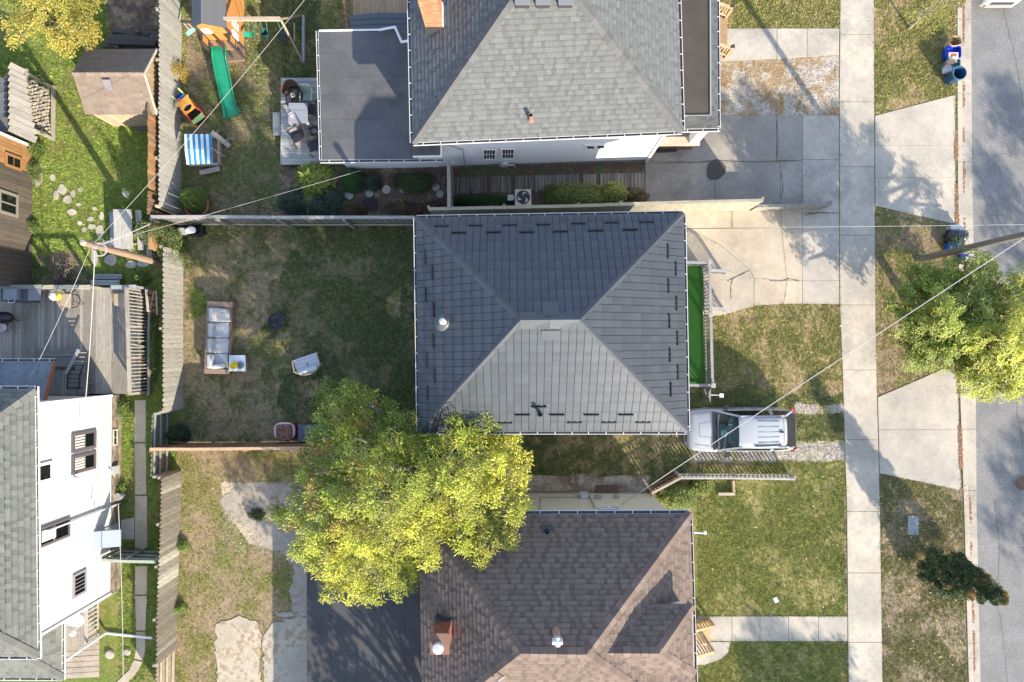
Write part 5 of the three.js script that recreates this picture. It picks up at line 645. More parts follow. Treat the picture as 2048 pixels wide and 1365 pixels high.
fence('board_fence', 'weathered board fence with pale and dark streaked boards by the worn pads', px([[363, 942], [361, 1030], [358, 1110], [354, 1210], [354, 1296]]), { h: 1.75, pitch: 0.18, side: -1, color: (j, p) => tone(mixc([0.42, 0.4, 0.34], [0.2, 0.18, 0.15], sstep(0.42, 0.6, fbm(p.z * 0.55 + 8, 3, 3) * 0.75 + rnd() * 0.25)), 0.16), rails: [0.4, 1.4], posts: 2.4 });
fence('board_fence', 'last board fence section with two long pale rails at the photo bottom', px([[352, 1297], [349, 1420]]), { h: 1.6, pitch: 0.17, side: 1, color: weath([0.36, 0.31, 0.24], [0.3, 0.25, 0.18]), rails: [0.35, 0.85, 1.35], railcol: [0.46, 0.41, 0.31] });
fence('cedar_fence', 'orange weathered tall fence behind the grey board fence', px([[350, 244], [350, 400]]), { h: 2.25, pitch: 0.15, side: -1, color: (j) => tone(pick([[0.36, 0.19, 0.075], [0.3, 0.17, 0.08], [0.4, 0.24, 0.11], [0.24, 0.16, 0.1]]), 0.15), rails: [0.5, 1.9], top: 'flat', railcol: [0.2, 0.13, 0.08] });
fence('cedar_fence', 'broken rough cedar fence end by the pale picnic table', px([[344, 402], [342, 446]]), { h: 2.0, pitch: 0.14, side: -1, color: () => tone([0.22, 0.13, 0.075], 0.25), rails: [0.5, 1.6], top: 'point', railcol: [0.2, 0.14, 0.1] });
fence('cedar_fence', 'small orange cedar fence panel between the picnic table and the climbing vine', px([[347, 462], [347, 512]]), { h: 1.9, pitch: 0.15, side: -1, color: () => tone([0.46, 0.25, 0.1], 0.12), rails: [0.5, 1.5], top: 'flat', cap: [0.45, 0.28, 0.14] });
fence('panel_fence', 'grey panelled fence with a pale cap rail between the back yard and the garden bed', px([[345, 450], [468, 450], [585, 451], [708, 451], [842, 451]]), { h: 1.78, pitch: 0.16, side: -1, cover: 0.9, alt: true, color: weath([0.26, 0.26, 0.24], [0.15, 0.15, 0.14]), rails: [0.35], cap: [0.38, 0.37, 0.34], capw: 0.13, posts: 3, postup: 0.06, postcol: [0.3, 0.3, 0.27] });
fence('panel_fence', 'mossy fence, its sunlit end coloured light, along the north eave of the metal roofed house', px([[868, 436], [1010, 433], [1150, 430], [1230, 427], [1300, 425], [1400, 422], [1496, 420]]), { h: 1.85, pitch: 0.15, side: 1, color: (j, p) => tone(mixc([0.22, 0.21, 0.16], [0.4, 0.36, 0.28], sstep(4, 8, p.x)), 0.1), rails: [0.4, 1.5], railcol: [0.42, 0.39, 0.28], cap: [0.38, 0.36, 0.28], capw: 0.13, posts: 2.2, top: 'flat' });  // boards turn paler eastwards: sunlight on that part set in their colour
fence('low_fence', 'low weathered board fence end running out to the two driveways', px([[1500, 421], [1575, 419], [1645, 417]]), { h: 0.85, pitch: 0.14, side: 1, color: weath([0.36, 0.35, 0.3], [0.2, 0.2, 0.18]), rails: [0.4], cap: [0.26, 0.26, 0.23], capw: 0.12, posts: 1.6, top: 'flat' });
fence('panel_fence', 'short grey fence across the side passage beside the garden stones', px([[906, 343], [907, 434]]), { h: 1.9, pitch: 0.15, side: -1, color: weath([0.24, 0.235, 0.22], [0.17, 0.17, 0.16]), rails: [0.4, 1.5], cap: [0.33, 0.32, 0.29], top: 'flat' });
fence('cedar_fence', 'brown cedar fence with a pale flat cap below the round cushioned chair', px([[344, 887], [430, 887], [520, 886], [610, 885], [700, 884], [845, 884]]), { h: 1.8, pitch: 0.145, side: -1, color: () => tone(pick([[0.24, 0.12, 0.06], [0.29, 0.155, 0.08], [0.21, 0.105, 0.055]]), 0.1), rails: [0.5, 1.5], railcol: [0.36, 0.21, 0.12], cap: [0.56, 0.38, 0.25], capw: 0.12, top: 'flat', posts: 2 });
fence('picket_fence', 'low weathered white picket fence beside the parked white car', px([[1350, 949], [1460, 949], [1573, 951]]), { h: 0.95, pitch: 0.17, cover: 0.52, side: 1, part: 'picket', color: weath([0.56, 0.53, 0.49], [0.45, 0.42, 0.38]), rails: [0.25, 0.78], railcol: [0.5, 0.47, 0.42], cap: [0.45, 0.43, 0.39], capw: 0.07, posts: 2.4 });
fence('picket_fence', 'angled dark end of the picket fence beside the bright shrub', px([[1292, 980], [1350, 949]]), { h: 0.95, pitch: 0.16, cover: 0.55, side: 1, part: 'picket', color: () => tone([0.2, 0.13, 0.08], 0.15), rails: [0.25, 0.75], railcol: [0.25, 0.17, 0.11], cap: [0.42, 0.36, 0.29], capw: 0.1 });
fence('garden_gate', 'greenish weathered gate frame across the garden path below the door canopy', px([[246, 1100], [292, 1102], [349, 1103]]), { h: 1.5, pitch: 0.16, side: 1, color: weath([0.22, 0.24, 0.2], [0.16, 0.18, 0.15]), rails: [0.3, 0.85, 1.3], railcol: [0.3, 0.34, 0.28], cap: [0.38, 0.43, 0.35], capw: 0.12, posts: 1.3 }).userData.category = 'gate';
// ---------------------------------------------------------------- timber barn on the left edge
{
  const X = P(65, 400).x, z0 = P(65, 296).z, z1 = P(65, 578).z, t = thing('timber_barn', 'dark timber barn with an upright board wall coloured sunlit orange at one end, at the left edge', 'barn', V(X - 1.5, 0, (z0 + z1) / 2)), n = Math.round((z1 - z0) / 0.235);
  part(t, 'wall_core', new G().box(X - 4, 0, z0, X - 0.03, 2.95, z1, [0.05, 0.04, 0.035]), M.wood);
  for (let i = 0; i < n; i++) { const z = z0 + (i + 0.5) / n * (z1 - z0), k = fbm(z * 0.5, 2, 3), c = tone(z < z0 + 1.2 ? [0.34, 0.18, 0.075] : mixc([0.17, 0.135, 0.105], [0.065, 0.055, 0.048], clamp(k * 1.4 - 0.2)), 0.2); const g = new G(); g.beam(V(X - 0.012, 0.02, z), V(X - 0.012, 2.9, z), 0.222, 0.03, c, V(1, 0, 0)); part(t, 'wall_board', g, M.wood); }  // end boards coloured orange, sunlight on the wall painted into them
  part(t, 'corner_trim', new G().beam(V(X + 0.01, 0, z0 - 0.03), V(X + 0.01, 2.95, z0 - 0.03), 0.1, 0.1, WHITE), M.satin);
  windowOn(t, [onX(32, 390, X + 0.02), onX(32, 436, X + 0.02), onX(-12, 450, X + 0.02), onX(-12, 375, X + 0.02)].map((p, i) => V(X + 0.02, i < 2 ? 0.95 : 2.05, p.z)), V(1, 0, 0), { col: [0.24, 0.22, 0.19], fw: 0.12, nu: 2, bar: 0.06 });
  windowOn(t, [V(X + 0.02, 0.75, P(65, 326).z), V(X + 0.02, 0.75, P(65, 352).z), V(X + 0.02, 1.7, P(65, 352).z), V(X + 0.02, 1.7, P(65, 326).z)], V(1, 0, 0), { col: [0.33, 0.17, 0.07], fw: 0.1, nv: 2 });
  part(t, 'roof', new G().prism([V(X - 4.5, 0, z0 - 0.2), V(X - 0.6, 0, z0 - 0.2), V(X - 0.6, 0, z1 + 0.1), V(X - 4.5, 0, z1 + 0.1)], 2.95, 3.03, [0.12, 0.12, 0.125]), M.shingle);
  // dark roof of the barn's north lean-to
  const q = [P(15, 266, 1.3), P(15, 156, 1.3), P(-70, 156, 1.7), P(-70, 266, 1.7)], lb = new G(); deckUnder(lb, q, 0.06, [0.07, 0.075, 0.085]); const l = part(t, 'lean_to_roof', lb, M.wood); for (let i = 0; i < 11; i++) { const a = q[0].clone().lerp(q[1], (i + 0.5) / 11), b = q[3].clone().lerp(q[2], (i + 0.5) / 11), u = V(0, 0.03, 0); part(l, 'roof_board', new G().beam(a.clone().add(u), b.clone().add(u), 0.21, 0.025, tone([0.12, 0.125, 0.135], 0.12)), M.wood); }
}
// ---------------------------------------------------------------- firewood shelter
{
  const X = P(107, 220).x, z0 = P(107, 178).z, z1 = P(107, 278).z, t = thing('firewood_shelter', 'open timber lean-to of grey roof planks over stacked firewood', 'woodshed', V(X - 0.6, 0, (z0 + z1) / 2)), F0 = [P(47, 139, 1.7), P(73, 287, 1.7)], B0 = [P(18, 124, 1.78), P(18, 262, 1.78)], n = 11;
  for (let i = 0; i < n; i++) { const a = F0[0].clone().lerp(F0[1], (i + 0.5) / n), b = B0[0].clone().lerp(B0[1], (i + 0.5) / n); part(t, 'roof_plank', new G().beam(a, b, 0.29, 0.03, tone([0.42, 0.37, 0.3], 0.1)), M.wood); }
  const C2 = [0.38, 0.35, 0.29]; for (const z of [z0, z1]) { part(t, 'post', new G().beam(V(X, 0, z), V(X, 1.7, z), 0.1, 0.1, C2), M.wood); part(t, 'post', new G().beam(V(X - 1.15, 0, z), V(X - 1.15, 1.35, z), 0.1, 0.1, C2), M.wood); part(t, 'side_rail', new G().beam(V(X + 0.05, 0.85, z), V(X - 1.2, 0.85, z), 0.06, 0.12, C2), M.wood); }
  part(t, 'sill_beam', new G().beam(V(X + 0.03, 0.08, z0 - 0.1), V(X + 0.03, 0.08, z1 + 0.1), 0.12, 0.14, C2), M.wood); part(t, 'front_beam', new G().beam(V(X - 0.02, 1.66, z0 - 0.2), V(X - 0.02, 1.66, z1 + 0.2), 0.07, 0.12, tone(C2)), M.wood);
  for (let y = 0.2, k = 0; y < 1.32; y += 0.135, k++) for (let z = z0 + 0.12 + (k & 1) * 0.07; z < z1 - 0.1; z += 0.155) {
    const r = rr(0.062, 0.085), m = 5 + Math.floor(rnd() * 2), L = rr(0.38, 0.5), x1 = X - 0.05 - y * 0.22 + rr(-0.05, 0.05), a0 = rr(0, 6.28), face = Array.from({ length: m }, (_, i) => V(x1, y + r * rr(0.75, 1.05) * Math.sin(a0 + i / m * 6.283), z + r * rr(0.75, 1.05) * Math.cos(a0 + i / m * 6.283))), c = tone(pick([[0.5, 0.45, 0.38], [0.43, 0.37, 0.3], [0.56, 0.52, 0.46]]), 0.12), g = new G(); g.sweep(face, V(-L, rr(-0.02, 0.02), rr(-0.04, 0.04)), mul(c, 0.62)); g.fan(face.map((p) => p.clone().add(V(0.003, 0, 0))), c);
    single('firewood_log', g, M.wood, 'pale split firewood log in the stack under the plank roofed lean-to', 'log', 'split logs stacked in the firewood shelter');
  }
}
// ---------------------------------------------------------------- small shed and the timber pile behind it
{
  const t = thing('garden_shed', 'small shed with a faded brown shingle gable roof beside the tall orange fence', 'shed', P(290, 195)), EH = 1.9, RH = 2.85, e = [P(170, 99, EH), P(312, 98, EH), P(312, 229, EH), P(170, 229, EH)], r = [P(145, 146, RH), P(287, 146, RH)], fn = [e[0], e[1], r[1], r[0]], fs = [e[2], e[3], r[0], r[1]];
  const b = new G(); deckUnder(b, fn, 0.05, [0.06, 0.05, 0.045]); deckUnder(b, fs, 0.05, [0.06, 0.05, 0.045]); const roof = part(t, 'roof', b, M.shingle), SA = [0.3, 0.235, 0.185], SB = [0.25, 0.195, 0.155];
  layRoof(roof, 'shingle', [fs, fn], { cw: 0.31, rl: 0.145, random: false, gap: 0.003, t0: 0.006, lift: 0.006, color: () => tone(mixc(SA, SB, rnd()), 0.07), m: M.shingle, keep: 280 }); caps(roof, 'ridge_cap', r[0], r[1], normal(fn), normal(fs), 0.13, 0.3, () => tone(SA), M.shingle, 0.02);
  const x0 = e[0].x + 0.12, x1 = Math.min(e[1].x - 0.1, P(346, 0).x), zs = e[2].z - 0.14, zn = e[0].z + 0.14, core = new G(), zm = (zs + zn) / 2; core.box(x0, 0, zn, x1, EH - 0.05, zs, [0.2, 0.16, 0.12]); core.sweep([V(x1, EH - 0.1, zn), V(x1, EH - 0.1, zs), V(x1, RH - 0.1, zm)], V(-0.04, 0, 0), [0.36, 0.29, 0.2]); const w = part(t, 'wall', core, M.wood);
  for (let i = 0, n = 15; i < n; i++) { const x = x0 + (i + 0.5) / n * (x1 - x0); part(w, 'wall_board', new G().beam(V(x, 0.05, zs + 0.015), V(x, EH - 0.02, zs + 0.015), (x1 - x0) / n * 0.93, 0.02, tone([0.46, 0.37, 0.25], 0.1), V(0, 0, 1)), M.wood); }
  for (let i = 0, n = 14; i < n; i++) { const z = zn + (i + 0.5) / n * (zs - zn), top = EH + (RH - EH - 0.12) * (1 - Math.abs(z - zm) / (zs - zm)); part(w, 'wall_board', new G().beam(V(x1 + 0.015, 0.05, z), V(x1 + 0.015, top, z), (zs - zn) / n * 0.93, 0.02, tone([0.44, 0.33, 0.2], 0.1), V(1, 0, 0)), M.wood); }
  part(t, 'barge_board', new G().beam(e[1].clone().add(V(0.01, -0.04, 0)), r[1].clone().add(V(0.01, -0.04, 0)), 0.03, 0.12, [0.5, 0.45, 0.38]).beam(e[2].clone().add(V(0.01, -0.04, 0)), r[1].clone().add(V(0.01, -0.04, 0)), 0.03, 0.12, [0.55, 0.5, 0.42]), M.wood);
  const v = onFace(fs, 217, 168), f = frameOf(fs), g = new G(); g.beam(v.clone().addScaledVector(f.Vv, -0.22).addScaledVector(f.N, 0.05), v.clone().addScaledVector(f.Vv, 0.2).addScaledVector(f.N, 0.07), 0.3, 0.1, [0.2, 0.18, 0.2], f.N); part(roof, 'roof_vent', g, M.satin);
  part(t, 'base_timber', new G().beam(V(x0 + 1, 0.08, zs + 0.12), V(x1 + 0.05, 0.08, zs + 0.12), 0.14, 0.15, [0.14, 0.12, 0.1]), M.wood);
  const L = [[232, 62, 322, 70], [222, 70, 318, 76], [214, 76, 322, 84], [216, 84, 312, 88], [205, 90, 320, 96], [226, 66, 300, 70], [212, 80, 238, 96], [273, 56, 276, 66]];
  L.forEach(([a, c, d, e2], i) => { const y = 0.12 + (i % 4) * 0.09, p = P(a, c, y), q = P(d, e2, y); single('salvaged_timber', new G().beam(p, q, i > 5 ? 0.12 : 0.2, 0.14, tone([0.12, 0.105, 0.09], 0.25)), M.wood, i === 0 ? 'long dark timber at the top of the pile behind the small shed' : 'old dark timber lying in the pile behind the small shed', 'timber', 'old timbers piled between the small shed and the yellow tree'); });
}
// ---------------------------------------------------------------- raised deck beside the white house
{
  const Hd = 0.55, t = thing('timber_deck', 'large weathered plank deck with a baluster railing north of the white house', 'deck', P(160, 690)), x0 = P(-40, 0, Hd).x, x1 = P(281, 690, Hd).x, z0 = P(0, 576, Hd).z, z1 = P(0, 788, Hd).z, n = Math.round((x1 - x0) / 0.142);
  part(t, 'deck_frame', new G().box(x0, 0.05, z0 + 0.03, x1 - 0.02, Hd - 0.035, z1, [0.12, 0.11, 0.1]), M.wood);
  for (let i = 0; i < n; i++) { const x = x0 + (i + 0.5) / n * (x1 - x0), k = sstep(0.3, 0.75, rnd()), split = z0 + (z1 - z0) * pick([0.38, 0.55, 0.7]); for (const [a, b] of [[z0, split - 0.004], [split + 0.004, z1]]) part(t, 'deck_board', new G().beam(V(x, Hd - 0.015, a), V(x, Hd - 0.015, b), 0.135, 0.03, tone(mixc([0.26, 0.235, 0.2], [0.4, 0.36, 0.3], k), 0.08)), M.wood); }
  const RC = [0.4, 0.36, 0.29], ra = P(278, 581, Hd), rb = P(284, 786, Hd), sec = [0, 0.36, 0.66, 1];
  for (let i = 0; i < 3; i++) { const a = ra.clone().lerp(rb, sec[i]), b = ra.clone().lerp(rb, sec[i + 1]), m = part(t, 'rail', new G().beam(V(a.x, Hd + 0.95, a.z), V(b.x, Hd + 0.95, b.z), 0.16, 0.045, tone(RC)).beam(V(a.x, Hd + 0.15, a.z), V(b.x, Hd + 0.15, b.z), 0.05, 0.08, RC), M.wood), k = Math.round(a.distanceTo(b) / 0.15); for (let j = 1; j < k; j++) { const p = a.clone().lerp(b, j / k); part(m, 'baluster', new G().beam(V(p.x + 0.05, 0.15, p.z + (i === 1 && j === 5 ? 0.12 : 0)), V(p.x + 0.05, Hd + 0.93, p.z), 0.045, 0.045, tone([0.45, 0.42, 0.36], 0.1)), M.wood); } }
  for (const s of sec) { const p = ra.clone().lerp(rb, s); part(t, 'post', new G().beam(V(p.x - 0.02, 0, p.z), V(p.x - 0.02, Hd + 0.98, p.z), 0.1, 0.1, tone(RC)), M.wood); }
  part(t, 'fascia_board', new G().beam(V(P(306, 640).x, 0.3, P(306, 600).z), V(P(306, 640).x, 0.3, P(306, 790).z), 0.09, 0.14, [0.26, 0.24, 0.2]).beam(V(P(301, 640).x, 0.12, P(301, 640).z), V(P(301, 640).x, 0.12, P(306, 790).z), 0.2, 0.05, [0.2, 0.19, 0.17]), M.wood);
  for (const [a, b, c] of [[-30, 86, [0.27, 0.29, 0.25]], [84, 108, [0.42, 0.38, 0.28]], [107, 158, [0.2, 0.22, 0.22]], [155, 180, [0.46, 0.42, 0.31]], [222, 272, [0.34, 0.36, 0.35]]]) { const h = Hd + 0.75, p = P(a, 575, h), q = P(b, 574, h); part(t, 'rail', new G().beam(p, q, 0.17, 0.05, c), M.wood); for (const e of [p, q]) part(t, 'post', new G().beam(V(e.x, 0, e.z), V(e.x, h, e.z), 0.09, 0.09, tone(c)), M.wood); }
  // planter-like step box with rust at the north-east corner
  const bx = new G(); bx.beam(P(292, 580, 0.9), P(296, 624, 0.9), 0.09, 0.04, [0.5, 0.45, 0.38]).beam(P(312, 582, 0.8), P(314, 630, 0.8), 0.06, 0.05, [0.36, 0.33, 0.28]).beam(P(298, 628, 0.85), P(308, 582, 0.85), 0.05, 0.04, [0.36, 0.22, 0.14]); for (let i = 0; i < 4; i++) bx.beam(P(290, 584 + i * 12, 0.5), P(312, 586 + i * 12, 0.4), 0.16, 0.03, tone([0.28, 0.13, 0.07], 0.25)); const g1 = thing('broken_gate', 'rust brown broken gate leaning at the deck corner by the railing', 'gate', P(302, 606)); part(g1, 'frame', bx, M.wood);
  // stairs and landing rail by the back door
  const sr = thing('door_steps', 'grey landing boards and black barred rail on the deck near the blue grey lean-to', 'steps', P(150, 735, 0)); for (let i = 0; i < 7; i++) part(sr, 'step_board', new G().beam(P(72 + i * 1.5, 700 + i * 5.2, Hd + 0.35 - (i < 3 ? 0 : 0.06)), P(152, 700 + i * 5.2, Hd + 0.35 - (i < 3 ? 0 : 0.06)), 0.11, 0.03, tone([0.22, 0.215, 0.2], 0.12)), M.wood);
  for (let i = 0; i < 12; i++) part(sr, 'landing_board', new G().beam(P(100 + i * 6.6, 740, Hd + 0.1), P(98 + i * 6.6, 790, Hd + 0.1), 0.13, 0.03, tone([0.27, 0.26, 0.235], 0.1)), M.wood);
  const BK = [0.03, 0.028, 0.035], lad = new G(); lad.beam(P(157, 699, 1.5), P(131, 748, 1.5), 0.12, 0.04, [0.33, 0.33, 0.34]); part(sr, 'hand_rail', lad, M.wood); for (const [a, b] of [[[178, 700], [158, 752]], [[152, 704], [135, 752]], [[135, 752], [134, 778]], [[159, 750], [158, 778]], [[133, 778], [165, 777]]]) part(sr, 'bar', new G().beam(P(a[0], a[1], 1.35), P(b[0], b[1], 1.35), 0.045, 0.045, BK), M.satin); for (let i = 0; i < 9; i++) { const y = 706 + i * 8.6, o = Math.max(0, (752 - y) * 0.36); part(sr, 'rung', new G().beam(P(136 + o, y, 1.33), P(159 + o, y, 1.33), 0.035, 0.035, i < 3 ? [0.4, 0.37, 0.32] : BK), M.satin); }
  for (const [x, y] of [[170, 733], [176, 776]]) { const g = new G(), p = P(x, y, Hd), c = [0.25, 0.26, 0.25]; for (let i = 0; i < 5; i++) g.beam(V(p.x - 0.22, Hd + 0.34, p.z - 0.22 + i * 0.11), V(p.x + 0.22, Hd + 0.34, p.z - 0.22 + i * 0.11), 0.09, 0.02, c); for (const i of [-1, 1]) for (const j of [-1, 1]) g.beam(V(p.x + i * 0.2, Hd, p.z + j * 0.2), V(p.x + i * 0.2, Hd + 0.33, p.z + j * 0.2), 0.04, 0.04, c); single('slatted_stool', g, M.wood, y < 750 ? 'low grey slatted stool near the landing on the deck' : 'low grey slatted stool against the white house wall', 'stool'); }
  // barbecue
  const b = thing('barbecue', 'black gas barbecue with a grey side shelf on the deck', 'barbecue', P(58, 598, Hd)), q = P(52, 594, Hd); b.position.y = Hd; const y0 = Hd; part(b, 'cart', new G().box(q.x - 0.55, y0, q.z - 0.28, q.x + 0.62, y0 + 0.75, q.z + 0.25, [0.06, 0.065, 0.08]), M.satin); part(b, 'lid', new G().prism([V(q.x - 0.28, 0, q.z - 0.26), V(q.x + 0.3, 0, q.z - 0.26), V(q.x + 0.3, 0, q.z + 0.2), V(q.x - 0.28, 0, q.z + 0.2)], y0 + 0.76, y0 + 0.98, [0.2, 0.22, 0.24]), M.satin); part(b, 'handle', new G().path([V(q.x - 0.1, y0 + 0.9, q.z + 0.2), V(q.x - 0.1, y0 + 0.92, q.z + 0.32), V(q.x + 0.16, y0 + 0.92, q.z + 0.32), V(q.x + 0.16, y0 + 0.9, q.z + 0.2)], 0.018, 6, [0.75, 0.75, 0.75]), M.metal); part(b, 'side_shelf', new G().box(q.x + 0.63, y0 + 0.72, q.z - 0.26, q.x + 1.15, y0 + 0.77, q.z + 0.22, [0.19, 0.18, 0.2]).box(q.x + 0.66, y0, q.z - 0.2, q.x + 0.72, y0 + 0.72, q.z - 0.14, BLACK), M.satin);
  const pb = P(103, 592, Hd + 0.6), pl = thing('propane_bottle', 'white and yellow gas bottle between the barbecue and the tan lounge chair', 'gas bottle', V(pb.x, Hd, pb.z)); smooth(pl, 'bottle', new THREE.SphereGeometry(0.2, 20, 14), M.gloss, [0.75, 0.75, 0.72], V(pb.x, Hd + 0.45, pb.z), null, [1, 1.15, 1]); smooth(pl, 'collar', new THREE.SphereGeometry(0.2, 20, 14), M.gloss, [0.65, 0.55, 0.06], V(pb.x + 0.16, Hd + 0.42, pb.z), null, [0.75, 0.9, 0.95]); part(pl, 'valve', new G().tube(V(pb.x - 0.02, Hd + 0.62, pb.z), V(pb.x - 0.02, Hd + 0.74, pb.z), 0.04, 0.03, 8, [0.4, 0.4, 0.4]), M.metal);
  const lounge = (name, label, q, wheel, dirc) => { const h = Hd + 0.4, t2 = thing(name, label, 'chair', V(P(q[0][0], q[0][1], Hd).x, Hd, P(q[0][0], q[0][1], Hd).z)), a = q.map(([x, y, z]) => P(x, y, Hd + z)); part(t2, 'seat', new G().sweep(a.slice(0, 4), V(0, 0.05, 0), [0.46, 0.39, 0.3]), M.cloth); part(t2, 'backrest', new G().sweep([a[0], a[1], a[5], a[4]], V(0.03, 0.02, 0), [0.43, 0.365, 0.28]), M.cloth); const f = new G(); f.ring(P(wheel[0], wheel[1], Hd + 0.35), 0.29, 0.02, 26, 6, BLACK); for (let i = 0; i < 3; i++) { const w = P(wheel[0], wheel[1], Hd + 0.35), an = i * 2.1 + 0.4; f.path([w, w.clone().add(V(Math.cos(an) * 0.29, 0, Math.sin(an) * 0.29))], 0.014, 5, BLACK); } const wv = P(wheel[0], wheel[1], Hd + 0.35); for (const an of [0.5, 2.6, 4.7]) f.path([wv.clone().add(V(Math.cos(an) * 0.29, 0, Math.sin(an) * 0.29)), V(wv.x + Math.cos(an) * 0.25, Hd, wv.z + Math.sin(an) * 0.25)], 0.014, 5, BLACK); part(t2, 'frame', f, M.satin); };
  lounge('garden_chair', 'tan sling swivel chair with a round black base beside the gas bottle', [[114, 590, 0.4], [120, 610, 0.4], [141, 617, 0.42], [142, 589, 0.42], [113, 581, 0.85], [118, 607, 0.85]], [146, 602]); lounge('garden_chair', 'tan sling chair in the deck corner against the railing', [[226, 589, 0.4], [229, 611, 0.4], [250, 617, 0.42], [252, 586, 0.42], [218, 575, 0.9], [224, 599, 0.9]], [255, 600]);
  const kb = P(8, 636, Hd + 0.5), k2 = thing('kettle_grill', 'round black covered kettle grill at the left edge of the deck', 'barbecue', V(kb.x, Hd, kb.z)); smooth(k2, 'bowl', new THREE.SphereGeometry(0.42, 24, 16), M.satin, [0.02, 0.02, 0.022], V(kb.x, Hd + 0.55, kb.z), null, [1, 0.72, 0.62]); part(k2, 'leg', new G().path([V(kb.x - 0.2, Hd, kb.z), V(kb.x, Hd + 0.4, kb.z), V(kb.x + 0.25, Hd, kb.z + 0.1)], 0.02, 6, BLACK), M.satin); const pk = P(6, 655, Hd + 0.2), bu = thing('plastic_bucket', 'white bucket with a red band beside the black kettle grill', 'bucket', V(pk.x, Hd, pk.z)); part(bu, 'body', new G().lathe(V(pk.x, Hd, pk.z), [[0.001, 0.01], [0.15, 0.02], [0.19, 0.3], [0.175, 0.3], [0.15, 0.1], [0.001, 0.1]], 20, [0.7, 0.69, 0.67]), M.gloss); part(bu, 'band', new G().lathe(V(pk.x, Hd, pk.z), [[0.178, 0.12], [0.187, 0.22]], 20, [0.45, 0.08, 0.07]), M.gloss);
}
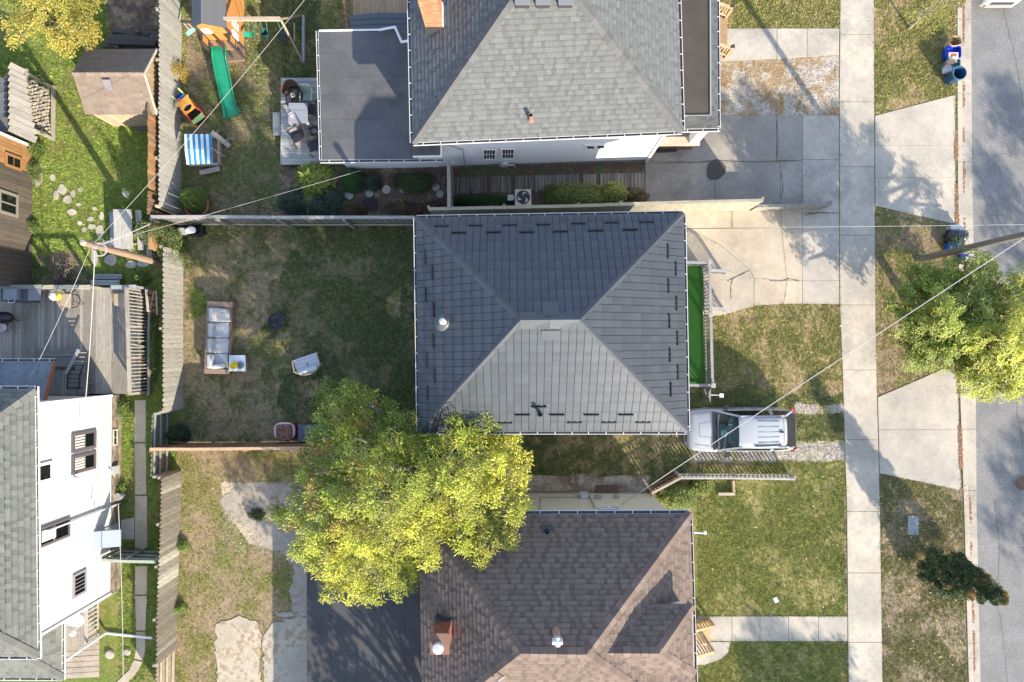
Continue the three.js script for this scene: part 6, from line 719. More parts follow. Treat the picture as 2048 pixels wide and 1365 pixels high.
// picnic table, benches, steps, stones in the left garden
{
  const t = thing('picnic_table', 'weathered grey plank picnic table with two benches beside the utility pole', 'picnic table', P(250, 455)), c = () => tone([0.47, 0.44, 0.39], 0.08);
  for (let i = 0; i < 5; i++) part(t, 'table_plank', new G().beam(P(229.5 + i * 7.4, 419, 0.75), P(232.5 + i * 7.4, 498, 0.75), 0.155, 0.04, c()), M.wood); part(t, 'bench', new G().beam(P(276, 421, 0.44), P(282, 500, 0.44), 0.27, 0.04, c()), M.wood); part(t, 'bench', new G().beam(P(223, 424, 0.44), P(226, 497, 0.44), 0.2, 0.04, [0.3, 0.32, 0.36]), M.wood); for (const y of [434, 488]) part(t, 'leg_frame', new G().beam(P(222, y, 0.4), P(284, y, 0.4), 0.05, 0.1, [0.4, 0.32, 0.22]).beam(P(236, y, 0.72), P(228, y, 0), 0.05, 0.1, [0.4, 0.32, 0.22]).beam(P(258, y, 0.72), P(272, y, 0), 0.05, 0.1, [0.4, 0.32, 0.22]), M.wood);
  single('loose_plank', new G().beam(P(293, 476, 0.5), P(296, 513, 0.5), 0.12, 0.04, [0.36, 0.33, 0.28]).beam(P(299, 476, 0.5), P(302, 514, 0.5), 0.1, 0.04, [0.3, 0.28, 0.24]).beam(P(294, 480, 0.46), P(300, 480, 0), 0.06, 0.06, [0.25, 0.22, 0.2]).beam(P(297, 510, 0.46), P(300, 511, 0), 0.06, 0.06, [0.25, 0.22, 0.2]), M.wood, 'narrow plank shelf between the picnic table and the orange panel', 'plank');
  const s = thing('plank_steps', 'two grey plank steps below the deck edge rail', 'steps', P(212, 562)); for (const [a, b, y, h] of [[187, 244, 551, 0.18], [187, 244, 555.5, 0.18], [181, 239, 563, 0.34], [181, 239, 568.5, 0.34]]) part(s, 'tread', new G().beam(P(a, y, h), P(b, y, h), 0.115, 0.04, tone([0.3, 0.31, 0.3], 0.1)), M.wood); part(s, 'stringer', new G().beam(P(190, 550, 0.12), P(186, 572, 0.28), 0.05, 0.12, [0.2, 0.2, 0.19]).beam(P(240, 550, 0.12), P(236, 572, 0.28), 0.05, 0.12, [0.2, 0.2, 0.19]), M.wood);
  const st = [[77, 357, 9, 16], [106, 356, 6, 8], [125, 379, 10, 11], [135, 400, 10, 10], [113, 391, 6, 11], [147, 388, 6, 8], [161, 380, 6, 5], [145, 425, 10, 8], [190, 418, 5, 4], [182, 439, 8, 5], [204, 433, 5, 10], [160, 447, 5, 5], [184, 454, 9, 6], [200, 463, 9, 16], [158, 410, 6, 4], [190, 515, 7, 20], [222, 520, 14, 12], [215, 490, 16, 10], [262, 530, 12, 9], [285, 528, 14, 8], [169, 460, 5, 6], [252, 388, 8, 7], [77, 332, 9, 8], [258, 502, 8, 6]];
  for (const [x, y, a, b] of st) { const p = P(x, y), k = 1 / 45.5, n = 9, g = new G(), pts = Array.from({ length: n }, (_, i) => { const q = i / n * 6.283, r = rr(0.8, 1.1); return V(p.x + Math.cos(q) * a * k * r, 0, p.z + Math.sin(q) * b * k * r); }); g.prism(pts, -0.03, 0.045, tone([0.5, 0.46, 0.4], 0.1), [0.3, 0.28, 0.25]); single('stepping_stone', g, M.concrete, 'pale flat stepping stone set in the green lawn of the left garden', 'stepping stone', 'stepping stones between the timber barn and the deck'); }
  for (const [x, y, a, b, lb] of [[220, 1309, 9, 7, 'round pale stone set in the small lawn by the porch'], [255, 1304, 7, 5, 'smaller pale stone beside the curved garden path']]) { const p = P(x, y), g = new G(), k = 1 / 45.5; g.lathe(V(p.x, 0, p.z), [[0.001, 0.12], [a * k * 0.8, 0.11], [a * k, 0.05], [a * k, 0]], 14, [0.5, 0.46, 0.4]); single('round_stone', g, M.concrete, lb, 'stone'); }
  const gs = [[699, 391, 9], [739, 388, 8], [773, 380, 9], [806, 378, 9], [872, 375, 8], [880, 389, 8], [667, 363, 7], [668, 392, 9]]; const lb = ['round grey stone next to the dark blue green shrub by the bed middle', 'broken half stone below the clipped ball shrub', 'round stone at the left edge of the low green cover', 'round stone set into the low green cover', 'round stone at the bed end by the short cross fence', 'cracked pale stone touching the short cross fence', 'grey stone between the lime hosta and the ball shrub', 'dark stone half under the blue green shrubs']; gs.forEach(([x, y, r], i) => { const p = P(x, y), g = new G(), n = 14, k = r / 45.5, pts = Array.from({ length: n }, (_, j) => { const a = j / n * 6.283, q = k * rr(0.9, 1.06); return V(p.x + Math.cos(a) * q, 0, p.z + Math.sin(a) * q); }); g.prism(pts, 0, 0.07, tone([0.44, 0.41, 0.385], 0.12), [0.25, 0.24, 0.23]); single('garden_stone', g, M.concrete, lb[i], 'stone'); });
}
// ---------------------------------------------------------------- patios
{
  const Hd = 0.3, t = thing('patio_deck', 'weathered grey plank patio with table and chairs beside the flat grey roof', 'deck', P(600, 245)), z0 = P(0, 158, Hd).z, z1 = P(0, 331, Hd).z, x0 = P(561, 245, Hd).x, x1 = P(690, 245, Hd).x, n = Math.round((z1 - z0) / 0.143);
  part(t, 'deck_frame', new G().box(x0 + 0.02, 0, z0 + 0.02, x1, Hd - 0.035, z1 - 0.02, [0.12, 0.115, 0.105]), M.wood); for (let i = 0; i < n; i++) { const z = z0 + (i + 0.5) / n * (z1 - z0), k = rnd(); part(t, 'deck_board', new G().beam(V(x0, Hd - 0.015, z), V(x1, Hd - 0.015, z), 0.134, 0.03, tone(mixc([0.33, 0.33, 0.31], [0.47, 0.46, 0.42], k), 0.07)), M.wood); }
  const s = thing('patio_step', 'grey plank step at the left side of the patio', 'steps', P(552, 249)); for (let i = 0; i < 3; i++) part(s, 'step_plank', new G().beam(P(547.5 + i * 5, 225, 0.17), P(548 + i * 5, 271, 0.17), 0.1, 0.035, tone([0.38, 0.38, 0.36], 0.08)), M.wood); part(s, 'step_frame', new G().prism([P(546, 227), P(560, 227), P(560, 270), P(546, 270)], 0, 0.14, [0.14, 0.14, 0.13]), M.wood);
  // table
  const T2 = Hd + 0.7, tb = thing('patio_table', 'grey square patio table on the plank patio', 'table', V(P(595, 228, Hd).x, Hd, P(595, 228, Hd).z)), q = [[577, 206], [614, 206], [615, 246], [576, 246]].map(([x, y]) => P(x, y, T2)); part(tb, 'tabletop', new G().prism(q, T2 - 0.04, T2, [0.27, 0.285, 0.31]), M.satin); const ic = q.map((p) => p.clone().lerp(q[0].clone().add(q[2]).multiplyScalar(0.5), 0.13)); part(tb, 'inset_panel', new G().prism(ic, T2, T2 + 0.006, [0.25, 0.265, 0.295]), M.satin); q.forEach((p, i) => { const c = p.clone().lerp(q[(i + 2) % 4], 0.06); part(tb, 'leg', new G().beam(V(c.x, Hd, c.z), V(c.x, T2 - 0.04, c.z), 0.09, 0.09, [0.4, 0.42, 0.42]), M.satin); });
  const cp = P(583, 230, T2), cu = thing('ceramic_mug', 'small white and orange mug on the grey patio table', 'mug', cp); part(cu, 'body', new G().lathe(cp, [[0.001, 0.01], [0.06, 0.01], [0.07, 0.12], [0.055, 0.12], [0.05, 0.03]], 14, [0.75, 0.75, 0.78]), M.gloss); part(cu, 'saucer', new G().lathe(cp.clone().add(V(0.02, 0, 0.1)), [[0.001, 0.006], [0.08, 0.012], [0.075, 0.03]], 14, [0.7, 0.42, 0.32]), M.gloss);
  // wicker egg chair with a ball
  const ec = P(588, 189, Hd + 0.4), eg = thing('wicker_chair', 'brown round backed wicker chair at the head of the patio table', 'chair', V(ec.x, Hd, ec.z)), sh = new G(), R = 0.4; for (let j = 0; j < 7; j++) for (let i = 0; i < 20; i++) { const A = (k) => Math.PI + 0.0 + k / 20 * Math.PI, qf = (k, l) => { const h = l / 7, r = R * (0.9 + 0.12 * h); return V(ec.x + r * Math.cos(A(k)) * 1.0, Hd + 0.15 + h * 0.8, ec.z + 0.12 + r * 1.25 * Math.sin(A(k)) + h * -0.06); }; sh.quad(qf(i, j), qf(i + 1, j), qf(i + 1, j + 1), qf(i, j + 1), tone([0.17, 0.105, 0.07], 0.12)); } part(eg, 'backrest', sh, M.weave); part(eg, 'seat', new G().box(ec.x - 0.36, Hd + 0.1, ec.z - 0.28, ec.x + 0.36, Hd + 0.42, ec.z + 0.4, [0.085, 0.06, 0.055]), M.weave); part(eg, 'cushion', new G().box(ec.x - 0.3, Hd + 0.42, ec.z + 0.05, ec.x - 0.12, Hd + 0.47, ec.z + 0.38, [0.22, 0.16, 0.16]), M.cloth);
  const bl = P(584, 189, Hd + 0.6), ba = thing('toy_ball', 'pale spotted ball lying in the brown wicker chair', 'ball', V(bl.x, Hd + 0.45, bl.z)); smooth(ba, 'ball', new THREE.SphereGeometry(0.11, 20, 14), M.gloss, [0.7, 0.6, 0.42], V(bl.x, Hd + 0.56, bl.z)); for (let i = 0; i < 9; i++) { const u = V(rr(-1, 1), rr(0.1, 1), rr(-1, 1)).normalize(), c = V(bl.x, Hd + 0.56, bl.z).addScaledVector(u, 0.104); smooth(ba, 'spot', new THREE.SphereGeometry(0.025, 8, 6), M.gloss, [0.05, 0.04, 0.04], c); }
  // sling chairs: one modelled, others turned copies
  function slingChair(label, x, y, turn, col = [0.055, 0.05, 0.065], scale = 1, frameCol = [0.06, 0.05, 0.045]) {
    const p = P(x, y, Hd), o = thing('patio_chair', label, 'chair', V(0, 0, 0)), s = new G(), b = new G(), fr = new G(); s.beam(V(-0.24, 0.42, 0), V(0.27, 0.45, 0), 0.5, 0.03, col); b.sweep([V(-0.24, 0.43, -0.25), V(-0.24, 0.43, 0.25), V(-0.4, 0.9, 0.25), V(-0.4, 0.9, -0.25)], V(0.03, 0, 0), col);
    for (const k of [-0.29, 0.29]) { fr.path([V(-0.43, 0.95, k), V(-0.26, 0.42, k), V(-0.34, 0, k * 1.05)], 0.022, 7, frameCol); fr.path([V(-0.31, 0.62, k), V(0.1, 0.66, k * 1.08), V(0.3, 0.58, k * 1.05), V(0.31, 0, k)], 0.025, 7, frameCol); } fr.path([V(-0.43, 0.95, -0.29), V(-0.47, 0.97, 0), V(-0.43, 0.95, 0.29)], 0.028, 7, frameCol);
    part(o, 'seat', s, M.weave); part(o, 'backrest', b, M.weave); part(o, 'frame', fr, M.satin); o.position.set(p.x, Hd, p.z); o.rotation.y = turn; o.scale.setScalar(scale); return o;
  }
  slingChair('dark sling chair turned diagonally, nearest the coiled hose', 601, 278, 0.45 + Math.PI); slingChair('dark sling chair partly under the flat roof edge', 634, 297, 0.4 + Math.PI); slingChair('dark sling chair tucked at the right side of the grey patio table', 626, 227, Math.PI); slingChair('pale mint plastic chair behind the grey patio table', 619, 200, -1.6, [0.5, 0.62, 0.5], 0.82, [0.5, 0.62, 0.5]);
  const hc = P(630, 263, Hd), hz = new G(); for (let i = 0; i < 4; i++) hz.ring(V(hc.x + rr(-0.05, 0.05), Hd + 0.03 + i * 0.03, hc.z + rr(-0.04, 0.04)), 0.15 + i * 0.018, 0.014, 22, 6, [0.03, 0.03, 0.03]); hz.path([V(hc.x - 0.15, Hd + 0.03, hc.z - 0.1), V(hc.x - 0.3, Hd + 0.03, hc.z - 0.3), V(P(612, 246, Hd).x, Hd + 0.03, P(612, 246, Hd).z)], 0.014, 6, [0.03, 0.03, 0.03]); single('garden_hose', hz, M.satin, 'coiled black hose lying on the plank patio', 'hose');
  // upper tan deck with a grey cover
  const U = 0.7, ud = thing('tan_deck', 'tan cedar deck at the photo top beside the brick chimney', 'deck', P(760, 10)), ux0 = P(706, 0, U).x, ux1 = P(850, 0, U).x, m = Math.round((ux1 - ux0) / 0.145); part(ud, 'deck_frame', new G().box(ux0, 0, P(0, -40).z, ux1, U - 0.04, P(0, 60).z, [0.15, 0.1, 0.06]), M.wood); for (let i = 0; i < m; i++) { const x = ux0 + (i + 0.5) / m * (ux1 - ux0); part(ud, 'deck_board', new G().beam(V(x, U - 0.015, P(0, -40, U).z), V(x, U - 0.015, P(0, 58, U).z), 0.135, 0.03, tone([0.44, 0.3, 0.18], 0.08)), M.wood); }
  const rl = part(ud, 'rail', new G().beam(P(686, -40, U + 0.9), P(688, 8, U + 0.9), 0.12, 0.05, [0.5, 0.27, 0.12]).beam(P(689, 8, U + 0.2), P(695, 58, U + 0.2), 0.1, 0.08, [0.42, 0.22, 0.1]), M.wood); for (let i = 0; i < 8; i++) part(rl, 'baluster', new G().beam(P(697, -30 + i * 11, U), P(688, -38 + i * 11, U + 0.9), 0.04, 0.04, [0.45, 0.24, 0.11]), M.wood);
  const cv = thing('tub_cover', 'dark grey folding spa cover on the tan deck', 'spa', P(760, 45)), ch = U + 0.75, cq = [[698, 31], [755, 25], [815, 26], [818, 58], [757, 60], [700, 62]].map(([x, y]) => P(x, y, ch)); part(cv, 'tub', new G().prism(cq.map((p) => V(p.x + (p.x < P(757, 45, ch).x ? 0.05 : -0.05), 0, p.z)), U, ch - 0.1, [0.1, 0.1, 0.1]), M.satin); for (const h of [[0, 1, 4, 5], [1, 2, 3, 4]]) { const c = part(cv, 'cover_half', new G().prism(h.map((k) => cq[k]), ch - 0.09, ch, tone([0.09, 0.095, 0.105], 0.05)), M.satin); for (let i = 1; i < 3; i++) { const a = cq[h[0]].clone().lerp(cq[h[3]], i / 3), b = cq[h[1]].clone().lerp(cq[h[2]], i / 3); part(c, 'seam', new G().beam(V(a.x, ch + 0.004, a.z), V(b.x, ch + 0.004, b.z), 0.03, 0.012, [0.05, 0.05, 0.055]), M.satin); } }
}
// ---------------------------------------------------------------- play yard
{
  const DKW = [0.055, 0.05, 0.05], OR = [0.56, 0.25, 0.07], t = thing('playhouse', 'orange wooden playhouse with a dark plank gable roof and railings', 'playhouse', P(466, 80)), A = (x, y, h) => P(x, y, h), RH = 2.75, EH = 2.25;
  const r = [A(402, -40, RH), A(402, 46, RH)], w = [A(384, -40, EH), A(384, 55, EH)], e = [A(452, -40, EH), A(452, 56, EH)];
  const xw = w[0].x + 0.12, xe = e[0].x - 0.12, zf = e[1].z - 0.1, zb = zf - 2.2, zp = P(470, 118).z;
  for (const [s, n, c] of [[w, 4, [0.1, 0.115, 0.14]], [e, 9, [0.115, 0.115, 0.118]]]) { const pl = part(t, 'roof', new G().sweep([r[0], r[1], s[1], s[0]], V(0, -0.03, 0), [0.05, 0.05, 0.055]), M.satin); for (let i = 0; i < n; i++) { const a0 = r[0].clone().lerp(s[0], i / n), b0 = r[1].clone().lerp(s[1], i / n), b1 = r[1].clone().lerp(s[1], (i + 1) / n), a1 = r[0].clone().lerp(s[0], (i + 1) / n); for (const q of [a0, b0]) q.y += 0.006; for (const q of [a1, b1]) q.y += 0.022; part(pl, 'roof_slat', new G().sweep([a0, b0, b1, a1], V(0, 0.012, 0), tone(c, 0.05)), M.satin); } }
  const FL = 0.95; part(t, 'floor', new G().box(xw, FL - 0.06, zb, xe, FL, zp, [0.33, 0.2, 0.12]), M.wood);
  for (let i = 0; i < 6; i++) part(t, 'floor_board', new G().beam(V(xw, FL + 0.008, zf + 0.05 + i * (zp - zf) / 6.2), V(xe, FL + 0.008, zf + 0.05 + i * (zp - zf) / 6.2), (zp - zf) / 6.6, 0.02, tone([0.4, 0.24, 0.15], 0.08)), M.wood);
  const wall = part(t, 'wall', new G().sweep([V(xe, 0.1, zb), V(xe, 0.1, zf), V(xe, EH, zf), V(xe, EH, zb)], V(-0.05, 0, 0), OR).sweep([V(xw, FL, zf), V(xe, FL, zf), V(xe, EH, zf), V(r[1].x, RH - 0.08, zf), V(xw, EH, zf)], V(0, 0, -0.05), OR), M.wood);
  for (let i = 0; i < 5; i++) part(wall, 'wall_panel', new G().box(xe + 0.001, 0.15 + i * 0.42, zb, xe + 0.02, 0.55 + i * 0.42, zf, tone(OR, 0.08)), M.wood);
  for (const [x, y] of [[469, 50], [469, 70]]) { const p = onX(x, y, xe + 0.03), s = 0.3, w = 0.13; windowOn(t, [V(p.x, p.y - s, p.z - w), V(p.x, p.y - s, p.z + w), V(p.x, p.y + s, p.z + w), V(p.x, p.y + s, p.z - w)], V(1, 0, 0), { fw: 0.045, nu: 2, nv: 2, bar: 0.028 }); } { const p = onZ(413, 61, zf + 0.02), s = 0.17; windowOn(t, [V(p.x - s, p.y - s, p.z), V(p.x + s, p.y - s, p.z), V(p.x + s, p.y + s, p.z), V(p.x - s, p.y + s, p.z)], V(0, 0, 1), { fw: 0.045, nu: 2, nv: 2, bar: 0.028 }); }
  for (const [x, z] of [[xw, zp], [xe, zp], [xw, zf], [xe, zf], [xe, zb], [(xw + xe) / 2 + 0.1, zp]]) part(t, 'post', new G().beam(V(x, 0, z), V(x, z === zp ? 1.75 : EH, z), 0.09, 0.09, DKW), M.wood);
  for (const [a, b] of [[V(xw, 0, zf), V(xw, 0, zp)], [V(xe, 0, zf), V(xe, 0, zp)]]) { const rl = part(t, 'rail', new G().beam(V(a.x, 1.65, a.z), V(b.x, 1.65, b.z), 0.07, 0.07, DKW).beam(V(a.x, 1.05, a.z), V(b.x, 1.05, b.z), 0.05, 0.06, DKW), M.wood); for (let i = 1; i < 6; i++) { const p = a.clone().lerp(b, i / 6); part(rl, 'baluster', new G().beam(V(p.x, 1, p.z), V(p.x, 1.62, p.z), 0.07, 0.025, OR, V(1, 0, 0)), M.wood); } }
  part(t, 'lower_deck', new G().prism([P(458, 104), P(490, 88), P(491, 123), P(457, 126)], 0.02, 0.18, [0.25, 0.17, 0.13]), M.wood); for (let i = 0; i < 4; i++) { const z = P(480, 92 + i * 8).z; part(t, 'ladder_rung', new G().beam(V(P(478, 0).x, 0.3 + i * 0.2, z), V(P(488, 0).x, 0.3 + i * 0.2, z), 0.04, 0.07, [0.45, 0.2, 0.1]), M.wood); }
  part(t, 'swing_arm', new G().beam(V(xw - 0.05, 1.9, zf - 0.3), V(xw - 0.75, 1.9, zf - 0.35), 0.09, 0.09, DKW), M.wood);
  // slide
  const sl = thing('slide', 'long wavy green plastic slide descending from the playhouse', 'slide', P(450, 170)), path = [[438, 93, 0.98], [439, 104, 0.95], [440, 118, 0.84], [444, 140, 0.66], [449, 163, 0.5], [454, 188, 0.32], [459, 210, 0.2], [463, 224, 0.17], [466, 232, 0.17]].map(([x, y, h]) => P(x, y, h)), cv = new THREE.CatmullRomCurve3(path), n = 44, prof = [[-0.32, 0.17], [-0.29, 0.19], [-0.25, 0.16], [-0.2, 0.03], [-0.06, 0], [0.06, 0], [0.2, 0.03], [0.25, 0.16], [0.29, 0.19], [0.32, 0.17], [0.31, 0.05], [-0.31, 0.05]], pos = [], idx = [];
  for (let i = 0; i <= n; i++) { const u = i / n, p = cv.getPoint(u), d = cv.getTangent(u), s = V(0, 1, 0).cross(d).normalize().negate(), up = s.clone().cross(d).normalize(), k = 1 + 0.32 * sstep(0.8, 1, u); if (up.y < 0) up.negate(); for (const [a, b] of prof) { const q = p.clone().addScaledVector(s, a * k).addScaledVector(up, b - 0.04); pos.push(q.x - sl.position.x, q.y, q.z - sl.position.z); } }
  for (let i = 0; i < n; i++) for (let j = 0; j < 12; j++) { const a = i * 12 + j, b = i * 12 + (j + 1) % 12; idx.push(a, b, b + 12, a, b + 12, a + 12); } let g = new THREE.BufferGeometry(); g.setAttribute('position', new THREE.Float32BufferAttribute(pos, 3)); g.setIndex(idx); g = toCreasedNormals(g, 0.9); smooth(sl, 'chute', g, M.gloss, [0.004, 0.175, 0.09]); const lp = P(466, 231, 0.1); part(sl, 'foot', new G().box(lp.x - 0.2, 0, lp.z - 0.1, lp.x + 0.2, 0.12, lp.z + 0.02, [0.004, 0.18, 0.095]), M.gloss);
  // swing frame and swings
  const sw = thing('swing_frame', 'timber swing beam joined to the playhouse with splayed end legs', 'swing frame', P(570, 80)), bh = 2.25, b0 = V(xe, bh, P(452, 38, bh).z), b1 = P(561, 38, bh); part(sw, 'beam', new G().beam(b0, b1, 0.13, 0.16, [0.47, 0.36, 0.27]), M.wood); part(sw, 'leg', new G().beam(b1, P(607, 127), 0.08, 0.08, [0.36, 0.27, 0.19]), M.wood); part(sw, 'leg', new G().beam(b1, P(601, 32), 0.08, 0.08, [0.33, 0.24, 0.17]), M.wood); part(sw, 'brace', new G().beam(P(588, 46, 0.8), P(589, 82, 0.8), 0.05, 0.07, [0.34, 0.28, 0.2]), M.wood); part(sw, 'sill_board', new G().beam(P(607, 31, 0.12), P(607, 124, 0.12), 0.11, 0.14, [0.3, 0.29, 0.29]), M.wood);
  const hang = (name, label, x0, x1, sx, sy, sh, seat) => { const o = thing(name, label, 'swing', V(P(sx, sy).x, 0, P(sx, sy).z)); for (const x of [x0, x1]) { const a = V(P(x, 38, bh).x, bh - 0.08, b1.z), b = P(sx + (x - (x0 + x1) / 2) * 0.55, sy - 2, sh); part(o, 'rope', new G().tube(a, b, 0.012, 0.012, 5, [0.05, 0.3, 0.22]), M.plain); } seat(o, P(sx, sy, sh)); };
  hang('belt_swing', 'mint green belt swing beside the orange playhouse wall', 495, 512, 500, 70, 0.5, (o, p) => { const g = new G(); for (let i = 0; i < 8; i++) { const f = (k) => V(p.x + (k / 8 - 0.5) * 0.5, p.y + 0.16 * (2 * k / 8 - 1) ** 2, p.z); g.beam(f(i), f(i + 1), 0.2, 0.02, [0.015, 0.3, 0.2]); } part(o, 'seat', g, M.satin); });
  hang('bucket_swing', 'dark green bucket swing hanging from the middle of the beam', 517, 530, 531, 68, 0.6, (o, p) => part(o, 'seat', new G().lathe(V(p.x, p.y - 0.15, p.z), [[0.001, 0], [0.13, 0.02], [0.16, 0.2], [0.17, 0.32], [0.14, 0.31], [0.1, 0.06], [0.001, 0.05]], 16, [0.012, 0.06, 0.06]), M.satin));
  hang('saucer_swing', 'round black saucer swing near the outer end of the beam', 552, 560, 568, 72, 0.45, (o, p) => { const g = new G(); g.ring(p, 0.25, 0.025, 24, 7, [0.02, 0.022, 0.025]); for (let i = -4; i <= 4; i++) { const l = Math.sqrt(Math.max(0, 0.0625 - (i * 0.055) ** 2)); g.beam(V(p.x + i * 0.055, p.y, p.z - l), V(p.x + i * 0.055, p.y, p.z + l), 0.022, 0.012, [0.04, 0.045, 0.05]); g.beam(V(p.x - l, p.y + 0.006, p.z + i * 0.055), V(p.x + l, p.y + 0.006, p.z + i * 0.055), 0.022, 0.012, [0.04, 0.045, 0.05]); } part(o, 'net_seat', g, M.plain); });
  const mt = thing('belt_swing', 'pale mint trapeze swing at the west side of the playhouse', 'swing', P(380, 66)); const mp = P(380, 62, 0.8); part(mt, 'seat', new G().beam(mp.clone().add(V(-0.15, 0, 0.15)), mp.clone().add(V(0.2, 0, -0.12)), 0.18, 0.03, [0.3, 0.6, 0.5]), M.satin); part(mt, 'rope', new G().tube(V(xw - 0.7, 1.86, zf - 0.35), mp, 0.012, 0.012, 5, [0.6, 0.6, 0.55]).tube(V(xw - 0.55, 1.86, zf - 0.35), mp.clone().add(V(0.15, 0, -0.1)), 0.012, 0.012, 5, [0.6, 0.6, 0.55]));
}
{                                                         // toddler play car in strong plastic colours
  const c = P(389, 224), t = thing('toy_play_car', 'toddler play car of red sides, orange roof and blue back beside the board fence', 'toy car', c), rot = Math.atan2(P(417, 252).z - P(374, 198).z, P(417, 252).x - P(374, 198).x), X = V(Math.cos(rot), 0, Math.sin(rot)), Z = V(-X.z, 0, X.x), q = (a, h, b) => c.clone().addScaledVector(X, a).addScaledVector(Z, b).setY(h);
  for (const s of [-1, 1]) part(t, 'side_panel', new G().sweep([q(-0.3, 0.05, s * 0.27), q(0.62, 0.05, s * 0.27), q(0.62, 0.42, s * 0.27), q(0.3, 0.5, s * 0.29), q(0.05, 0.58, s * 0.29), q(-0.3, 0.5, s * 0.27)], Z.clone().multiplyScalar(s * 0.05), [0.6, 0.04, 0.035]), M.gloss);
  part(t, 'floor', new G().sweep([q(-0.3, 0.08, -0.26), q(0.62, 0.08, -0.26), q(0.62, 0.08, 0.26), q(-0.3, 0.08, 0.26)], V(0, 0.03, 0), [0.015, 0.014, 0.016]), M.satin);
  const ro = new G(), Oc = [0.75, 0.33, 0.05], N = 20, hole = (i) => q(0.1 + 0.13 * Math.cos(i / N * 6.283), 0.78, 0.2 * Math.sin(i / N * 6.283)), out = (i) => { const a = i / N * 6.283, ca = Math.cos(a), sa = Math.sin(a), k = 1 / Math.max(Math.abs(ca) / 0.2, Math.abs(sa) / 0.28); return q(0.1 + ca * k, 0.78, sa * k); }; for (let i = 0; i < N; i++) { ro.quad(hole(i), hole(i + 1), out(i + 1), out(i), Oc); const d = V(0, -0.05, 0); ro.quad(out(i), out(i + 1), out(i + 1).add(d), out(i).add(d), mul(Oc, 0.9)); ro.quad(hole(i), hole(i + 1), hole(i + 1).add(d), hole(i).add(d), Oc); } ro.sweep([q(-0.34, 0.8, -0.36), q(-0.34, 0.8, 0.36), q(-0.12, 0.79, 0.27), q(-0.1, 0.79, -0.27)], V(0, -0.05, 0), Oc); part(t, 'roof', ro, M.gloss);
  for (const s of [-1, 1]) { part(t, 'roof_pillar', new G().beam(q(-0.05, 0.5, s * 0.27), q(-0.08, 0.76, s * 0.26), 0.06, 0.05, Oc).beam(q(0.32, 0.48, s * 0.27), q(0.28, 0.76, s * 0.26), 0.06, 0.05, [0.7, 0.12, 0.05]), M.gloss); part(t, 'back_pole', new G().tube(q(-0.34, 0.1, s * 0.2), q(-0.72, 0.95, s * 0.22), 0.035, 0.03, 10, [0.62, 0.66, 0.2]), M.gloss); }
  const sh = new G(); for (let i = 0; i < 8; i++) { const f = (k, b) => q(-0.3 - 0.42 * Math.sin(k / 8 * 1.4), 0.12 + 0.5 * (1 - Math.cos(k / 8 * 1.5)), b); sh.quad(f(i, -0.22), f(i, 0.22), f(i + 1, 0.22), f(i + 1, -0.22), [0.012, 0.12, 0.55]); } part(t, 'back_shell', sh, M.gloss); part(t, 'bonnet', new G().sweep([q(0.48, 0.44, -0.3), q(0.5, 0.42, 0.3), q(0.66, 0.38, 0.3), q(0.68, 0.38, -0.28)], V(0, 0.05, 0), [0.38, 0.55, 0.14]), M.gloss); part(t, 'wing', new G().beam(q(-0.62, 0.5, 0.2), q(-0.4, 0.55, 0.4), 0.16, 0.05, [0.2, 0.52, 0.72]).beam(q(-0.5, 0.52, 0.25), q(-0.3, 0.6, 0.12), 0.06, 0.04, [0.2, 0.52, 0.72]), M.gloss); part(t, 'horn', new G().tube(q(-0.36, 0.8, 0.06), q(-0.36, 0.88, 0.06), 0.07, 0.05, 12, [0.55, 0.05, 0.12]), M.gloss);
}
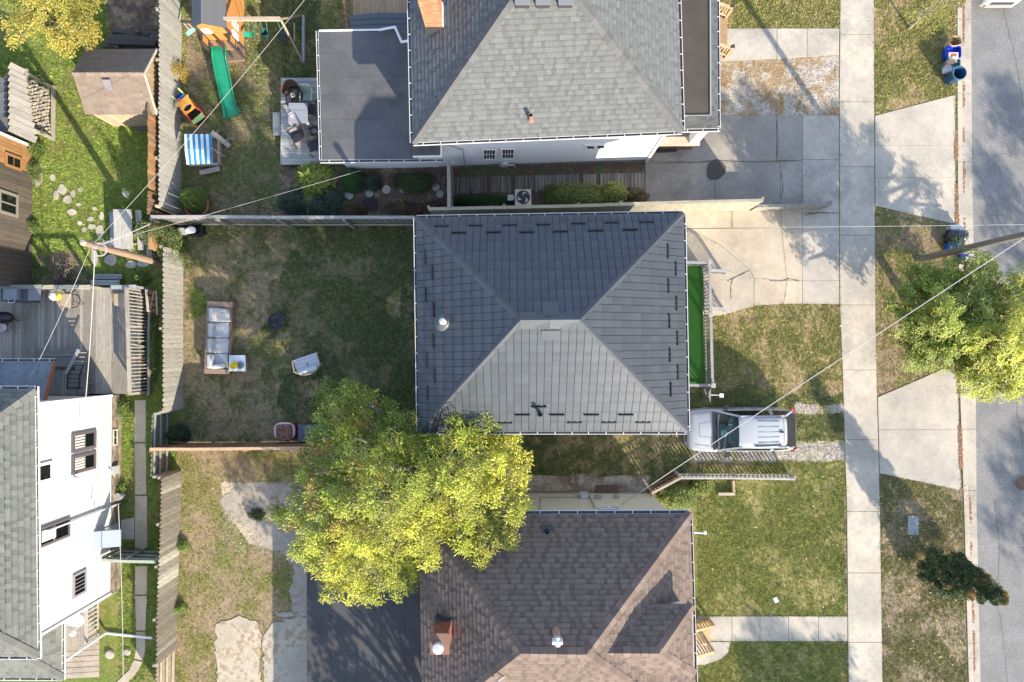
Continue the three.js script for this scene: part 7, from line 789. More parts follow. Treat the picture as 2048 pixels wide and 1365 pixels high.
{                                                         // sandbox under a striped canopy
  const t = thing('sandbox', 'timber sandbox with a blue and white striped canopy', 'sandbox', P(410, 305)), WB = [0.36, 0.33, 0.29], h = 1.15, ms = [[368, 269], [422, 269], [424, 297], [369, 298], [425, 327], [373, 329]].map(([x, y], i) => P(x, y, i === 2 || i === 3 ? h + 0.12 : h));
  for (const [a, b, c, d] of [[0, 1, 2, 3], [3, 2, 4, 5]]) { const n = 10, cl = part(t, 'canopy', new G().sweep([ms[a], ms[b], ms[c], ms[d]], V(0, -0.012, 0), [0.6, 0.66, 0.7]), M.cloth); for (let i = 0; i < n; i++) { const u0 = i / n, u1 = (i + 1) / n, f = (p, q2, u) => ms[p].clone().lerp(ms[q2], u).add(V(0, 0.006, a === 3 ? 0.012 : -0.012)); part(cl, 'stripe', new G().sweep([f(a, b, u0), f(a, b, u1), f(d, c, u1), f(d, c, u0)], V(0, 0.004, 0), i % 2 ? [0.02, 0.23, 0.45] : [0.72, 0.76, 0.78]), M.cloth); } }
  const bx = [P(380, 276), P(441, 276), P(442, 331), P(381, 332)]; for (let i = 0; i < 4; i++) part(t, 'side_board', new G().beam(bx[i].clone().setY(0.13), bx[(i + 1) % 4].clone().setY(0.13), 0.11, 0.24, tone(WB)), M.wood); part(t, 'sand', new G().prism(bx, 0.02, 0.1, [0.2, 0.155, 0.11]), M.soilplain || M.concrete); part(t, 'canopy_pole', new G().tube(ms[3].clone().add(V(0, -0.02, 0)), ms[2].clone().add(V(0, -0.02, 0)), 0.02, 0.02, 8, [0.2, 0.22, 0.25])); for (const p of [ms[2], ms[3]]) part(t, 'upright', new G().beam(V(p.x, 0, p.z), p.clone().add(V(0, -0.02, 0)), 0.06, 0.06, WB), M.wood);
  single('play_bench', new G().beam(P(423, 264, 0.35), P(459, 293, 0.35), 0.2, 0.04, WB).beam(P(430, 271, 0.1), P(438, 262, 0.1), 0.06, 0.2, WB).beam(P(450, 287, 0.1), P(458, 278, 0.1), 0.06, 0.2, WB), M.wood, 'grey plank bench pulled aside at the upper corner of the sandbox', 'bench'); single('play_bench', new G().beam(P(399, 346, 0.3), P(439, 337, 0.3), 0.2, 0.04, WB).beam(P(403, 345, 0.12), P(404, 350, 0.12), 0.06, 0.2, WB).beam(P(434, 338, 0.12), P(435, 343, 0.12), 0.06, 0.2, WB), M.wood, 'grey plank bench lying below the sandbox canopy', 'bench');
}
// ---------------------------------------------------------------- back yard seating
{
  const t = thing('outdoor_sofa', 'long tan wicker outdoor sofa with white cushions', 'sofa', P(437, 676)), TN = [0.36, 0.245, 0.18], TN2 = [0.4, 0.28, 0.21], CU = [0.47, 0.475, 0.49], L = (u, v, h) => { const a = P(414, 603, h), b = P(465, 605, h), c = P(408, 748, h), d = P(459, 749, h); return a.lerp(b, u).lerp(c.lerp(d, u), v); }, bx = (u0, v0, u1, v1, y0, y1, col) => { const g = new G(); g.prism([L(u0, v0, y1), L(u1, v0, y1), L(u1, v1, y1), L(u0, v1, y1)], y0, y1, col); return g; };
  const vs = [0, 0.075, 0.285, 0.5, 0.715, 0.93, 1];
  part(t, 'base', bx(0.02, 0.005, 0.985, 0.995, 0.04, 0.3, mul(TN, 0.9)), M.weave);
  for (let i = 1; i < 5; i++) { part(t, 'back_panel', bx(0, vs[i] + 0.002, 0.16, vs[i + 1] - 0.002, 0.05, 0.66, tone(TN, 0.04)), M.weave); const s = L(0.56, (vs[i] + vs[i + 1]) / 2, 0.38), wd = L(0.2, 0.5, 0.4).distanceTo(L(0.92, 0.5, 0.4)), ln = L(0.5, vs[i], 0.4).distanceTo(L(0.5, vs[i + 1], 0.4)); const c = smooth(t, 'seat_cushion', rbox(wd, 0.17, ln - 0.02, 0.055), M.cloth, tone(CU, 0.03), s, [0, 0.03, 0]); const b = L(0.24, (vs[i] + vs[i + 1]) / 2, 0.56); smooth(t, 'back_cushion', rbox(0.24, 0.36, ln - 0.04, 0.09), M.cloth, tone(CU, 0.03), b, [0, 0.03, 0.16]); }
  for (const [v0, v1, n] of [[0, 0.073, 0], [0.932, 1, 1]]) { part(t, 'arm', bx(0, v0, n ? 0.86 : 1, v1, 0.05, 0.62, TN2), M.weave); const p = L(0.55, n ? 0.895 : 0.115, 0.55), k = smooth(t, 'arm_cushion', rbox(0.62, 0.32, 0.2, 0.09), M.cloth, tone([0.5, 0.5, 0.52], 0.02), p, [n ? -0.25 : 0.22, n ? 0.08 : -0.12, 0]); }
  part(t, 'front_panel', bx(0.93, 0.075, 1, 0.78, 0.04, 0.36, TN), M.weave);
  const tt = thing('side_table', 'white square side table at the sofa end', 'table', P(474, 727)), h = 0.45, q = [[458, 711], [490, 711], [491, 743], [457, 743]].map(([x, y]) => P(x, y, h)); part(tt, 'tabletop', new G().prism(q, h - 0.05, h, [0.62, 0.64, 0.68]), M.satin); const ins = q.map((p) => p.clone().lerp(q[0].clone().add(q[2]).multiplyScalar(0.5), 0.08)); part(tt, 'body', new G().prism(ins.map((p) => V(p.x, 0, p.z)), 0.02, h - 0.055, [0.4, 0.31, 0.25]), M.weave);
  const fp = P(471, 731, h), fl = thing('flower_pot', 'pot of bright yellow flowers on the white side table', 'flower pot', fp); part(fl, 'pot', new G().lathe(fp, [[0.001, 0.01], [0.1, 0.01], [0.14, 0.2], [0.12, 0.2], [0.1, 0.12], [0.001, 0.12]], 18, [0.06, 0.06, 0.065]), M.satin); part(fl, 'saucer', new G().lathe(fp.clone().add(V(0.22, 0, 0.0)), [[0.001, 0.01], [0.14, 0.015], [0.155, 0.05], [0.14, 0.05], [0.12, 0.025], [0.001, 0.02]], 20, [0.3, 0.32, 0.34]), M.metal);
  const fg = new G(); for (let i = 0; i < 90; i++) { const a = rr(0, 6.28), d = 0.16 * Math.sqrt(rnd()), p = V(fp.x + d * Math.cos(a), fp.y + 0.3 - d * 0.55 + rr(-0.02, 0.03), fp.z + d * Math.sin(a)), c = tone([0.75, 0.56, 0.02], 0.15); for (let k = 0; k < 6; k++) { const b = k / 6 * 6.28 + a, o = V(Math.cos(b) * 0.028, 0.004, Math.sin(b) * 0.028); fg.tri(p, p.clone().add(o).add(V(-o.z * 0.45, 0, o.x * 0.45)), p.clone().add(o).add(V(o.z * 0.45, 0, -o.x * 0.45)), c); } } part(fl, 'flowers', fg);
  const fi = P(558, 643), pit = thing('fire_pit', 'round black metal fire pit with a mesh lid in the lawn', 'fire pit', fi); part(pit, 'bowl', new G().lathe(V(fi.x, 0, fi.z), [[0.12, 0.12], [0.3, 0.22], [0.34, 0.36], [0.37, 0.37], [0.37, 0.34], [0.33, 0.34], [0.3, 0.26], [0.001, 0.24]], 30, [0.035, 0.036, 0.042]), M.satin); const ash = new G(); for (let i = 0; i < 70; i++) { const a = rr(0, 6.28), d = 0.27 * Math.sqrt(rnd()), p = V(fi.x + d * Math.cos(a), 0.27 + rnd() * 0.02, fi.z + d * Math.sin(a)), b = rr(0, 6.28); ash.beam(p, p.clone().add(V(Math.cos(b) * 0.09, 0.01, Math.sin(b) * 0.09)), 0.02, 0.02, tone(pick([[0.05, 0.05, 0.055], [0.13, 0.13, 0.135], [0.03, 0.03, 0.03]]), 0.2)); } part(pit, 'charred_wood', ash, M.wood); for (let i = 0; i < 3; i++) { const a = i * 2.094 + 0.4; part(pit, 'leg', new G().beam(V(fi.x + Math.cos(a) * 0.36, 0.3, fi.z + Math.sin(a) * 0.36), V(fi.x + Math.cos(a) * 0.42, 0, fi.z + Math.sin(a) * 0.42), 0.04, 0.04, BLACK), M.satin); }
  // wire basket chair
  const rc = P(616, 730, 0.3), ch = thing('rattan_chair', 'pale rattan tub chair turned diagonally on the lawn', 'chair', V(rc.x, 0, rc.z)), rot = Math.atan2(P(645, 722).z - P(586, 742).z, P(645, 722).x - P(586, 742).x), A = V(Math.cos(rot), 0, Math.sin(rot)), B = V(-A.z, 0, A.x), q2 = (a, hh, b) => V(rc.x, hh, rc.z).addScaledVector(A, a).addScaledVector(B, b), RT = [0.55, 0.46, 0.32];
  const arc = (k, hh, f = 1) => { const u = k / 16 * 2 - 1; return q2(u * 0.58, hh, (0.42 - 0.3 * u * u) * f); }, rim = new G(); for (let k = 0; k < 16; k++) { rim.tube(arc(k, 0.72 - 0.1 * Math.abs(k - 8) / 8), arc(k + 1, 0.72 - 0.1 * Math.abs(k - 7) / 8), 0.022, 0.022, 7, RT); rim.tube(arc(k, 0.34), arc(k + 1, 0.34), 0.018, 0.018, 6, RT); } rim.path([arc(0, 0.63), q2(-0.56, 0.5, -0.35), q2(-0.55, 0.3, -0.38), q2(0.55, 0.3, -0.38), q2(0.56, 0.5, -0.35), arc(16, 0.63)], 0.02, 7, RT); part(ch, 'rim', rim, M.satin);
  const wv = new G(); for (let k = 0; k <= 32; k++) wv.tube(arc(k / 2, 0.7 - 0.1 * Math.abs(k / 2 - 8) / 8), arc(k / 2, 0.32, 0.95), 0.009, 0.009, 5, RT); for (let i = 0; i < 9; i++) for (const s of [-1, 1]) wv.tube(q2(s * 0.56, 0.5, -0.35 + i * 0.055), q2(s * 0.55, 0.3, -0.36 + i * 0.055), 0.009, 0.009, 5, RT); part(ch, 'wicker_rods', wv, M.satin); const cs = new G(); for (let i = 0; i < 3; i++) cs.path([q2(-0.5, 0.435, -0.28 + i * 0.16), q2(0.5, 0.435, -0.28 + i * 0.16)], 0.006, 4, [0.2, 0.19, 0.2]); for (let i = 0; i < 13; i++) cs.path([q2(-0.48 + i * 0.08, 0.434, -0.36), q2(-0.48 + i * 0.08, 0.434, 0.15)], 0.005, 4, [0.42, 0.42, 0.45]);
  smooth(ch, 'seat_cushion', rbox(1.06, 0.12, 0.62, 0.05), M.cloth, [0.6, 0.62, 0.68], q2(0, 0.375, -0.08), [0, -rot, 0]); part(ch, 'slats', cs); smooth(ch, 'back_cushion', rbox(0.86, 0.34, 0.2, 0.09), M.cloth, [0.62, 0.64, 0.68], q2(0.04, 0.55, 0.24), [0.25, -rot, 0]); part(ch, 'button', new G().lathe(q2(0.02, 0.45, -0.02), [[0.04, 0], [0.03, 0.03], [0.001, 0.035]], 10, [0.04, 0.04, 0.06]));
  for (const [a, b] of [[-0.5, -0.34], [0.5, -0.34], [-0.45, 0.2], [0.45, 0.2]]) part(ch, 'leg', new G().tube(q2(a, 0.33, b), q2(a * 1.1, 0, b * 1.15), 0.018, 0.016, 6, RT), M.satin);
  // round lounge chair
  const ro = P(571, 862, 0.4), lc = thing('round_lounge_chair', 'red rimmed round lounge chair with white pad and maroon patterned cushion', 'chair', V(ro.x, 0, ro.z)), sq = (r, hh, n = 40) => Array.from({ length: n }, (_, i) => { const a = i / n * 6.283, c = Math.cos(a), s = Math.sin(a), k = r / Math.pow(Math.pow(Math.abs(c), 3) + Math.pow(Math.abs(s), 3), 1 / 3); return V(ro.x + k * c, hh, ro.z + k * 0.82 * s); }), ringS = (r0, h0, r1, h1, col, g) => { const a = sq(r0, h0), b = sq(r1, h1); for (let i = 0; i < 40; i++) { const j = (i + 1) % 40; g.quad(a[i], a[j], b[j], b[i], col); } return g; };
  part(lc, 'rim', ringS(0.42, 0.05, 0.5, 0.5, [0.2, 0.03, 0.03], ringS(0.5, 0.5, 0.46, 0.56, [0.3, 0.035, 0.035], new G())), M.satin); part(lc, 'pad', ringS(0.46, 0.56, 0.38, 0.6, [0.62, 0.6, 0.62], ringS(0.38, 0.6, 0.3, 0.54, [0.6, 0.58, 0.6], new G())).fan(sq(0.3, 0.54), [0.55, 0.54, 0.56]), M.cloth);
  const PT = tex(128, 128, (x, y) => { const k = hash(x >> 2, y >> 2), a = fbm(x / 9, y / 9, 2); return k > 0.72 ? [0.8, 0.68, 0.55] : a > 0.52 ? [0.5, 0.26, 0.25] : [0.3, 0.15, 0.17]; }, true, 1.4, 1.4); const ck = smooth(lc, 'patterned_cushion', rbox(0.68, 0.16, 0.6, 0.06), mat({ map: PT, roughness: 0.95 }), [0.9, 0.85, 0.85], V(ro.x + 0.01, 0.62, ro.z + 0.01), [0, 0.03, 0.03]);
  const bb = [[597, 850], [652, 850], [652, 883], [597, 883]].map(([x, y]) => P(x, y, 0.55)), bxn = thing('storage_box', 'dark blue grey storage box half hidden under the big tree', 'box', P(625, 867)); part(bxn, 'body', new G().prism(bb.map((p) => V(p.x, 0, p.z)), 0.02, 0.5, [0.05, 0.055, 0.075]), M.satin); part(bxn, 'lid', new G().prism(bb.map((p) => p.clone().lerp(bb[0].clone().add(bb[2]).multiplyScalar(0.5), -0.04)), 0.505, 0.56, [0.085, 0.09, 0.115]), M.satin); part(bxn, 'lid_ridge', new G().beam(bb[0].clone().lerp(bb[3], 0.5).setY(0.57), bb[1].clone().lerp(bb[2], 0.5).setY(0.57), 0.1, 0.03, [0.1, 0.105, 0.13]), M.satin);
  const tub = P(382, 461), tb = thing('garden_tub', 'black tub holding a bundled white sheet beside the vine and the panel fence', 'tub', tub); const tq = [[352, 452], [402, 449], [404, 467], [388, 471], [352, 470]].map(([x, y]) => P(x, y, 0.4)); const bo = new G(); for (let i = 0; i < 5; i++) { const a = tq[i], b = tq[(i + 1) % 5]; bo.beam(a, b, 0.05, 0.05, BLACK); bo.quad(a, b, V(b.x, 0.02, b.z), V(a.x, 0.02, a.z), [0.015, 0.015, 0.018]); } bo.fan(tq.map((p) => V(p.x, 0.14, p.z)), [0.012, 0.012, 0.012]); part(tb, 'tub', bo, M.satin);
  part(tb, 'lid_board', new G().prism([[357, 456], [372, 456], [373, 470], [356, 470]].map(([x, y]) => P(x, y, 0.46)), 0.42, 0.46, [0.33, 0.36, 0.34]), M.plain); const sg = new THREE.IcosahedronGeometry(0.2, 3), pa = sg.attributes.position; for (let i = 0; i < pa.count; i++) { const v = V(pa.getX(i), pa.getY(i), pa.getZ(i)), k = 0.7 + 0.6 * fbm(v.x * 9 + 5, v.z * 9 + v.y * 7, 3); pa.setXYZ(i, v.x * k * 1.1, v.y * k * 0.7, v.z * k * 0.85); } sg.computeVertexNormals(); smooth(tb, 'white_sheet', sg, M.satin, [0.78, 0.78, 0.82], P(381, 460, 0.45));
}
// porch-side satellite dish, air conditioner, boardwalk
{
  const p = P(1416, 790, 1.6), t = thing('satellite_dish', 'white satellite dish seen edge on beside the green porch corner', 'satellite dish', P(1414, 784)); dishOn(t, P(1417, 791, 1.6), V(0.95, 0.25, 0.02), 0.3, [0.78, 0.76, 0.76]); part(t, 'mast', new G().path([P(1409, 778, 0.3), P(1409, 778, 1.4), P(1413, 789, 1.58)], 0.025, 8, [0.5, 0.5, 0.52]), M.satin); const b = P(1414, 791, 1.6);
  const c = P(1046, 395), a = thing('air_conditioner', 'square beige air conditioner with a swirled black fan beside the leafy shrubs', 'air conditioner', c), hh = 0.72, q = [[1030, 379], [1062, 379], [1063, 411], [1030, 411]].map(([x, y]) => P(x, y, hh)); part(a, 'case', new G().prism(q.map((v) => V(v.x, 0, v.z)), 0.05, hh, [0.48, 0.46, 0.42]), M.satin); const m = q[0].clone().add(q[2]).multiplyScalar(0.5); part(a, 'fan_well', new G().lathe(V(m.x, hh + 0.004, m.z), [[0.001, 0], [0.285, 0], [0.29, 0.02]], 28, [0.02, 0.022, 0.025]), M.satin); for (let k = 0; k < 3; k++) { const bl = new G(); for (let i = 0; i < 7; i++) { const f = (j, w) => { const r = 0.07 + j / 7 * 0.2, an = k * 2.094 + j * 0.09 + w * (0.25 + j * 0.1); return V(m.x + r * Math.cos(an), hh + 0.012 + w * 0.02, m.z + r * Math.sin(an)); }; bl.quad(f(i, 0), f(i + 1, 0), f(i + 1, 1), f(i, 1), [0.45, 0.46, 0.48]); } part(a, 'fan_blade', bl, M.metal); } part(a, 'hub', new G().lathe(V(m.x, hh + 0.03, m.z), [[0.07, 0], [0.06, 0.02], [0.001, 0.025]], 14, [0.05, 0.05, 0.06])); const gr = new G(); for (const r of [0.12, 0.18, 0.24, 0.29]) gr.ring(V(m.x, hh + 0.05, m.z), r, 0.006, 26, 4, [0.06, 0.06, 0.065]); part(a, 'grille', gr, M.satin);
  single('utility_box', new G().box(P(1022, 400).x - 0.12, 0, P(1022, 400).z - 0.1, P(1022, 400).x + 0.12, 0.42, P(1022, 400).z + 0.1, [0.4, 0.41, 0.38]).box(P(1022, 400).x - 0.14, 0.42, P(1022, 400).z - 0.12, P(1022, 400).x + 0.14, 0.45, P(1022, 400).z + 0.12, [0.5, 0.5, 0.46]), M.satin, 'small grey box beside the beige air conditioner', 'utility box');
  const w = struct('boardwalk', 'old dark plank walk along the white siding wall', 'path'), x0 = P(906, 0).x, x1 = P(1288, 0).x, n = Math.round((x1 - x0) / 0.15); for (let i = 0; i < n; i++) { if (rnd() < 0.06) continue; const x = x0 + (i + 0.5) / n * (x1 - x0), k = i / n, y0 = P(1000, 355 - 8 * k).z, y1 = P(1000, 388 - 7 * k).z + rr(-0.1, 0.05); part(w, 'plank', new G().beam(V(x, 0.04, y0), V(x + rr(-0.02, 0.02), 0.04, y1), 0.13, 0.035, tone(mixc([0.16, 0.135, 0.12], [0.3, 0.27, 0.24], k * rnd() + 0.15 * rnd()), 0.2)), M.wood); }
}
// ---------------------------------------------------------------- bins by the kerb
{
  const bin = (name, label, cat, p, prof, col, sq) => { const t = thing(name, label, cat, p), n = 28, g = new G(); for (let k = 0; k < prof.length - 1; k++) for (let i = 0; i < n; i++) { const f = (m, j) => { const a = j / n * 6.283, c = Math.cos(a), s = Math.sin(a), r = prof[m][0] * (sq ? 1 / Math.pow(Math.pow(Math.abs(c / sq[0]), 6) + Math.pow(Math.abs(s / sq[1]), 6), 1 / 6) : 1); return V(p.x + r * c, prof[m][1], p.z + r * s); }; g.quad(f(k, i), f(k, i + 1), f(k + 1, i + 1), f(k + 1, i), Array.isArray(col[0]) ? col[k] : col); } part(t, 'body', g, M.satin); return t; };
  const B1 = [0.012, 0.045, 0.42], p1 = P(1896, 112), b1 = bin('recycling_box', 'bright blue recycling box with a white pizza box on top', 'recycling box', p1, [[0.001, 0.02], [0.8, 0.02], [1, 0.38], [1.06, 0.39], [0.97, 0.4], [0.9, 0.16], [0.001, 0.16]], B1, [0.33, 0.27]); const c1 = P(1908, 111, 0.5); single('pizza_box', new G().box(c1.x - 0.2, 0.44, c1.z - 0.13, c1.x + 0.2, 0.5, c1.z + 0.14, [0.72, 0.66, 0.62]).box(c1.x - 0.11, 0.501, c1.z - 0.09, c1.x + 0.13, 0.505, c1.z + 0.05, [0.36, 0.1, 0.07]), M.plain, 'flat white and red cardboard box lying on the blue recycling box', 'cardboard box');
  const p2 = P(1894, 138), b2 = bin('recycling_box', 'teal grey recycling box filled with cartons', 'recycling box', p2, [[0.001, 0.02], [0.82, 0.02], [1, 0.46], [1.06, 0.47], [0.96, 0.48], [0.9, 0.2], [0.001, 0.2]], [0.13, 0.23, 0.25], [0.3, 0.26]); const c2 = P(1899, 136, 0.5), bx = thing('carton', 'opened cardboard carton in the teal grey recycling box', 'carton', V(c2.x, 0.2, c2.z)); part(bx, 'flap', new G().beam(V(c2.x - 0.1, 0.52, c2.z - 0.2), V(c2.x + 0.26, 0.6, c2.z - 0.3), 0.2, 0.015, [0.48, 0.33, 0.2]).beam(V(c2.x - 0.16, 0.5, c2.z - 0.06), V(c2.x + 0.05, 0.52, c2.z - 0.12), 0.14, 0.015, [0.5, 0.38, 0.28])); part(bx, 'carton_body', new G().box(c2.x - 0.14, 0.22, c2.z - 0.1, c2.x + 0.13, 0.48, c2.z + 0.14, [0.5, 0.53, 0.6])); single('plastic_bottle', new G().tube(V(c2.x + 0.2, 0.42, c2.z - 0.05), V(c2.x + 0.2, 0.46, c2.z + 0.16), 0.05, 0.045, 12, [0.2, 0.38, 0.5]).tube(V(c2.x + 0.2, 0.46, c2.z + 0.16), V(c2.x + 0.2, 0.465, c2.z + 0.22), 0.04, 0.018, 12, [0.6, 0.62, 0.65]), M.gloss, 'light blue plastic bottle in the teal grey recycling box', 'bottle');
  const p3 = P(1896, 161), b3 = bin('rubbish_bin', 'tall round dark blue open rubbish bin at the end of the recycling row', 'bin', p3, [[0.001, 0.02], [0.22, 0.02], [0.27, 0.78], [0.3, 0.79], [0.3, 0.83], [0.275, 0.83], [0.25, 0.3], [0.001, 0.26]], [[0.02, 0.1, 0.19], [0.02, 0.1, 0.19], [0.02, 0.1, 0.19], [0.03, 0.13, 0.24], [0.1, 0.2, 0.3], [0.015, 0.07, 0.16], [0.01, 0.02, 0.05]]); const pk = P(1912, 156, 0.6); single('rubbish_bag', new G().lathe(V(pk.x - 0.06, 0.28, pk.z + 0.02), [[0.17, 0], [0.14, 0.12], [0.05, 0.17], [0.03, 0.22], [0.001, 0.22]], 12, [0.02, 0.022, 0.03]), M.gloss, 'black bag inside the dark blue rubbish bin', 'bag');
  const p4 = P(1898, 92), t4 = thing('wicker_bin', 'tan paper yard bag gaping open above the blue recycling box', 'yard bag', p4), g4 = new G(), k4 = 16; for (let i = 0; i < k4; i++) { const f = (j, h) => { const a = j / k4 * 6.283, r = 0.21 * (1 + 0.12 * Math.sin(3 * a)); return V(p4.x + r * Math.cos(a) * 1.1, h + (h > 0.3 ? 0.05 * Math.sin(a * 2.5) : 0), p4.z + r * Math.sin(a)); }; g4.quad(f(i, 0), f(i + 1, 0), f(i + 1, 0.5), f(i, 0.5), [0.5, 0.38, 0.24]); } part(t4, 'bag', g4, M.plain); const yd = new G(); for (let i = 0; i < 60; i++) { const a = rr(0, 6.28), d = 0.17 * Math.sqrt(rnd()), q = V(p4.x + d * Math.cos(a), 0.34 + rnd() * 0.06, p4.z + d * Math.sin(a)), b = rr(0, 6.28); yd.tri(q, q.clone().add(V(Math.cos(b) * 0.08, 0.02, Math.sin(b) * 0.08)), q.clone().add(V(Math.cos(b + 1) * 0.06, -0.02, Math.sin(b + 1) * 0.06)), tone(pick([[0.2, 0.09, 0.04], [0.3, 0.15, 0.06], [0.1, 0.06, 0.04]]), 0.2)); } part(t4, 'leaves', yd);
  const p5 = P(1903, 459), t5 = thing('foam_box', 'pale grey lidded box at the kerb by the lower apron corner', 'box', p5); part(t5, 'body', new G().box(p5.x - 0.22, 0, p5.z - 0.1, p5.x + 0.24, 0.34, p5.z + 0.08, [0.42, 0.43, 0.46]), M.plain); part(t5, 'lid', new G().box(p5.x - 0.25, 0.34, p5.z - 0.13, p5.x + 0.27, 0.39, p5.z + 0.1, [0.62, 0.63, 0.66]), M.satin); part(t5, 'base_board', new G().box(p5.x - 0.35, 0.0, p5.z + 0.1, p5.x + 0.18, 0.1, p5.z + 0.2, [0.4, 0.27, 0.17]), M.wood);
  const bag = (label, px, py, r, col, sy) => { const p = P(px, py), g = new THREE.IcosahedronGeometry(r, 4), a = g.attributes.position; for (let i = 0; i < a.count; i++) { const v = V(a.getX(i), a.getY(i), a.getZ(i)), k = 0.8 + 0.42 * fbm(v.x * 6 + 11, v.z * 6 + v.y * 5, 4); a.setXYZ(i, v.x * k, v.y * k * sy, v.z * k); } g.computeVertexNormals(); const t = thing('rubbish_bag', label, 'bag', p); smooth(t, 'bag', g, M.gloss, col, p.clone().setY(r * sy * 0.85)); part(t, 'knot', new G().lathe(p.clone().setY(r * sy * 1.75), [[0.06, 0], [0.03, 0.06], [0.07, 0.14], [0.001, 0.1]], 10, col), M.gloss); };
  bag('glossy black rubbish bag above the blue lidded box', 1899, 477, 0.36, [0.012, 0.012, 0.02], 0.95); bag('dark blue grey rubbish bag with green clippings nearest the road', 1911, 476, 0.31, [0.06, 0.08, 0.1], 1.15);
  const cl = []; for (let i = 0; i < 160; i++) { const a = rr(0, 6.28), d = Math.sqrt(rnd()) * 0.33, p = P(1913, 484, 0.6); cl.push({ x: p.x + d * Math.cos(a), y: 0.5 + 0.25 * (1 - d * d * 6) + rr(0, 0.1), z: p.z + d * Math.sin(a) * 0.85, s: rr(0.6, 1.2), ry: rr(0, 6.28), rx: rr(-0.5, 0.5), c: tone([0.07, 0.13, 0.05], 0.3) }); } const lg = new THREE.BufferGeometry(); lg.setAttribute('position', new THREE.BufferAttribute(new Float32Array([-0.06, 0, 0, 0, 0.02, -0.03, 0, 0.02, 0.03, 0.07, 0, 0, 0, 0.02, 0.03, 0, 0.02, -0.03]), 3)); tag(scatter('hedge_clippings', lg, leafMat(0.3), cl), 'heap of green hedge clippings on the bag nearest the road', 'clippings', null, 'stuff');
  const p6 = P(1898, 498), t6 = thing('recycling_box', 'blue lidded box between the black bag and the leaning pole', 'recycling box', p6); part(t6, 'body', new G().box(p6.x - 0.2, 0, p6.z - 0.22, p6.x + 0.18, 0.4, p6.z + 0.2, [0.012, 0.1, 0.42]), M.gloss); part(t6, 'lid', new G().box(p6.x - 0.22, 0.4, p6.z - 0.24, p6.x + 0.2, 0.45, p6.z + 0.22, [0.02, 0.15, 0.55]), M.gloss); part(t6, 'handle', new G().box(p6.x + 0.0, 0.45, p6.z - 0.04, p6.x + 0.1, 0.475, p6.z + 0.03, [0.3, 0.5, 0.75]), M.gloss);
  const pp = P(1922, 516), t7 = thing('recycling_box', 'small deep blue box glimpsed under the big street tree edge', 'recycling box', pp); part(t7, 'body', new G().box(pp.x - 0.13, 0, pp.z - 0.13, pp.x + 0.16, 0.3, pp.z + 0.14, [0.02, 0.05, 0.35]), M.gloss); part(t7, 'paper', new G().box(pp.x - 0.02, 0.3, pp.z + 0.0, pp.x + 0.16, 0.35, pp.z + 0.16, [0.62, 0.6, 0.52]), M.plain);
  const nl = P(1551, 1200); single('paper_scrap', new G().beam(nl.clone().add(V(-0.05, 0.05, -0.1)), nl.clone().add(V(0.05, 0.07, 0.1)), 0.17, 0.03, [0.7, 0.71, 0.74]), M.plain, 'small white paper scrap lying on the lower front lawn', 'paper');
}
// ---------------------------------------------------------------- cars
function carShell(sections, closed = true) {              // sections: [x, [[z,y]...half profile from top centre to sill]]
  const pos = [], idx = [], m = sections[0][1].length, W = 2 * m - 1; for (const [x, pr] of sections) { for (let i = 0; i < m; i++) pos.push(x, pr[m - 1 - i][1], -pr[m - 1 - i][0]); for (let i = 1; i < m; i++) pos.push(x, pr[i][1], pr[i][0]); }
  for (let s = 0; s < sections.length - 1; s++) for (let i = 0; i < W - 1; i++) { const a = s * W + i; idx.push(a, a + 1, a + W + 1, a, a + W + 1, a + W); }
  for (const s of [0, sections.length - 1]) for (let i = 0; i < m - 1; i++) { const a = s * W + i, b = s * W + W - 1 - i; idx.push(a, a + 1, b - 1, a, b - 1, b); }
  let g = new THREE.BufferGeometry(); g.setAttribute('position', new THREE.Float32BufferAttribute(pos, 3)); g.setIndex(idx); return toCreasedNormals(g, 0.55);
}
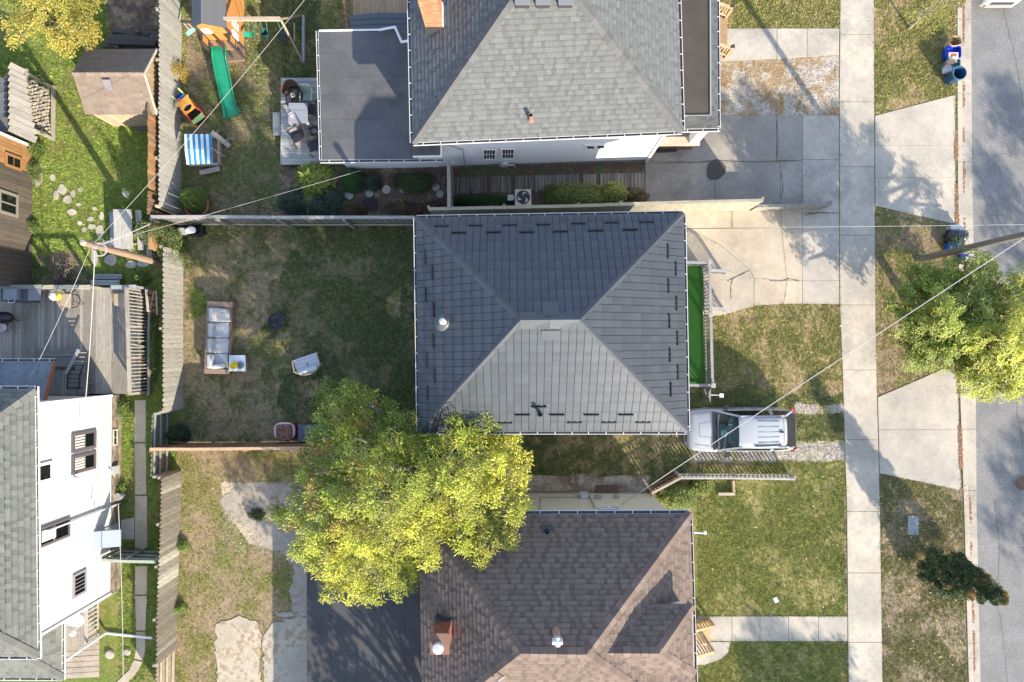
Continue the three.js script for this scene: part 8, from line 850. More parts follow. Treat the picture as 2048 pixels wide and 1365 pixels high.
function suv(label, pos, turn, col) {                      // nose towards -x
  const t = thing('parked_car', label, 'car', pos); t.rotation.y = turn; const PAINT = new THREE.MeshPhysicalMaterial({ color: 0xffffff, vertexColors: true, roughness: 0.32, clearcoat: 1, clearcoatRoughness: 0.04, side: THREE.DoubleSide });
  const body = [[-2.36, [[0, 0.72], [0.5, 0.72], [0.62, 0.68], [0.66, 0.5], [0.64, 0.3]]], [-2.3, [[0, 0.84], [0.58, 0.82], [0.72, 0.76], [0.78, 0.52], [0.76, 0.26]]], [-2.12, [[0, 0.95], [0.66, 0.92], [0.84, 0.84], [0.89, 0.55], [0.86, 0.24]]], [-1.8, [[0, 1.0], [0.72, 0.97], [0.89, 0.88], [0.93, 0.6], [0.91, 0.24]]], [-1.3, [[0, 1.05], [0.75, 1.01], [0.9, 0.93], [0.945, 0.62], [0.92, 0.22]]], [-0.95, [[0, 1.08], [0.78, 1.05], [0.89, 0.98], [0.94, 0.64], [0.92, 0.22]]], [-0.5, [[0, 1.09], [0.82, 1.07], [0.88, 1.01], [0.94, 0.64], [0.92, 0.22]]], [0.6, [[0, 1.1], [0.83, 1.09], [0.88, 1.02], [0.945, 0.66], [0.92, 0.22]]], [1.6, [[0, 1.12], [0.83, 1.11], [0.885, 1.04], [0.945, 0.68], [0.92, 0.24]]], [2.1, [[0, 1.12], [0.79, 1.11], [0.86, 1.03], [0.9, 0.7], [0.87, 0.28]]], [2.32, [[0, 1.08], [0.68, 1.06], [0.76, 0.98], [0.8, 0.7], [0.77, 0.32]]], [2.37, [[0, 0.72], [0.64, 0.7], [0.7, 0.66], [0.74, 0.52], [0.72, 0.36]]]];
  smooth(t, 'body', carShell(body), PAINT, col);
  const yo = (x) => Math.sin(clamp((x + 0.95) / 1.05) * Math.PI / 2);
  const G4 = (pts, m = M.glass, c = [0.02, 0.025, 0.03], name = 'window') => { const g = new THREE.BufferGeometry(); const p = []; for (let i = 1; i < pts.length - 1; i++) for (const k of [0, i, i + 1]) p.push(...pts[k]); g.setAttribute('position', new THREE.Float32BufferAttribute(p, 3)); return smooth(t, name, g, m, c); };
  // roof shell, pillars, glass
  const rf = [[-0.34, 0.6, 1.585], [-0.2, 0.645, 1.63], [0.3, 0.67, 1.675], [0.9, 0.67, 1.68], [1.35, 0.65, 1.665], [1.58, 0.61, 1.635], [1.7, 0.53, 1.6]].map(([x, w, y]) => [x, [[0, y + 0.045], [w * 0.6, y + 0.035], [w * 0.93, y + 0.005], [w, y - 0.03], [w * 0.9, y - 0.055]]]); smooth(t, 'roof', carShell(rf), PAINT, col);
  const wsh = []; { const p = [], n = 10; const f = (u, v) => { const z = (u - 0.5) * 2, bow = 1 - z * z, x = -1.2 + v * 0.86 - 0.12 * bow * (1 - v * 0.5) + 0.1, w = 0.8 - v * 0.2; return [x, 1.075 + v * 0.52 + 0.03 * bow * v, z * w]; }; for (let i = 0; i < n; i++) for (let j = 0; j < 6; j++) { const a = f(i / n, j / 6), b = f((i + 1) / n, j / 6), c = f((i + 1) / n, (j + 1) / 6), d = f(i / n, (j + 1) / 6); p.push(...a, ...b, ...c, ...a, ...c, ...d); } let g = new THREE.BufferGeometry(); g.setAttribute('position', new THREE.Float32BufferAttribute(p, 3)); g = toCreasedNormals(g, 1); smooth(t, 'windshield', g, M.carglass, [1, 1, 1]); }
  const cab = new G(), DK = [0.035, 0.035, 0.04]; cab.box(-1.1, 0.9, -0.78, 2.15, 1.075, 0.78, [0.03, 0.03, 0.035]); smooth(t, 'dashboard', rbox(0.5, 0.14, 1.5, 0.06), M.satin, [0.06, 0.065, 0.07], null); t.children[t.children.length - 1].position.set(-0.9, 1.08, 0); for (const s of [-0.38, 0.38]) { const k = smooth(t, 'seat_back', rbox(0.16, 0.6, 0.5, 0.07), M.cloth, [0.13, 0.14, 0.14], null); k.position.set(0.05, 1.2, s); k.rotation.z = -0.2; } smooth(t, 'steering_wheel', new THREE.TorusGeometry(0.18, 0.02, 8, 20), M.satin, [0.03, 0.03, 0.03], null).position.set(-0.55, 1.15, 0.38); t.children[t.children.length - 1].rotation.set(0, Math.PI / 2, 0.5); const paper = smooth(t, 'dash_paper', new THREE.CircleGeometry(0.15, 20), M.satin, [0.5, 0.62, 0.6], null); paper.position.set(-0.83, 1.16, 0.1); paper.rotation.x = -Math.PI / 2; smooth(t, 'cowl', rbox(0.14, 0.03, 1.6, 0.012), M.satin, BLACK, null).position.set(-1.24, 1.075, 0);
  for (const s of [-1, 1]) { const z = (x, k) => s * (0.845 - (0.845 - 0.665) * k); G4([[-0.9, 1.09, z(0, 0)], [1.06, 1.12, z(0, 0)], [0.96, 1.56, z(0, 0.9)], [-0.16, 1.565, z(0, 0.92)]], M.glass, DK, 'side_window'); G4([[1.28, 1.13, z(0, 0)], [2.02, 1.13, s * 0.8], [1.62, 1.55, s * 0.65], [1.2, 1.56, z(0, 0.9)]], M.glass, DK, 'side_window'); }
  G4([[2.3, 1.1, -0.7], [2.3, 1.1, 0.7], [1.67, 1.61, 0.6], [1.67, 1.61, -0.6]], M.glass, DK, 'rear_window');
  for (const s of [-1, 1]) { const pl = (a, b, w) => { const g = new G(); g.beam(V(...a), V(...b), w, 0.05, col); const o = new THREE.Mesh(g.geo(), PAINT); o.name = 'pillar'; o.castShadow = true; t.add(o); }; pl([-1.12, 1.07, s * 0.83], [-0.26, 1.6, s * 0.64], 0.08); pl([1.17, 1.1, s * 0.835], [1.08, 1.6, s * 0.665], 0.2); pl([2.14, 1.1, s * 0.79], [1.64, 1.6, s * 0.63], 0.08); pl([-0.26, 1.6, s * 0.645], [1.6, 1.65, s * 0.65], 0.07); const add = (name, g, m) => { const o = new THREE.Mesh(g.geo(), m); o.name = name; o.castShadow = true; t.add(o); return o; };
    add('roof_rail', new G().beam(V(0.3, 1.725, s * 0.585), V(1.48, 1.715, s * 0.575), 0.045, 0.05, [0.1, 0.1, 0.13]), M.satin); add('mirror', new G().beam(V(-0.76, 1.1, s * 0.9), V(-0.7, 1.12, s * 1.1), 0.17, 0.14, [0.03, 0.03, 0.035]), M.gloss); add('headlight', new G().sweep([V(-2.27, 0.74, s * 0.5), V(-2.02, 0.86, s * 0.8), V(-2.0, 0.93, s * 0.72), V(-2.2, 0.88, s * 0.46)], V(-0.015, 0.012, 0), [0.45, 0.46, 0.46]), M.gloss); add('tail_light', new G().sweep([V(2.14, 0.78, s * 0.9), V(2.36, 0.78, s * 0.74), V(2.32, 1.08, s * 0.7), V(2.08, 1.1, s * 0.86)], V(0.05, 0.02, s * 0.05), [0.42, 0.015, 0.012]), M.gloss); for (const x of [-1.45, 1.42]) { const w = add('wheel', new G().tube(V(x, 0.34, s * 0.72), V(x, 0.34, s * 0.93), 0.34, 0.34, 24, [0.02, 0.02, 0.02]), M.plain); const rm = new THREE.Mesh(new G().tube(V(x, 0.34, s * 0.9), V(x, 0.34, s * 0.94), 0.2, 0.18, 16, [0.5, 0.5, 0.52]).geo(), M.metal); rm.name = 'rim'; w.add(rm); } for (let i = 0; i < 2; i++) add('door_handle', new G().beam(V(0.1 + i, 0.92, s * 0.925), V(0.28 + i, 0.92, s * 0.925), 0.04, 0.03, col), M.gloss); add('hood_crease', new G().beam(V(-2.05, 0.975, s * 0.62), V(-1.25, 1.06, s * 0.7), 0.012, 0.012, mul(col, 0.75)), M.satin).position.y = -0.004; add('hood_crease', new G().path([V(-1.3, 1.062, s * 0.34), V(-1.85, 1.003, s * 0.26), V(-1.86, 1.002, 0)], 0.006, 4, mul(col, 0.7)), M.satin); }
  const add = (name, g, m) => { const o = new THREE.Mesh(g.geo(), m); o.name = name; o.castShadow = true; t.add(o); return o; }; for (let i = -2; i <= 2; i++) add('roof_ridge', new G().beam(V(0.45, 1.722, i * 0.22), V(1.34, 1.714, i * 0.21), 0.03, 0.022, mul(col, 0.72)), PAINT); add('roof_antenna', new G().beam(V(1.36, 1.72, 0), V(1.52, 1.725, 0), 0.06, 0.06, BLACK), M.gloss); add('rear_trim', new G().beam(V(2.35, 1.02, -0.62), V(2.4, 0.8, -0.6), 0.05, 0.04, BLACK).box(2.3, 0.42, -0.72, 2.42, 0.58, 0.72, [0.05, 0.05, 0.055]), M.satin); add('grille', new G().beam(V(-2.335, 0.62, -0.5), V(-2.335, 0.62, 0.5), 0.06, 0.2, [0.03, 0.03, 0.035]), M.satin); add('bumper', new G().beam(V(-2.36, 0.42, -0.62), V(-2.36, 0.42, 0.62), 0.1, 0.16, mul(col, 0.9)), M.gloss); add('seam', new G().path([V(1.55, 1.672, -0.58), V(1.56, 1.694, 0), V(1.55, 1.672, 0.58)], 0.008, 4, [0.3, 0.3, 0.32]), M.satin); for (let i = 0; i < 2; i++) add('panel_seam', new G().path([V(-1.2, 1.06, -0.8 + i * 1.6), V(-1.9, 0.98, -0.84 + i * 1.68)], 0.006, 4, [0.1, 0.1, 0.11]).path([V(-0.35, 0.5, -0.948 + i * 1.896), V(-0.42, 1.04, -0.885 + i * 1.77)], 0.007, 4, [0.1, 0.1, 0.11]).path([V(0.55, 0.5, -0.95 + i * 1.9), V(0.55, 1.05, -0.89 + i * 1.78)], 0.007, 4, [0.1, 0.1, 0.11]).path([V(1.38, 0.6, -0.95 + i * 1.9), V(1.36, 1.08, -0.89 + i * 1.78)], 0.007, 4, [0.1, 0.1, 0.11]).beam(V(-0.9, 0.3, -0.945 + i * 1.89), V(1.0, 0.3, -0.945 + i * 1.89), 0.03, 0.14, [0.06, 0.06, 0.065]), M.satin); for (let i = 0; i < 2; i++) add('wiper', new G().path([V(-1.2, 1.1, -0.4 + i * 0.6), V(-1.08, 1.14, 0.1 + i * 0.55)], 0.01, 4, BLACK), M.satin);
  part(t, 'floor', new G().box(0, 0, 0, 0.001, 0.001, 0.001, BLACK)); t.remove(t.children[t.children.length - 1]); const o = new THREE.Mesh(cab.geo(), M.satin); o.name = 'interior'; t.add(o); return t;
}
{
  const W = [0.36, 0.375, 0.395]; suv('white car parked nose to the house in the grassy side drive', P(1470, 856), 0.012, W).scale.x = 0.965;
  suv('silver white car on the street, only its front end in the photo', P(1984, -85, -0.12).setY(-0.12), Math.PI / 2, [0.4, 0.405, 0.42]);
}
// ---------------------------------------------------------------- utility poles and wires
{
  const b = P(326, 527), tp = P(157, 482, 5.6), t = thing('utility_pole', 'brown wooden utility pole leaning out from the picnic table', 'utility pole', b), top = V(b.x + 0.05, 5.65, b.z - 0.02); part(t, 'pole', new G().tube(V(b.x, -0.2, b.z), top, 0.17, 0.115, 14, [0.32, 0.22, 0.15]), M.wood); part(t, 'pole_top', new G().lathe(top.clone(), [[0.12, -0.02], [0.1, 0.03], [0.001, 0.05]], 12, [0.5, 0.42, 0.34]), M.wood);
  const hw = new G(); for (let i = 0; i < 4; i++) { hw.ring(V(top.x, 5.2 - i * 0.13, top.z), 0.14, 0.018, 14, 5, [0.35, 0.36, 0.37]); hw.tube(V(top.x, 5.2 - i * 0.13, top.z), V(top.x + Math.cos(i * 1.9) * 0.24, 5.24 - i * 0.13, top.z + Math.sin(i * 1.9) * 0.24), 0.02, 0.02, 6, [0.4, 0.4, 0.4]); } part(t, 'bracket', hw, M.metal); const lc = new G(); for (let i = 0; i < 2; i++) lc.ring(V(top.x + 0.2, 5.0, top.z + 0.15), 0.22 + i * 0.03, 0.012, 20, 5, [0.35, 0.34, 0.33], V(0.3, 1, 0.2).normalize()); part(t, 'cable_loop', lc, M.satin);
  const wire = (name, label, a, c, sag, r = 0.0065, col = [0.42, 0.4, 0.38]) => { const g = new G(), n = 26, pt = (k) => a.clone().lerp(c, k / n).add(V(0, -sag * 4 * (k / n) * (1 - k / n), 0)); const seg = Array.from({ length: n + 1 }, (_, k) => pt(k)); for (let k = 0; k < n; k++) g.tube(seg[k], seg[k + 1], r, r, 5, col, false); return single(name, g, M.satin, label, 'wire'); };
  const T0 = V(top.x, 5.1, top.z); wire('overhead_wire', 'pale wire from the left pole past the slide to the photo top', T0, P(640, -40, 5.6), 0.25); wire('overhead_wire', 'pale wire from the left pole to the white annex wall', T0.clone().add(V(0, -0.1, 0)), P(722, 341, 2.6), 0.12); wire('overhead_wire', 'pale wire from the left pole down to the blue lean-to roof', T0.clone().add(V(0, 0.05, 0)), P(50, 775, 3.6), 0.1); wire('overhead_wire', 'pale wire from the left pole along the white house wall', T0.clone().add(V(0, -0.15, 0)), P(222, 850, 1.2).add(V(0, 1.9, 0)), 0.1, 0.016); wire('overhead_wire', 'short pale wire from the left pole over the picnic table', T0.clone().add(V(0, -0.3, 0)), P(300, 448, 4.3), 0.05, 0.014); wire('overhead_wire', 'long pale vertical wire beside the white house and the board fence', P(236, 1010, 3.2), P(246, 1460, 3.4), 0.1, 0.014);
  const sb = P(1838, 519), st = thing('utility_pole', 'dark street utility pole leaning past the big street tree to the photo edge', 'utility pole', sb), s2 = V(sb.x - 0.1, 9.4, sb.z); part(st, 'pole', new G().tube(V(sb.x, -0.2, sb.z), s2, 0.15, 0.1, 14, [0.2, 0.18, 0.15]), M.wood); part(st, 'cross_arm', new G().beam(V(s2.x, 8.9, s2.z - 1.1), V(s2.x, 8.9, s2.z + 1.1), 0.1, 0.12, [0.2, 0.17, 0.14]), M.wood);
  const S0 = P(2106, 439, 7.6), S1 = P(2100, 448.5, 7.2); wire('overhead_wire', 'long diagonal white wire over the parked white car to the brown house', S0, P(1285, 982, 3.9), 0.1, 0.014, [0.52, 0.48, 0.48]); wire('overhead_wire', 'thin cable end sagging to the cream wall of the brown house', P(1285, 982, 3.9), P(1222, 1028, 3.7), 0.12, 0.016, [0.3, 0.28, 0.26]); wire('overhead_wire', 'thin horizontal wire across the wide tan driveway', S1, P(1340, 456, 5.0), 0.1, 0.008, [0.4, 0.4, 0.38]); wire('overhead_wire', 'thin horizontal wire running on across the street', S1, V(S1.x + 16, 7.6, S1.z - 0.2), 0.2, 0.008, [0.4, 0.4, 0.38]);
}
// ---------------------------------------------------------------- trees and plants
function tuftGeo(n, r, len, wid, flat = 0.6) {            // a spray of leaves round a twig tip
  const p = []; for (let i = 0; i < n; i++) {
    const a = i * 2.39996 + rr(-0.3, 0.3), e = Math.asin(rr(-0.25, 1)) * flat, d = V(Math.cos(a) * Math.cos(e), Math.sin(e), Math.sin(a) * Math.cos(e)), b = d.clone().multiplyScalar(r * rr(0.15, 0.75)), L = len * rr(0.7, 1.2), s = d.clone().cross(V(0, 1, 0)).normalize().applyAxisAngle(d, rr(-0.7, 0.7)).multiplyScalar(wid * rr(0.7, 1.15) / 2), m = b.clone().addScaledVector(d, L * 0.5), t = b.clone().addScaledVector(d, L).add(V(0, -L * rr(0.05, 0.4), 0)), q = m.clone().add(s), u = m.clone().sub(s); m.y += L * 0.04;
    for (const v of [b, q, t, b, t, u]) p.push(v.x, v.y, v.z);
  }
  const g = new THREE.BufferGeometry(); g.setAttribute('position', new THREE.BufferAttribute(new Float32Array(p), 3)); return g;
}
function limb(g, a, b, r0, r1, col, bend = 0.12) { const m = a.clone().lerp(b, 0.5).add(V(rr(-1, 1), rr(0, 0.6), rr(-1, 1)).multiplyScalar(a.distanceTo(b) * bend)), rm = (r0 + r1) / 2; g.tube(a, m, r0, rm, 6, col, false); g.tube(m, b, rm, r1, 6, col, false); return m; }
// crown over a plan outline: lobes on a dome, leaf sprays on the lobes, twigs to the sprays
function tree(name, label, o) {
  const base = o.base, t = thing(name, label, o.cat || 'tree', base); const wood = new G(), bark = o.bark || [0.2, 0.17, 0.14];
  const cx = o.outline.reduce((a, p) => a + p[0], 0) / o.outline.length, cy = o.outline.reduce((a, p) => a + p[1], 0) / o.outline.length, R = Math.max(...o.outline.map((p) => Math.hypot(p[0] - cx, p[1] - cy)));
  const edge = (x, y) => { let m = 1e9; for (let i = 0; i < o.outline.length; i++) { const [a, b] = o.outline[i], [c, d] = o.outline[(i + 1) % o.outline.length], u = clamp(((x - a) * (c - a) + (y - b) * (d - b)) / ((c - a) ** 2 + (d - b) ** 2)); m = Math.min(m, Math.hypot(x - a - (c - a) * u, y - b - (d - b) * u)); } return m; };
  const lobes = []; let tries = 0; while (lobes.length < o.lobes && tries++ < 6000) { const x = cx + rr(-R, R), y = cy + rr(-R, R); if (!inside(o.outline, x, y)) continue; const e = edge(x, y); if (e < o.lr * 0.45) continue; if (lobes.some((l) => Math.hypot(l.x - x, l.y - y) < o.lr * (o.gap ?? 0.95))) continue; const k = sstep(0, R * 0.75, e), h = o.h0 + (o.h1 - o.h0) * k + rr(-0.5, 0.5) * (o.hv ?? 1); lobes.push({ x, y, h, e, b: rr(0.74, 1.26), r: Math.min(o.lr * rr(0.75, 1.15), e + 4) }); }
  const list = [], tip = new G(), trunkTop = base.clone().add(V(0, o.fork, 0)); wood.tube(base.clone().add(V(0, -0.1, 0)), trunkTop, o.tr, o.tr * 0.75, 10, bark, false);
  for (const l of lobes) {
    const c = P(l.x, l.y, l.h), r = l.r * (H - l.h) / H / 45.5, m = limb(wood, trunkTop.clone().add(V(rr(-0.1, 0.1), rr(-0.5, 0.3), rr(-0.1, 0.1))), c.clone().add(V(0, -r * 0.55, 0)), o.tr * 0.4, 0.03, bark); const hue = fbm(l.x / 70 + (o.seed || 0), l.y / 70, 3);
    const n = Math.round(o.dens * r * r);
    for (let i = 0; i < n; i++) { const a = rr(0, 6.283), up = rr(-0.35, 1), k = Math.sqrt(1 - up * up), rad = r * (rnd() < 0.75 ? rr(0.78, 1.08) : rr(0.3, 0.8)), p = c.clone().add(V(Math.cos(a) * k * rad, up * rad * 0.8, Math.sin(a) * k * rad)); const [qx, qy] = [l.x + Math.cos(a) * k * l.r, l.y + Math.sin(a) * k * l.r]; list.push({ x: p.x, y: Math.max(0.15, p.y), z: p.z, s: rr(0.7, 1.25), ry: a + rr(-0.5, 0.5), rx: rr(-0.35, 0.35) + Math.sin(a) * k * 0.5, rz: -Math.cos(a) * k * 0.5, c: mul(o.color(qx, qy, hue, l.e), l.b * (0.86 + 0.16 * up)) }); if (rnd() < (o.twig ?? 0.12)) limb(tip, m.clone().lerp(c, rr(0.5, 1)), p, 0.018, 0.008, mul(bark, 1.25), 0.06); }
  }
  part(t, 'trunk', wood, M.wood); if (tip.p.length) stuff(part(t, 'branches', tip, M.wood)); scatter('crown', tuftGeo(o.nl || 16, o.ts || 0.2, o.ll || 0.15, o.lw || 0.06, o.flat ?? 0.7), leafMat(o.trans ?? 0.38, 0.6), list, t); return t;
}
const GRN = [0.19, 0.27, 0.045], LIME = [0.4, 0.47, 0.06], YEL = [0.6, 0.58, 0.08], ORG = [0.5, 0.27, 0.08], RUST = [0.36, 0.19, 0.08];
tree('ash_tree', 'large ash tree turning yellow between the metal roof and the brown roof', { base: P(858, 925), fork: 3.2, tr: 0.24, bark: [0.3, 0.28, 0.25], lobes: 210, lr: 20, gap: 1.0, h0: 4.5, h1: 8.9, hv: 2.3, dens: 150, nl: 15, ts: 0.17, ll: 0.13, lw: 0.05, twig: 0.13,
  outline: [[628, 790], [650, 768], [705, 760], [745, 785], [760, 810], [800, 800], [835, 835], [875, 830], [925, 800], [938, 782], [955, 800], [1000, 815], [1015, 850], [1050, 880], [1060, 915], [1052, 960], [1064, 990], [1050, 1030], [1025, 1050], [1040, 1080], [1020, 1105], [950, 1135], [925, 1142], [900, 1120], [868, 1145], [838, 1172], [825, 1205], [790, 1195], [768, 1200], [725, 1220], [690, 1200], [636, 1200], [655, 1165], [600, 1125], [562, 1118], [585, 1085], [600, 1055], [555, 1055], [525, 1025], [580, 1000], [592, 955], [612, 925], [598, 890], [620, 855], [625, 820]],
  color: (x, y, hue, e) => { const s = sstep(-220, 220, (x - 800) * 0.5 + (y - 900)), o = sstep(0.54, 0.76, fbm(x / 42 + 3, y / 42, 3)) * sstep(900, 620, x + (y > 1000 ? -150 : 0)) * 0.9; let c = mixc(mixc(GRN, LIME, 0.4 + s * 0.55 + (hue - 0.5) * 0.8), YEL, clamp(s * 0.55 + (hue - 0.5) * 1.3)); if (rnd() < o * 0.85) c = mixc(c, pick([ORG, RUST, ORG]), rr(0.4, 0.9)); return tone(c, 0.22); } });
tree('street_tree', 'big green and yellow street tree standing on the verge under the long diagonal wire', { base: P(1842, 640), fork: 2.2, tr: 0.22, bark: [0.2, 0.18, 0.15], lobes: 240, lr: 20, gap: 0.82, h0: 3.2, h1: 6.2, hv: 1.5, dens: 190, nl: 14, ts: 0.14, ll: 0.1, lw: 0.06, twig: 0.05,
  outline: [[1770, 600], [1798, 565], [1802, 520], [1850, 528], [1905, 518], [1950, 502], [1985, 520], [2000, 560], [2035, 530], [2080, 540], [2130, 600], [2140, 700], [2110, 790], [2045, 808], [2000, 795], [1950, 803], [1922, 790], [1905, 742], [1870, 748], [1838, 742], [1800, 733], [1806, 700], [1778, 680], [1790, 645]],
  color: (x, y, hue) => { const s = sstep(1690, 1850, x * 0.8 + y * 0.4 - 100 + (hue - 0.5) * 200) ; return tone(mixc(mixc([0.2, 0.3, 0.045], [0.35, 0.43, 0.055], hue), mixc(LIME, YEL, rnd()), clamp(0.25 + s * 1.05 + (hue - 0.55) * 0.8)), 0.2); } });
tree('yellow_tree', 'bright yellow leaved tree at the top left corner of the photo', { base: P(150, 75), fork: 2.4, tr: 0.2, lobes: 110, lr: 22, gap: 1.0, h0: 4.0, h1: 6.6, hv: 1.6, dens: 150, nl: 14, ts: 0.15, ll: 0.1, lw: 0.055, twig: 0.03,
  outline: [[8, 40], [25, 0], [10, -50], [60, -100], [150, -120], [215, -60], [205, 0], [200, 28], [190, 40], [215, 80], [212, 95], [165, 95], [150, 108], [122, 118], [108, 100], [90, 62], [50, 75], [32, 95], [10, 92], [20, 65]],
  color: (x, y, hue) => tone(mixc([0.3, 0.33, 0.05], mixc([0.5, 0.44, 0.06], ORG, rnd() * 0.3), clamp(0.1 + hue + (rnd() - 0.5) * 0.5)), 0.18) });
tree('young_tree', 'young staked tree with thin yellow green foliage near the recycling row', { base: P(1818, 57), fork: 1.2, tr: 0.06, lobes: 26, lr: 22, h0: 2.2, h1: 3.6, dens: 120, nl: 13, ts: 0.16, ll: 0.11, lw: 0.05, twig: 0.2, bark: [0.4, 0.36, 0.3],
  outline: [[1818, 45], [1832, 20], [1850, -20], [1870, -60], [1920, -70], [1945, -30], [1930, 0], [1910, 12], [1900, 30], [1892, 52], [1875, 62], [1848, 45], [1830, 52]], color: (x, y, hue) => tone(mixc([0.2, 0.24, 0.03], [0.36, 0.34, 0.05], hue), 0.2) });
tree('ornamental_tree', 'small sapling crown cut by the photo top beside the playhouse roof', { base: P(520, 5), fork: 0.7, tr: 0.05, lobes: 6, lr: 14, h0: 1.4, h1: 1.8, dens: 130, nl: 12, ts: 0.14, ll: 0.1, lw: 0.05, outline: [[484, -20], [515, -40], [530, -10], [505, 12], [490, 4]], color: () => tone([0.3, 0.34, 0.04], 0.2) });
{                                                         // conical young maple on the verge
  const b = P(1868, 1128), t = thing('maple_tree', 'small dark green conical maple with orange tips leaning over the kerb', 'tree', b), hT = 4.3, list = [], wood = new G(); wood.tube(b, b.clone().add(V(0.05, hT - 0.3, 0.05)), 0.07, 0.015, 8, [0.2, 0.17, 0.14]);
  for (let k = 0; k < 120; k++) { const h = 0.5 + (hT - 0.6) * Math.pow(rnd(), 1.25), R = 1.28 * Math.pow(1 - h / (hT + 0.25), 0.85), a = rr(0, 6.28), d = R * rr(0.55, 0.95), c = V(b.x + Math.cos(a) * d, h, b.z + Math.sin(a) * d), r = rr(0.13, 0.27) * (0.5 + 0.5 * R); limb(wood, V(b.x, h * 0.8, b.z), c, 0.025, 0.01, [0.2, 0.17, 0.14]); const org = rnd() < 0.13 && d > R * 0.75; for (let i = 0; i < 44; i++) { const v = V(rr(-1, 1), rr(-0.6, 1), rr(-1, 1)).normalize().multiplyScalar(r * rr(0.75, 1.1)), p = c.clone().add(v); list.push({ x: p.x, y: Math.max(0.1, p.y), z: p.z, s: rr(0.6, 1.05), ry: rr(0, 6.28), rx: rr(-0.6, 0.6), c: tone(org && rnd() < 0.7 ? [0.4, 0.2, 0.04] : [0.075, 0.115, 0.032], 0.28) }); } }
  part(t, 'trunk', wood, M.wood); scatter('crown', tuftGeo(11, 0.09, 0.075, 0.05, 0.9), leafMat(0.25, 0.55), list, t);
}
for (const [label, x, z, h, n, sc] of [['broad street tree beyond the road edge outside the photo, shading the verge', 33, 8, 11, 26, 1.05], ['tall street tree beyond the lower right of the photo, shading the sidewalk', 36, 25, 13, 26, 1.1], ['broad street tree below the right photo edge, shading the front path', 19.5, 26.5, 8.5, 20, 0.8], ['street tree below the photo edge south of the brown roofed house', -0.6, 19.6, 9.2, 26, 0.95]]) {
  const t = thing('street_tree', label, 'tree', V(x, 0, z)), wood = new G(), list = [], bk = [0.2, 0.17, 0.14]; wood.tube(V(x, -0.1, z), V(x, h * 0.42, z), 0.24, 0.18, 10, bk, false);
  for (let k = 0; k < n; k++) { const a = rr(0, 6.28), u = rr(-0.5, 1), w = Math.sqrt(1 - u * u), R = 3.4 * sc, c = V(x + Math.cos(a) * w * R * rr(0.45, 1), h * 0.62 + u * R * 0.72, z + Math.sin(a) * w * R * rr(0.45, 1)); limb(wood, V(x, h * 0.4, z), c, 0.1, 0.03, bk); for (let i = 0; i < 24; i++) { const v = V(rr(-1, 1), rr(-0.7, 1), rr(-1, 1)).normalize().multiplyScalar(rr(0.4, 0.8)), p = c.clone().add(v); list.push({ x: p.x, y: p.y, z: p.z, s: rr(0.9, 1.5), ry: rr(0, 6.28), rx: rr(-0.5, 0.5), c: tone(mixc(GRN, LIME, rnd()), 0.2) }); } }
  part(t, 'trunk', wood, M.wood); scatter('crown', tuftGeo(13, 0.22, 0.17, 0.09), leafMat(0.3), list, t);
}
function bush(name, label, x, y, o) {                     // o: r px, h m, n, col(fn), tuft
  const b = P(x, y), t = thing(name, label, o.cat || 'shrub', b), list = [], st = new G(), R = o.r / 45.5, Rz = (o.rz || o.r) / 45.5;
  for (let i = 0; i < o.n; i++) { const a = rr(0, 6.283), u = rr(0, 1), w = Math.sqrt(1 - u * u), k = rnd() < 0.8 ? rr(0.85, 1.06) : rr(0.3, 0.85), lump = o.lump ? 1 + o.lump * (fbm(Math.cos(a) * 2 + 4 + x, Math.sin(a) * 2 + u * 2 + y, 3) - 0.5) : 1, p = V(b.x + Math.cos(a) * w * R * k * lump, Math.max(0.03, u * o.h * k * lump * (o.cone ? 1.05 - 0.05 * u : 1)), b.z + Math.sin(a) * w * Rz * k * lump); list.push({ x: p.x, y: p.y, z: p.z, s: rr(0.75, 1.25), ry: a + rr(-0.7, 0.7), rx: rr(-0.4, 0.4) + Math.sin(a) * w * 0.7, rz: -Math.cos(a) * w * 0.7, c: o.col(u, a) }); if (i % 14 === 0) st.tube(b.clone().add(V(rr(-0.1, 0.1), 0, rr(-0.1, 0.1))), p, 0.012, 0.006, 5, [0.15, 0.12, 0.09], false); }
  part(t, 'stems', st, M.wood); scatter('foliage', tuftGeo(...(o.tuft || [10, 0.09, 0.08, 0.035, 0.8])), leafMat(o.tr ?? 0.3, o.rough ?? 0.65), list, t); return t;
}
const cone = bush('clipped_shrub', 'rounded conical shrub in the terracotta planter by the fence corner', 398, 405, { r: 24, h: 1.25, n: 1500, cat: 'shrub', tuft: [9, 0.05, 0.05, 0.022, 0.9], col: () => tone([0.14, 0.2, 0.02], 0.25) });
{ const p = P(400, 414), t = thing('terracotta_planter', 'red terracotta planter below the conical shrub', 'planter', p), g = new G(); g.lathe(V(p.x, 0, p.z), [[0.38, 0], [0.5, 0.32], [0.56, 0.33], [0.56, 0.38], [0.46, 0.38], [0.44, 0.28], [0.001, 0.27]], 26, [0.38, 0.11, 0.07]); part(t, 'pot', g, M.plain); part(t, 'soil', new G().lathe(V(p.x, 0.29, p.z), [[0.001, 0], [0.44, 0]], 20, [0.06, 0.045, 0.035])); }
bush('climbing_vine', 'leafy climbing vine spilling over the fence corner by the black tub', 338, 478, { r: 33, rz: 26, h: 2.1, n: 620, lump: 0.9, cat: 'vine', tuft: [9, 0.11, 0.1, 0.05, 0.8], col: () => tone(mixc([0.06, 0.105, 0.03], [0.15, 0.18, 0.035], rnd() * 0.8), 0.25) });
bush('climbing_vine', 'lower lime trail of the climbing vine on the board fence top', 360, 512, { r: 11, rz: 24, h: 1.6, n: 170, lump: 0.8, cat: 'vine', tuft: [9, 0.1, 0.09, 0.05, 0.8], col: () => tone([0.17, 0.21, 0.04], 0.25) });
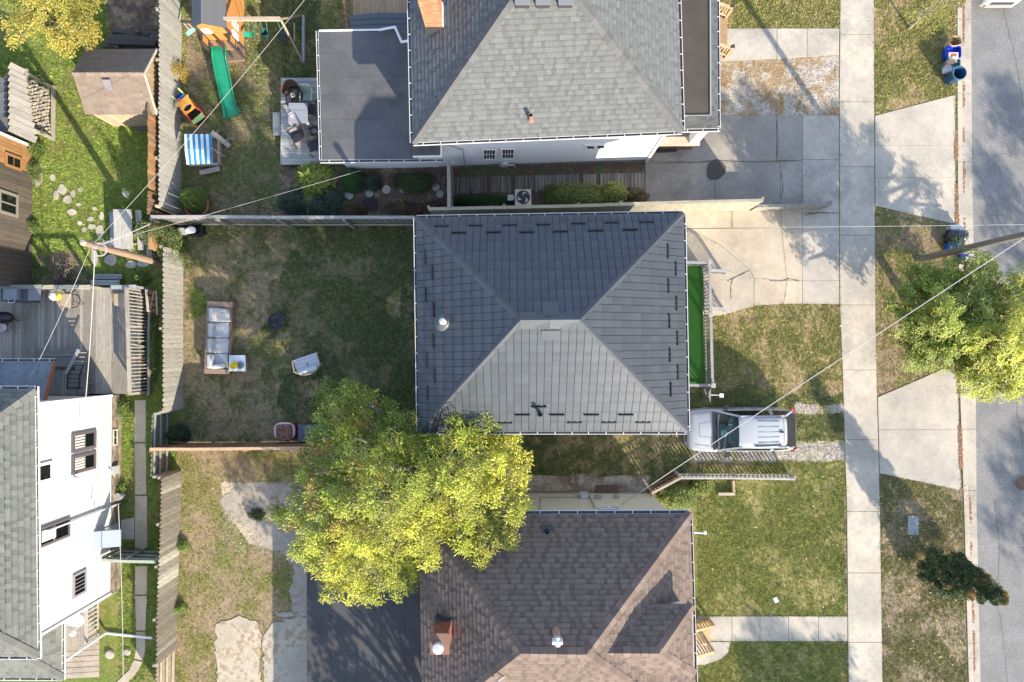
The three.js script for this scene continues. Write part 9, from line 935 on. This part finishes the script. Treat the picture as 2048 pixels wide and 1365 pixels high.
bush('hosta', 'big lime green hosta with broad leaves at the patio end of the bed', 636, 359, { r: 29, rz: 30, h: 0.75, n: 170, lump: 0.5, cat: 'plant', tuft: [7, 0.16, 0.24, 0.1, 0.6], col: () => tone(mixc([0.2, 0.27, 0.03], [0.29, 0.33, 0.05], rnd()), 0.2) });
bush('ball_shrub', 'dense round dark green clipped ball shrub below the annex wall', 706, 364, { r: 23, h: 0.85, n: 1500, tuft: [9, 0.045, 0.045, 0.02, 0.9], col: () => tone([0.04, 0.115, 0.02], 0.25) });
const BG = () => tone(pick([[0.05, 0.09, 0.055], [0.07, 0.12, 0.075], [0.04, 0.075, 0.035]]), 0.25);
bush('blue_green_shrub', 'blue green leafy shrub at the lawn end of the garden bed', 592, 405, { r: 27, rz: 25, h: 0.7, n: 360, lump: 0.8, col: BG }); bush('blue_green_shrub', 'dark blue green shrub by the panel fence under the lime hosta', 634, 415, { r: 26, rz: 18, h: 0.6, n: 300, lump: 0.8, col: BG }); bush('blue_green_shrub', 'dark loose shrub filling the bed below the ball shrub stones', 668, 402, { r: 22, rz: 24, h: 0.55, n: 240, lump: 0.9, col: BG }); bush('blue_green_shrub', 'dark shrub just right of the clipped ball shrub', 745, 366, { r: 18, rz: 16, h: 0.5, n: 190, lump: 0.9, col: () => tone([0.045, 0.075, 0.04], 0.3) });
bush('trailing_lime_plant', 'lime plant trailing down from the hosta toward the fence', 622, 398, { r: 8, rz: 26, h: 0.5, n: 110, lump: 0.6, cat: 'plant', tuft: [8, 0.12, 0.12, 0.05, 0.6], col: () => tone([0.2, 0.25, 0.04], 0.25) });
bush('ground_cover', 'spreading low green ground cover around the bed stones', 828, 366, { r: 42, rz: 22, h: 0.35, n: 620, lump: 0.7, cat: 'plant', tuft: [9, 0.09, 0.07, 0.03, 0.7], col: () => tone([0.085, 0.12, 0.035], 0.25) });
const RU = () => tone(pick([[0.2, 0.13, 0.05], [0.12, 0.05, 0.06], [0.26, 0.2, 0.06], [0.09, 0.05, 0.05]]), 0.3); bush('rust_perennial', 'rust and yellow faded perennials along the right half of the bed fence', 806, 418, { r: 34, rz: 14, h: 0.5, n: 330, lump: 1, cat: 'plant', col: RU }); bush('rust_perennial', 'dark red brown perennials at the bed end by the cross fence', 862, 418, { r: 26, rz: 13, h: 0.45, n: 220, lump: 1, cat: 'plant', col: RU }); bush('dry_grass_clump', 'tan dry grass clump in the middle of the bed by the fence', 712, 420, { r: 20, rz: 12, h: 0.45, n: 150, lump: 1, cat: 'plant', tuft: [12, 0.06, 0.2, 0.012, 0.9], col: () => tone([0.26, 0.2, 0.11], 0.25) }); bush('heather_clump', 'purple grey low clump between the bed stones', 742, 408, { r: 16, rz: 12, h: 0.25, n: 130, lump: 1, cat: 'plant', tuft: [10, 0.06, 0.06, 0.02, 0.8], col: () => tone([0.13, 0.08, 0.12], 0.25) });
bush('box_hedge', 'dense dark green low hedge beside the cross fence and the air conditioner', 962, 403, { r: 62, rz: 13, h: 0.42, n: 1500, lump: 0.25, cat: 'hedge', tuft: [9, 0.05, 0.05, 0.025, 0.9], col: () => tone([0.028, 0.085, 0.018], 0.25) });
bush('pachysandra_shrub', 'wide light green leafy shrub right of the air conditioner', 1150, 392, { r: 62, rz: 20, h: 0.7, n: 900, lump: 0.6, tuft: [9, 0.11, 0.11, 0.04, 0.7], col: () => tone(mixc([0.13, 0.18, 0.04], [0.22, 0.25, 0.06], rnd()), 0.2) }); bush('pachysandra_shrub', 'brighter rounded shrub at the driveway end of the fence strip', 1228, 388, { r: 24, rz: 20, h: 0.7, n: 380, lump: 0.6, tuft: [9, 0.1, 0.1, 0.045, 0.7], col: () => tone([0.22, 0.26, 0.05], 0.2) }); bush('small_maple_shrub', 'low rust tinted shrub at the driveway corner of the fence strip', 1272, 394, { r: 20, rz: 14, h: 0.5, n: 190, lump: 1, col: () => tone(pick([[0.24, 0.16, 0.06], [0.1, 0.12, 0.04], [0.16, 0.1, 0.05]]), 0.25) });
bush('front_shrub', 'bright green shrub in the corner behind the white picket fence', 1352, 988, { r: 38, rz: 24, h: 1.0, n: 620, lump: 0.7, tuft: [10, 0.12, 0.11, 0.05, 0.8], col: () => tone(mixc([0.1, 0.16, 0.025], [0.22, 0.26, 0.04], rnd()), 0.2) }); bush('front_shrub', 'smaller lime shrub beside the raised planter frame on the front lawn', 1402, 972, { r: 20, rz: 15, h: 0.6, n: 240, lump: 0.7, tuft: [10, 0.1, 0.09, 0.04, 0.8], col: () => tone([0.2, 0.24, 0.04], 0.22) });
single('planter_frame', new G().beam(P(1436, 988, 0.12), P(1469, 988, 0.12), 0.12, 0.22, [0.46, 0.38, 0.28]).beam(P(1466, 962, 0.12), P(1467, 984, 0.12), 0.1, 0.22, [0.42, 0.35, 0.26]), M.wood, 'pale timber raised bed corner behind the picket fence', 'planter');
bush('golden_shrub', 'small golden shrub leaning on the board fence beside the slide', 364, 150, { r: 13, rz: 18, h: 1.0, n: 170, lump: 1, tuft: [9, 0.09, 0.08, 0.03, 0.8], col: () => tone([0.34, 0.25, 0.04], 0.25) }); bush('dark_shrub', 'dark green shrub at the set back fence section', 362, 866, { r: 20, rz: 16, h: 0.7, n: 260, lump: 0.8, col: () => tone([0.04, 0.07, 0.025], 0.3) }); bush('weed_clump', 'bright weed clump at the board fence foot near the worn pads', 368, 1090, { r: 11, rz: 8, h: 0.4, n: 70, lump: 1, cat: 'plant', col: () => tone([0.15, 0.24, 0.03], 0.2) }); bush('weed_clump', 'small lime weed clump at the lower board fence', 364, 1214, { r: 9, rz: 8, h: 0.35, n: 60, lump: 1, cat: 'plant', col: () => tone([0.17, 0.24, 0.03], 0.2) }); bush('weed_clump', 'dark weed clump on the rough cracked pad', 512, 1030, { r: 14, rz: 10, h: 0.25, n: 90, lump: 1, cat: 'plant', col: () => tone([0.07, 0.09, 0.03], 0.3) });
for (const [x, y, r, z, label] of [[76, 300, 15, 12, 'bright leafy weeds below the firewood shelter'], [73, 345, 8, 20, 'lush weeds along the barn wall near the pale stones'], [72, 455, 9, 12, 'small weed patch at the barn wall below the window'], [285, 560, 16, 14, 'tall dark weeds between the deck and the board fence'], [248, 815, 11, 20, 'bright weeds beside the garden path at the deck end'], [245, 985, 9, 22, 'yellow green weeds by the brick foundation'], [312, 700, 5, 70, 'strip of green weeds along the deck fascia'], [262, 1108, 12, 10, 'weedy corner under the door canopy']]) bush('weed_patch', label, x, y, { r, rz: z, h: 0.4, n: Math.round(r * z * 0.6) + 40, lump: 1, cat: 'plant', tuft: [9, 0.09, 0.08, 0.035, 0.8], col: () => tone(mixc([0.07, 0.13, 0.025], [0.2, 0.26, 0.04], rnd()), 0.25) });
{ const p = P(130, 550), g = new G(); for (let i = 0; i < 34; i++) { const a = rr(0, 6.28), c = V(p.x + rr(-0.3, 0.3), rr(0.05, 0.4), p.z + rr(-0.5, 0.5)), d = V(Math.cos(a) * 0.4, rr(-0.1, 0.15), Math.sin(a) * 0.4); g.tube(c.clone().sub(d), c.clone().add(d), 0.02, 0.012, 5, tone([0.16, 0.12, 0.1], 0.3)); } single('brush_pile', g, M.wood, 'pile of dry twigs between the barn and the deck rail', 'brush pile'); }
renderer.render(scene, camera);
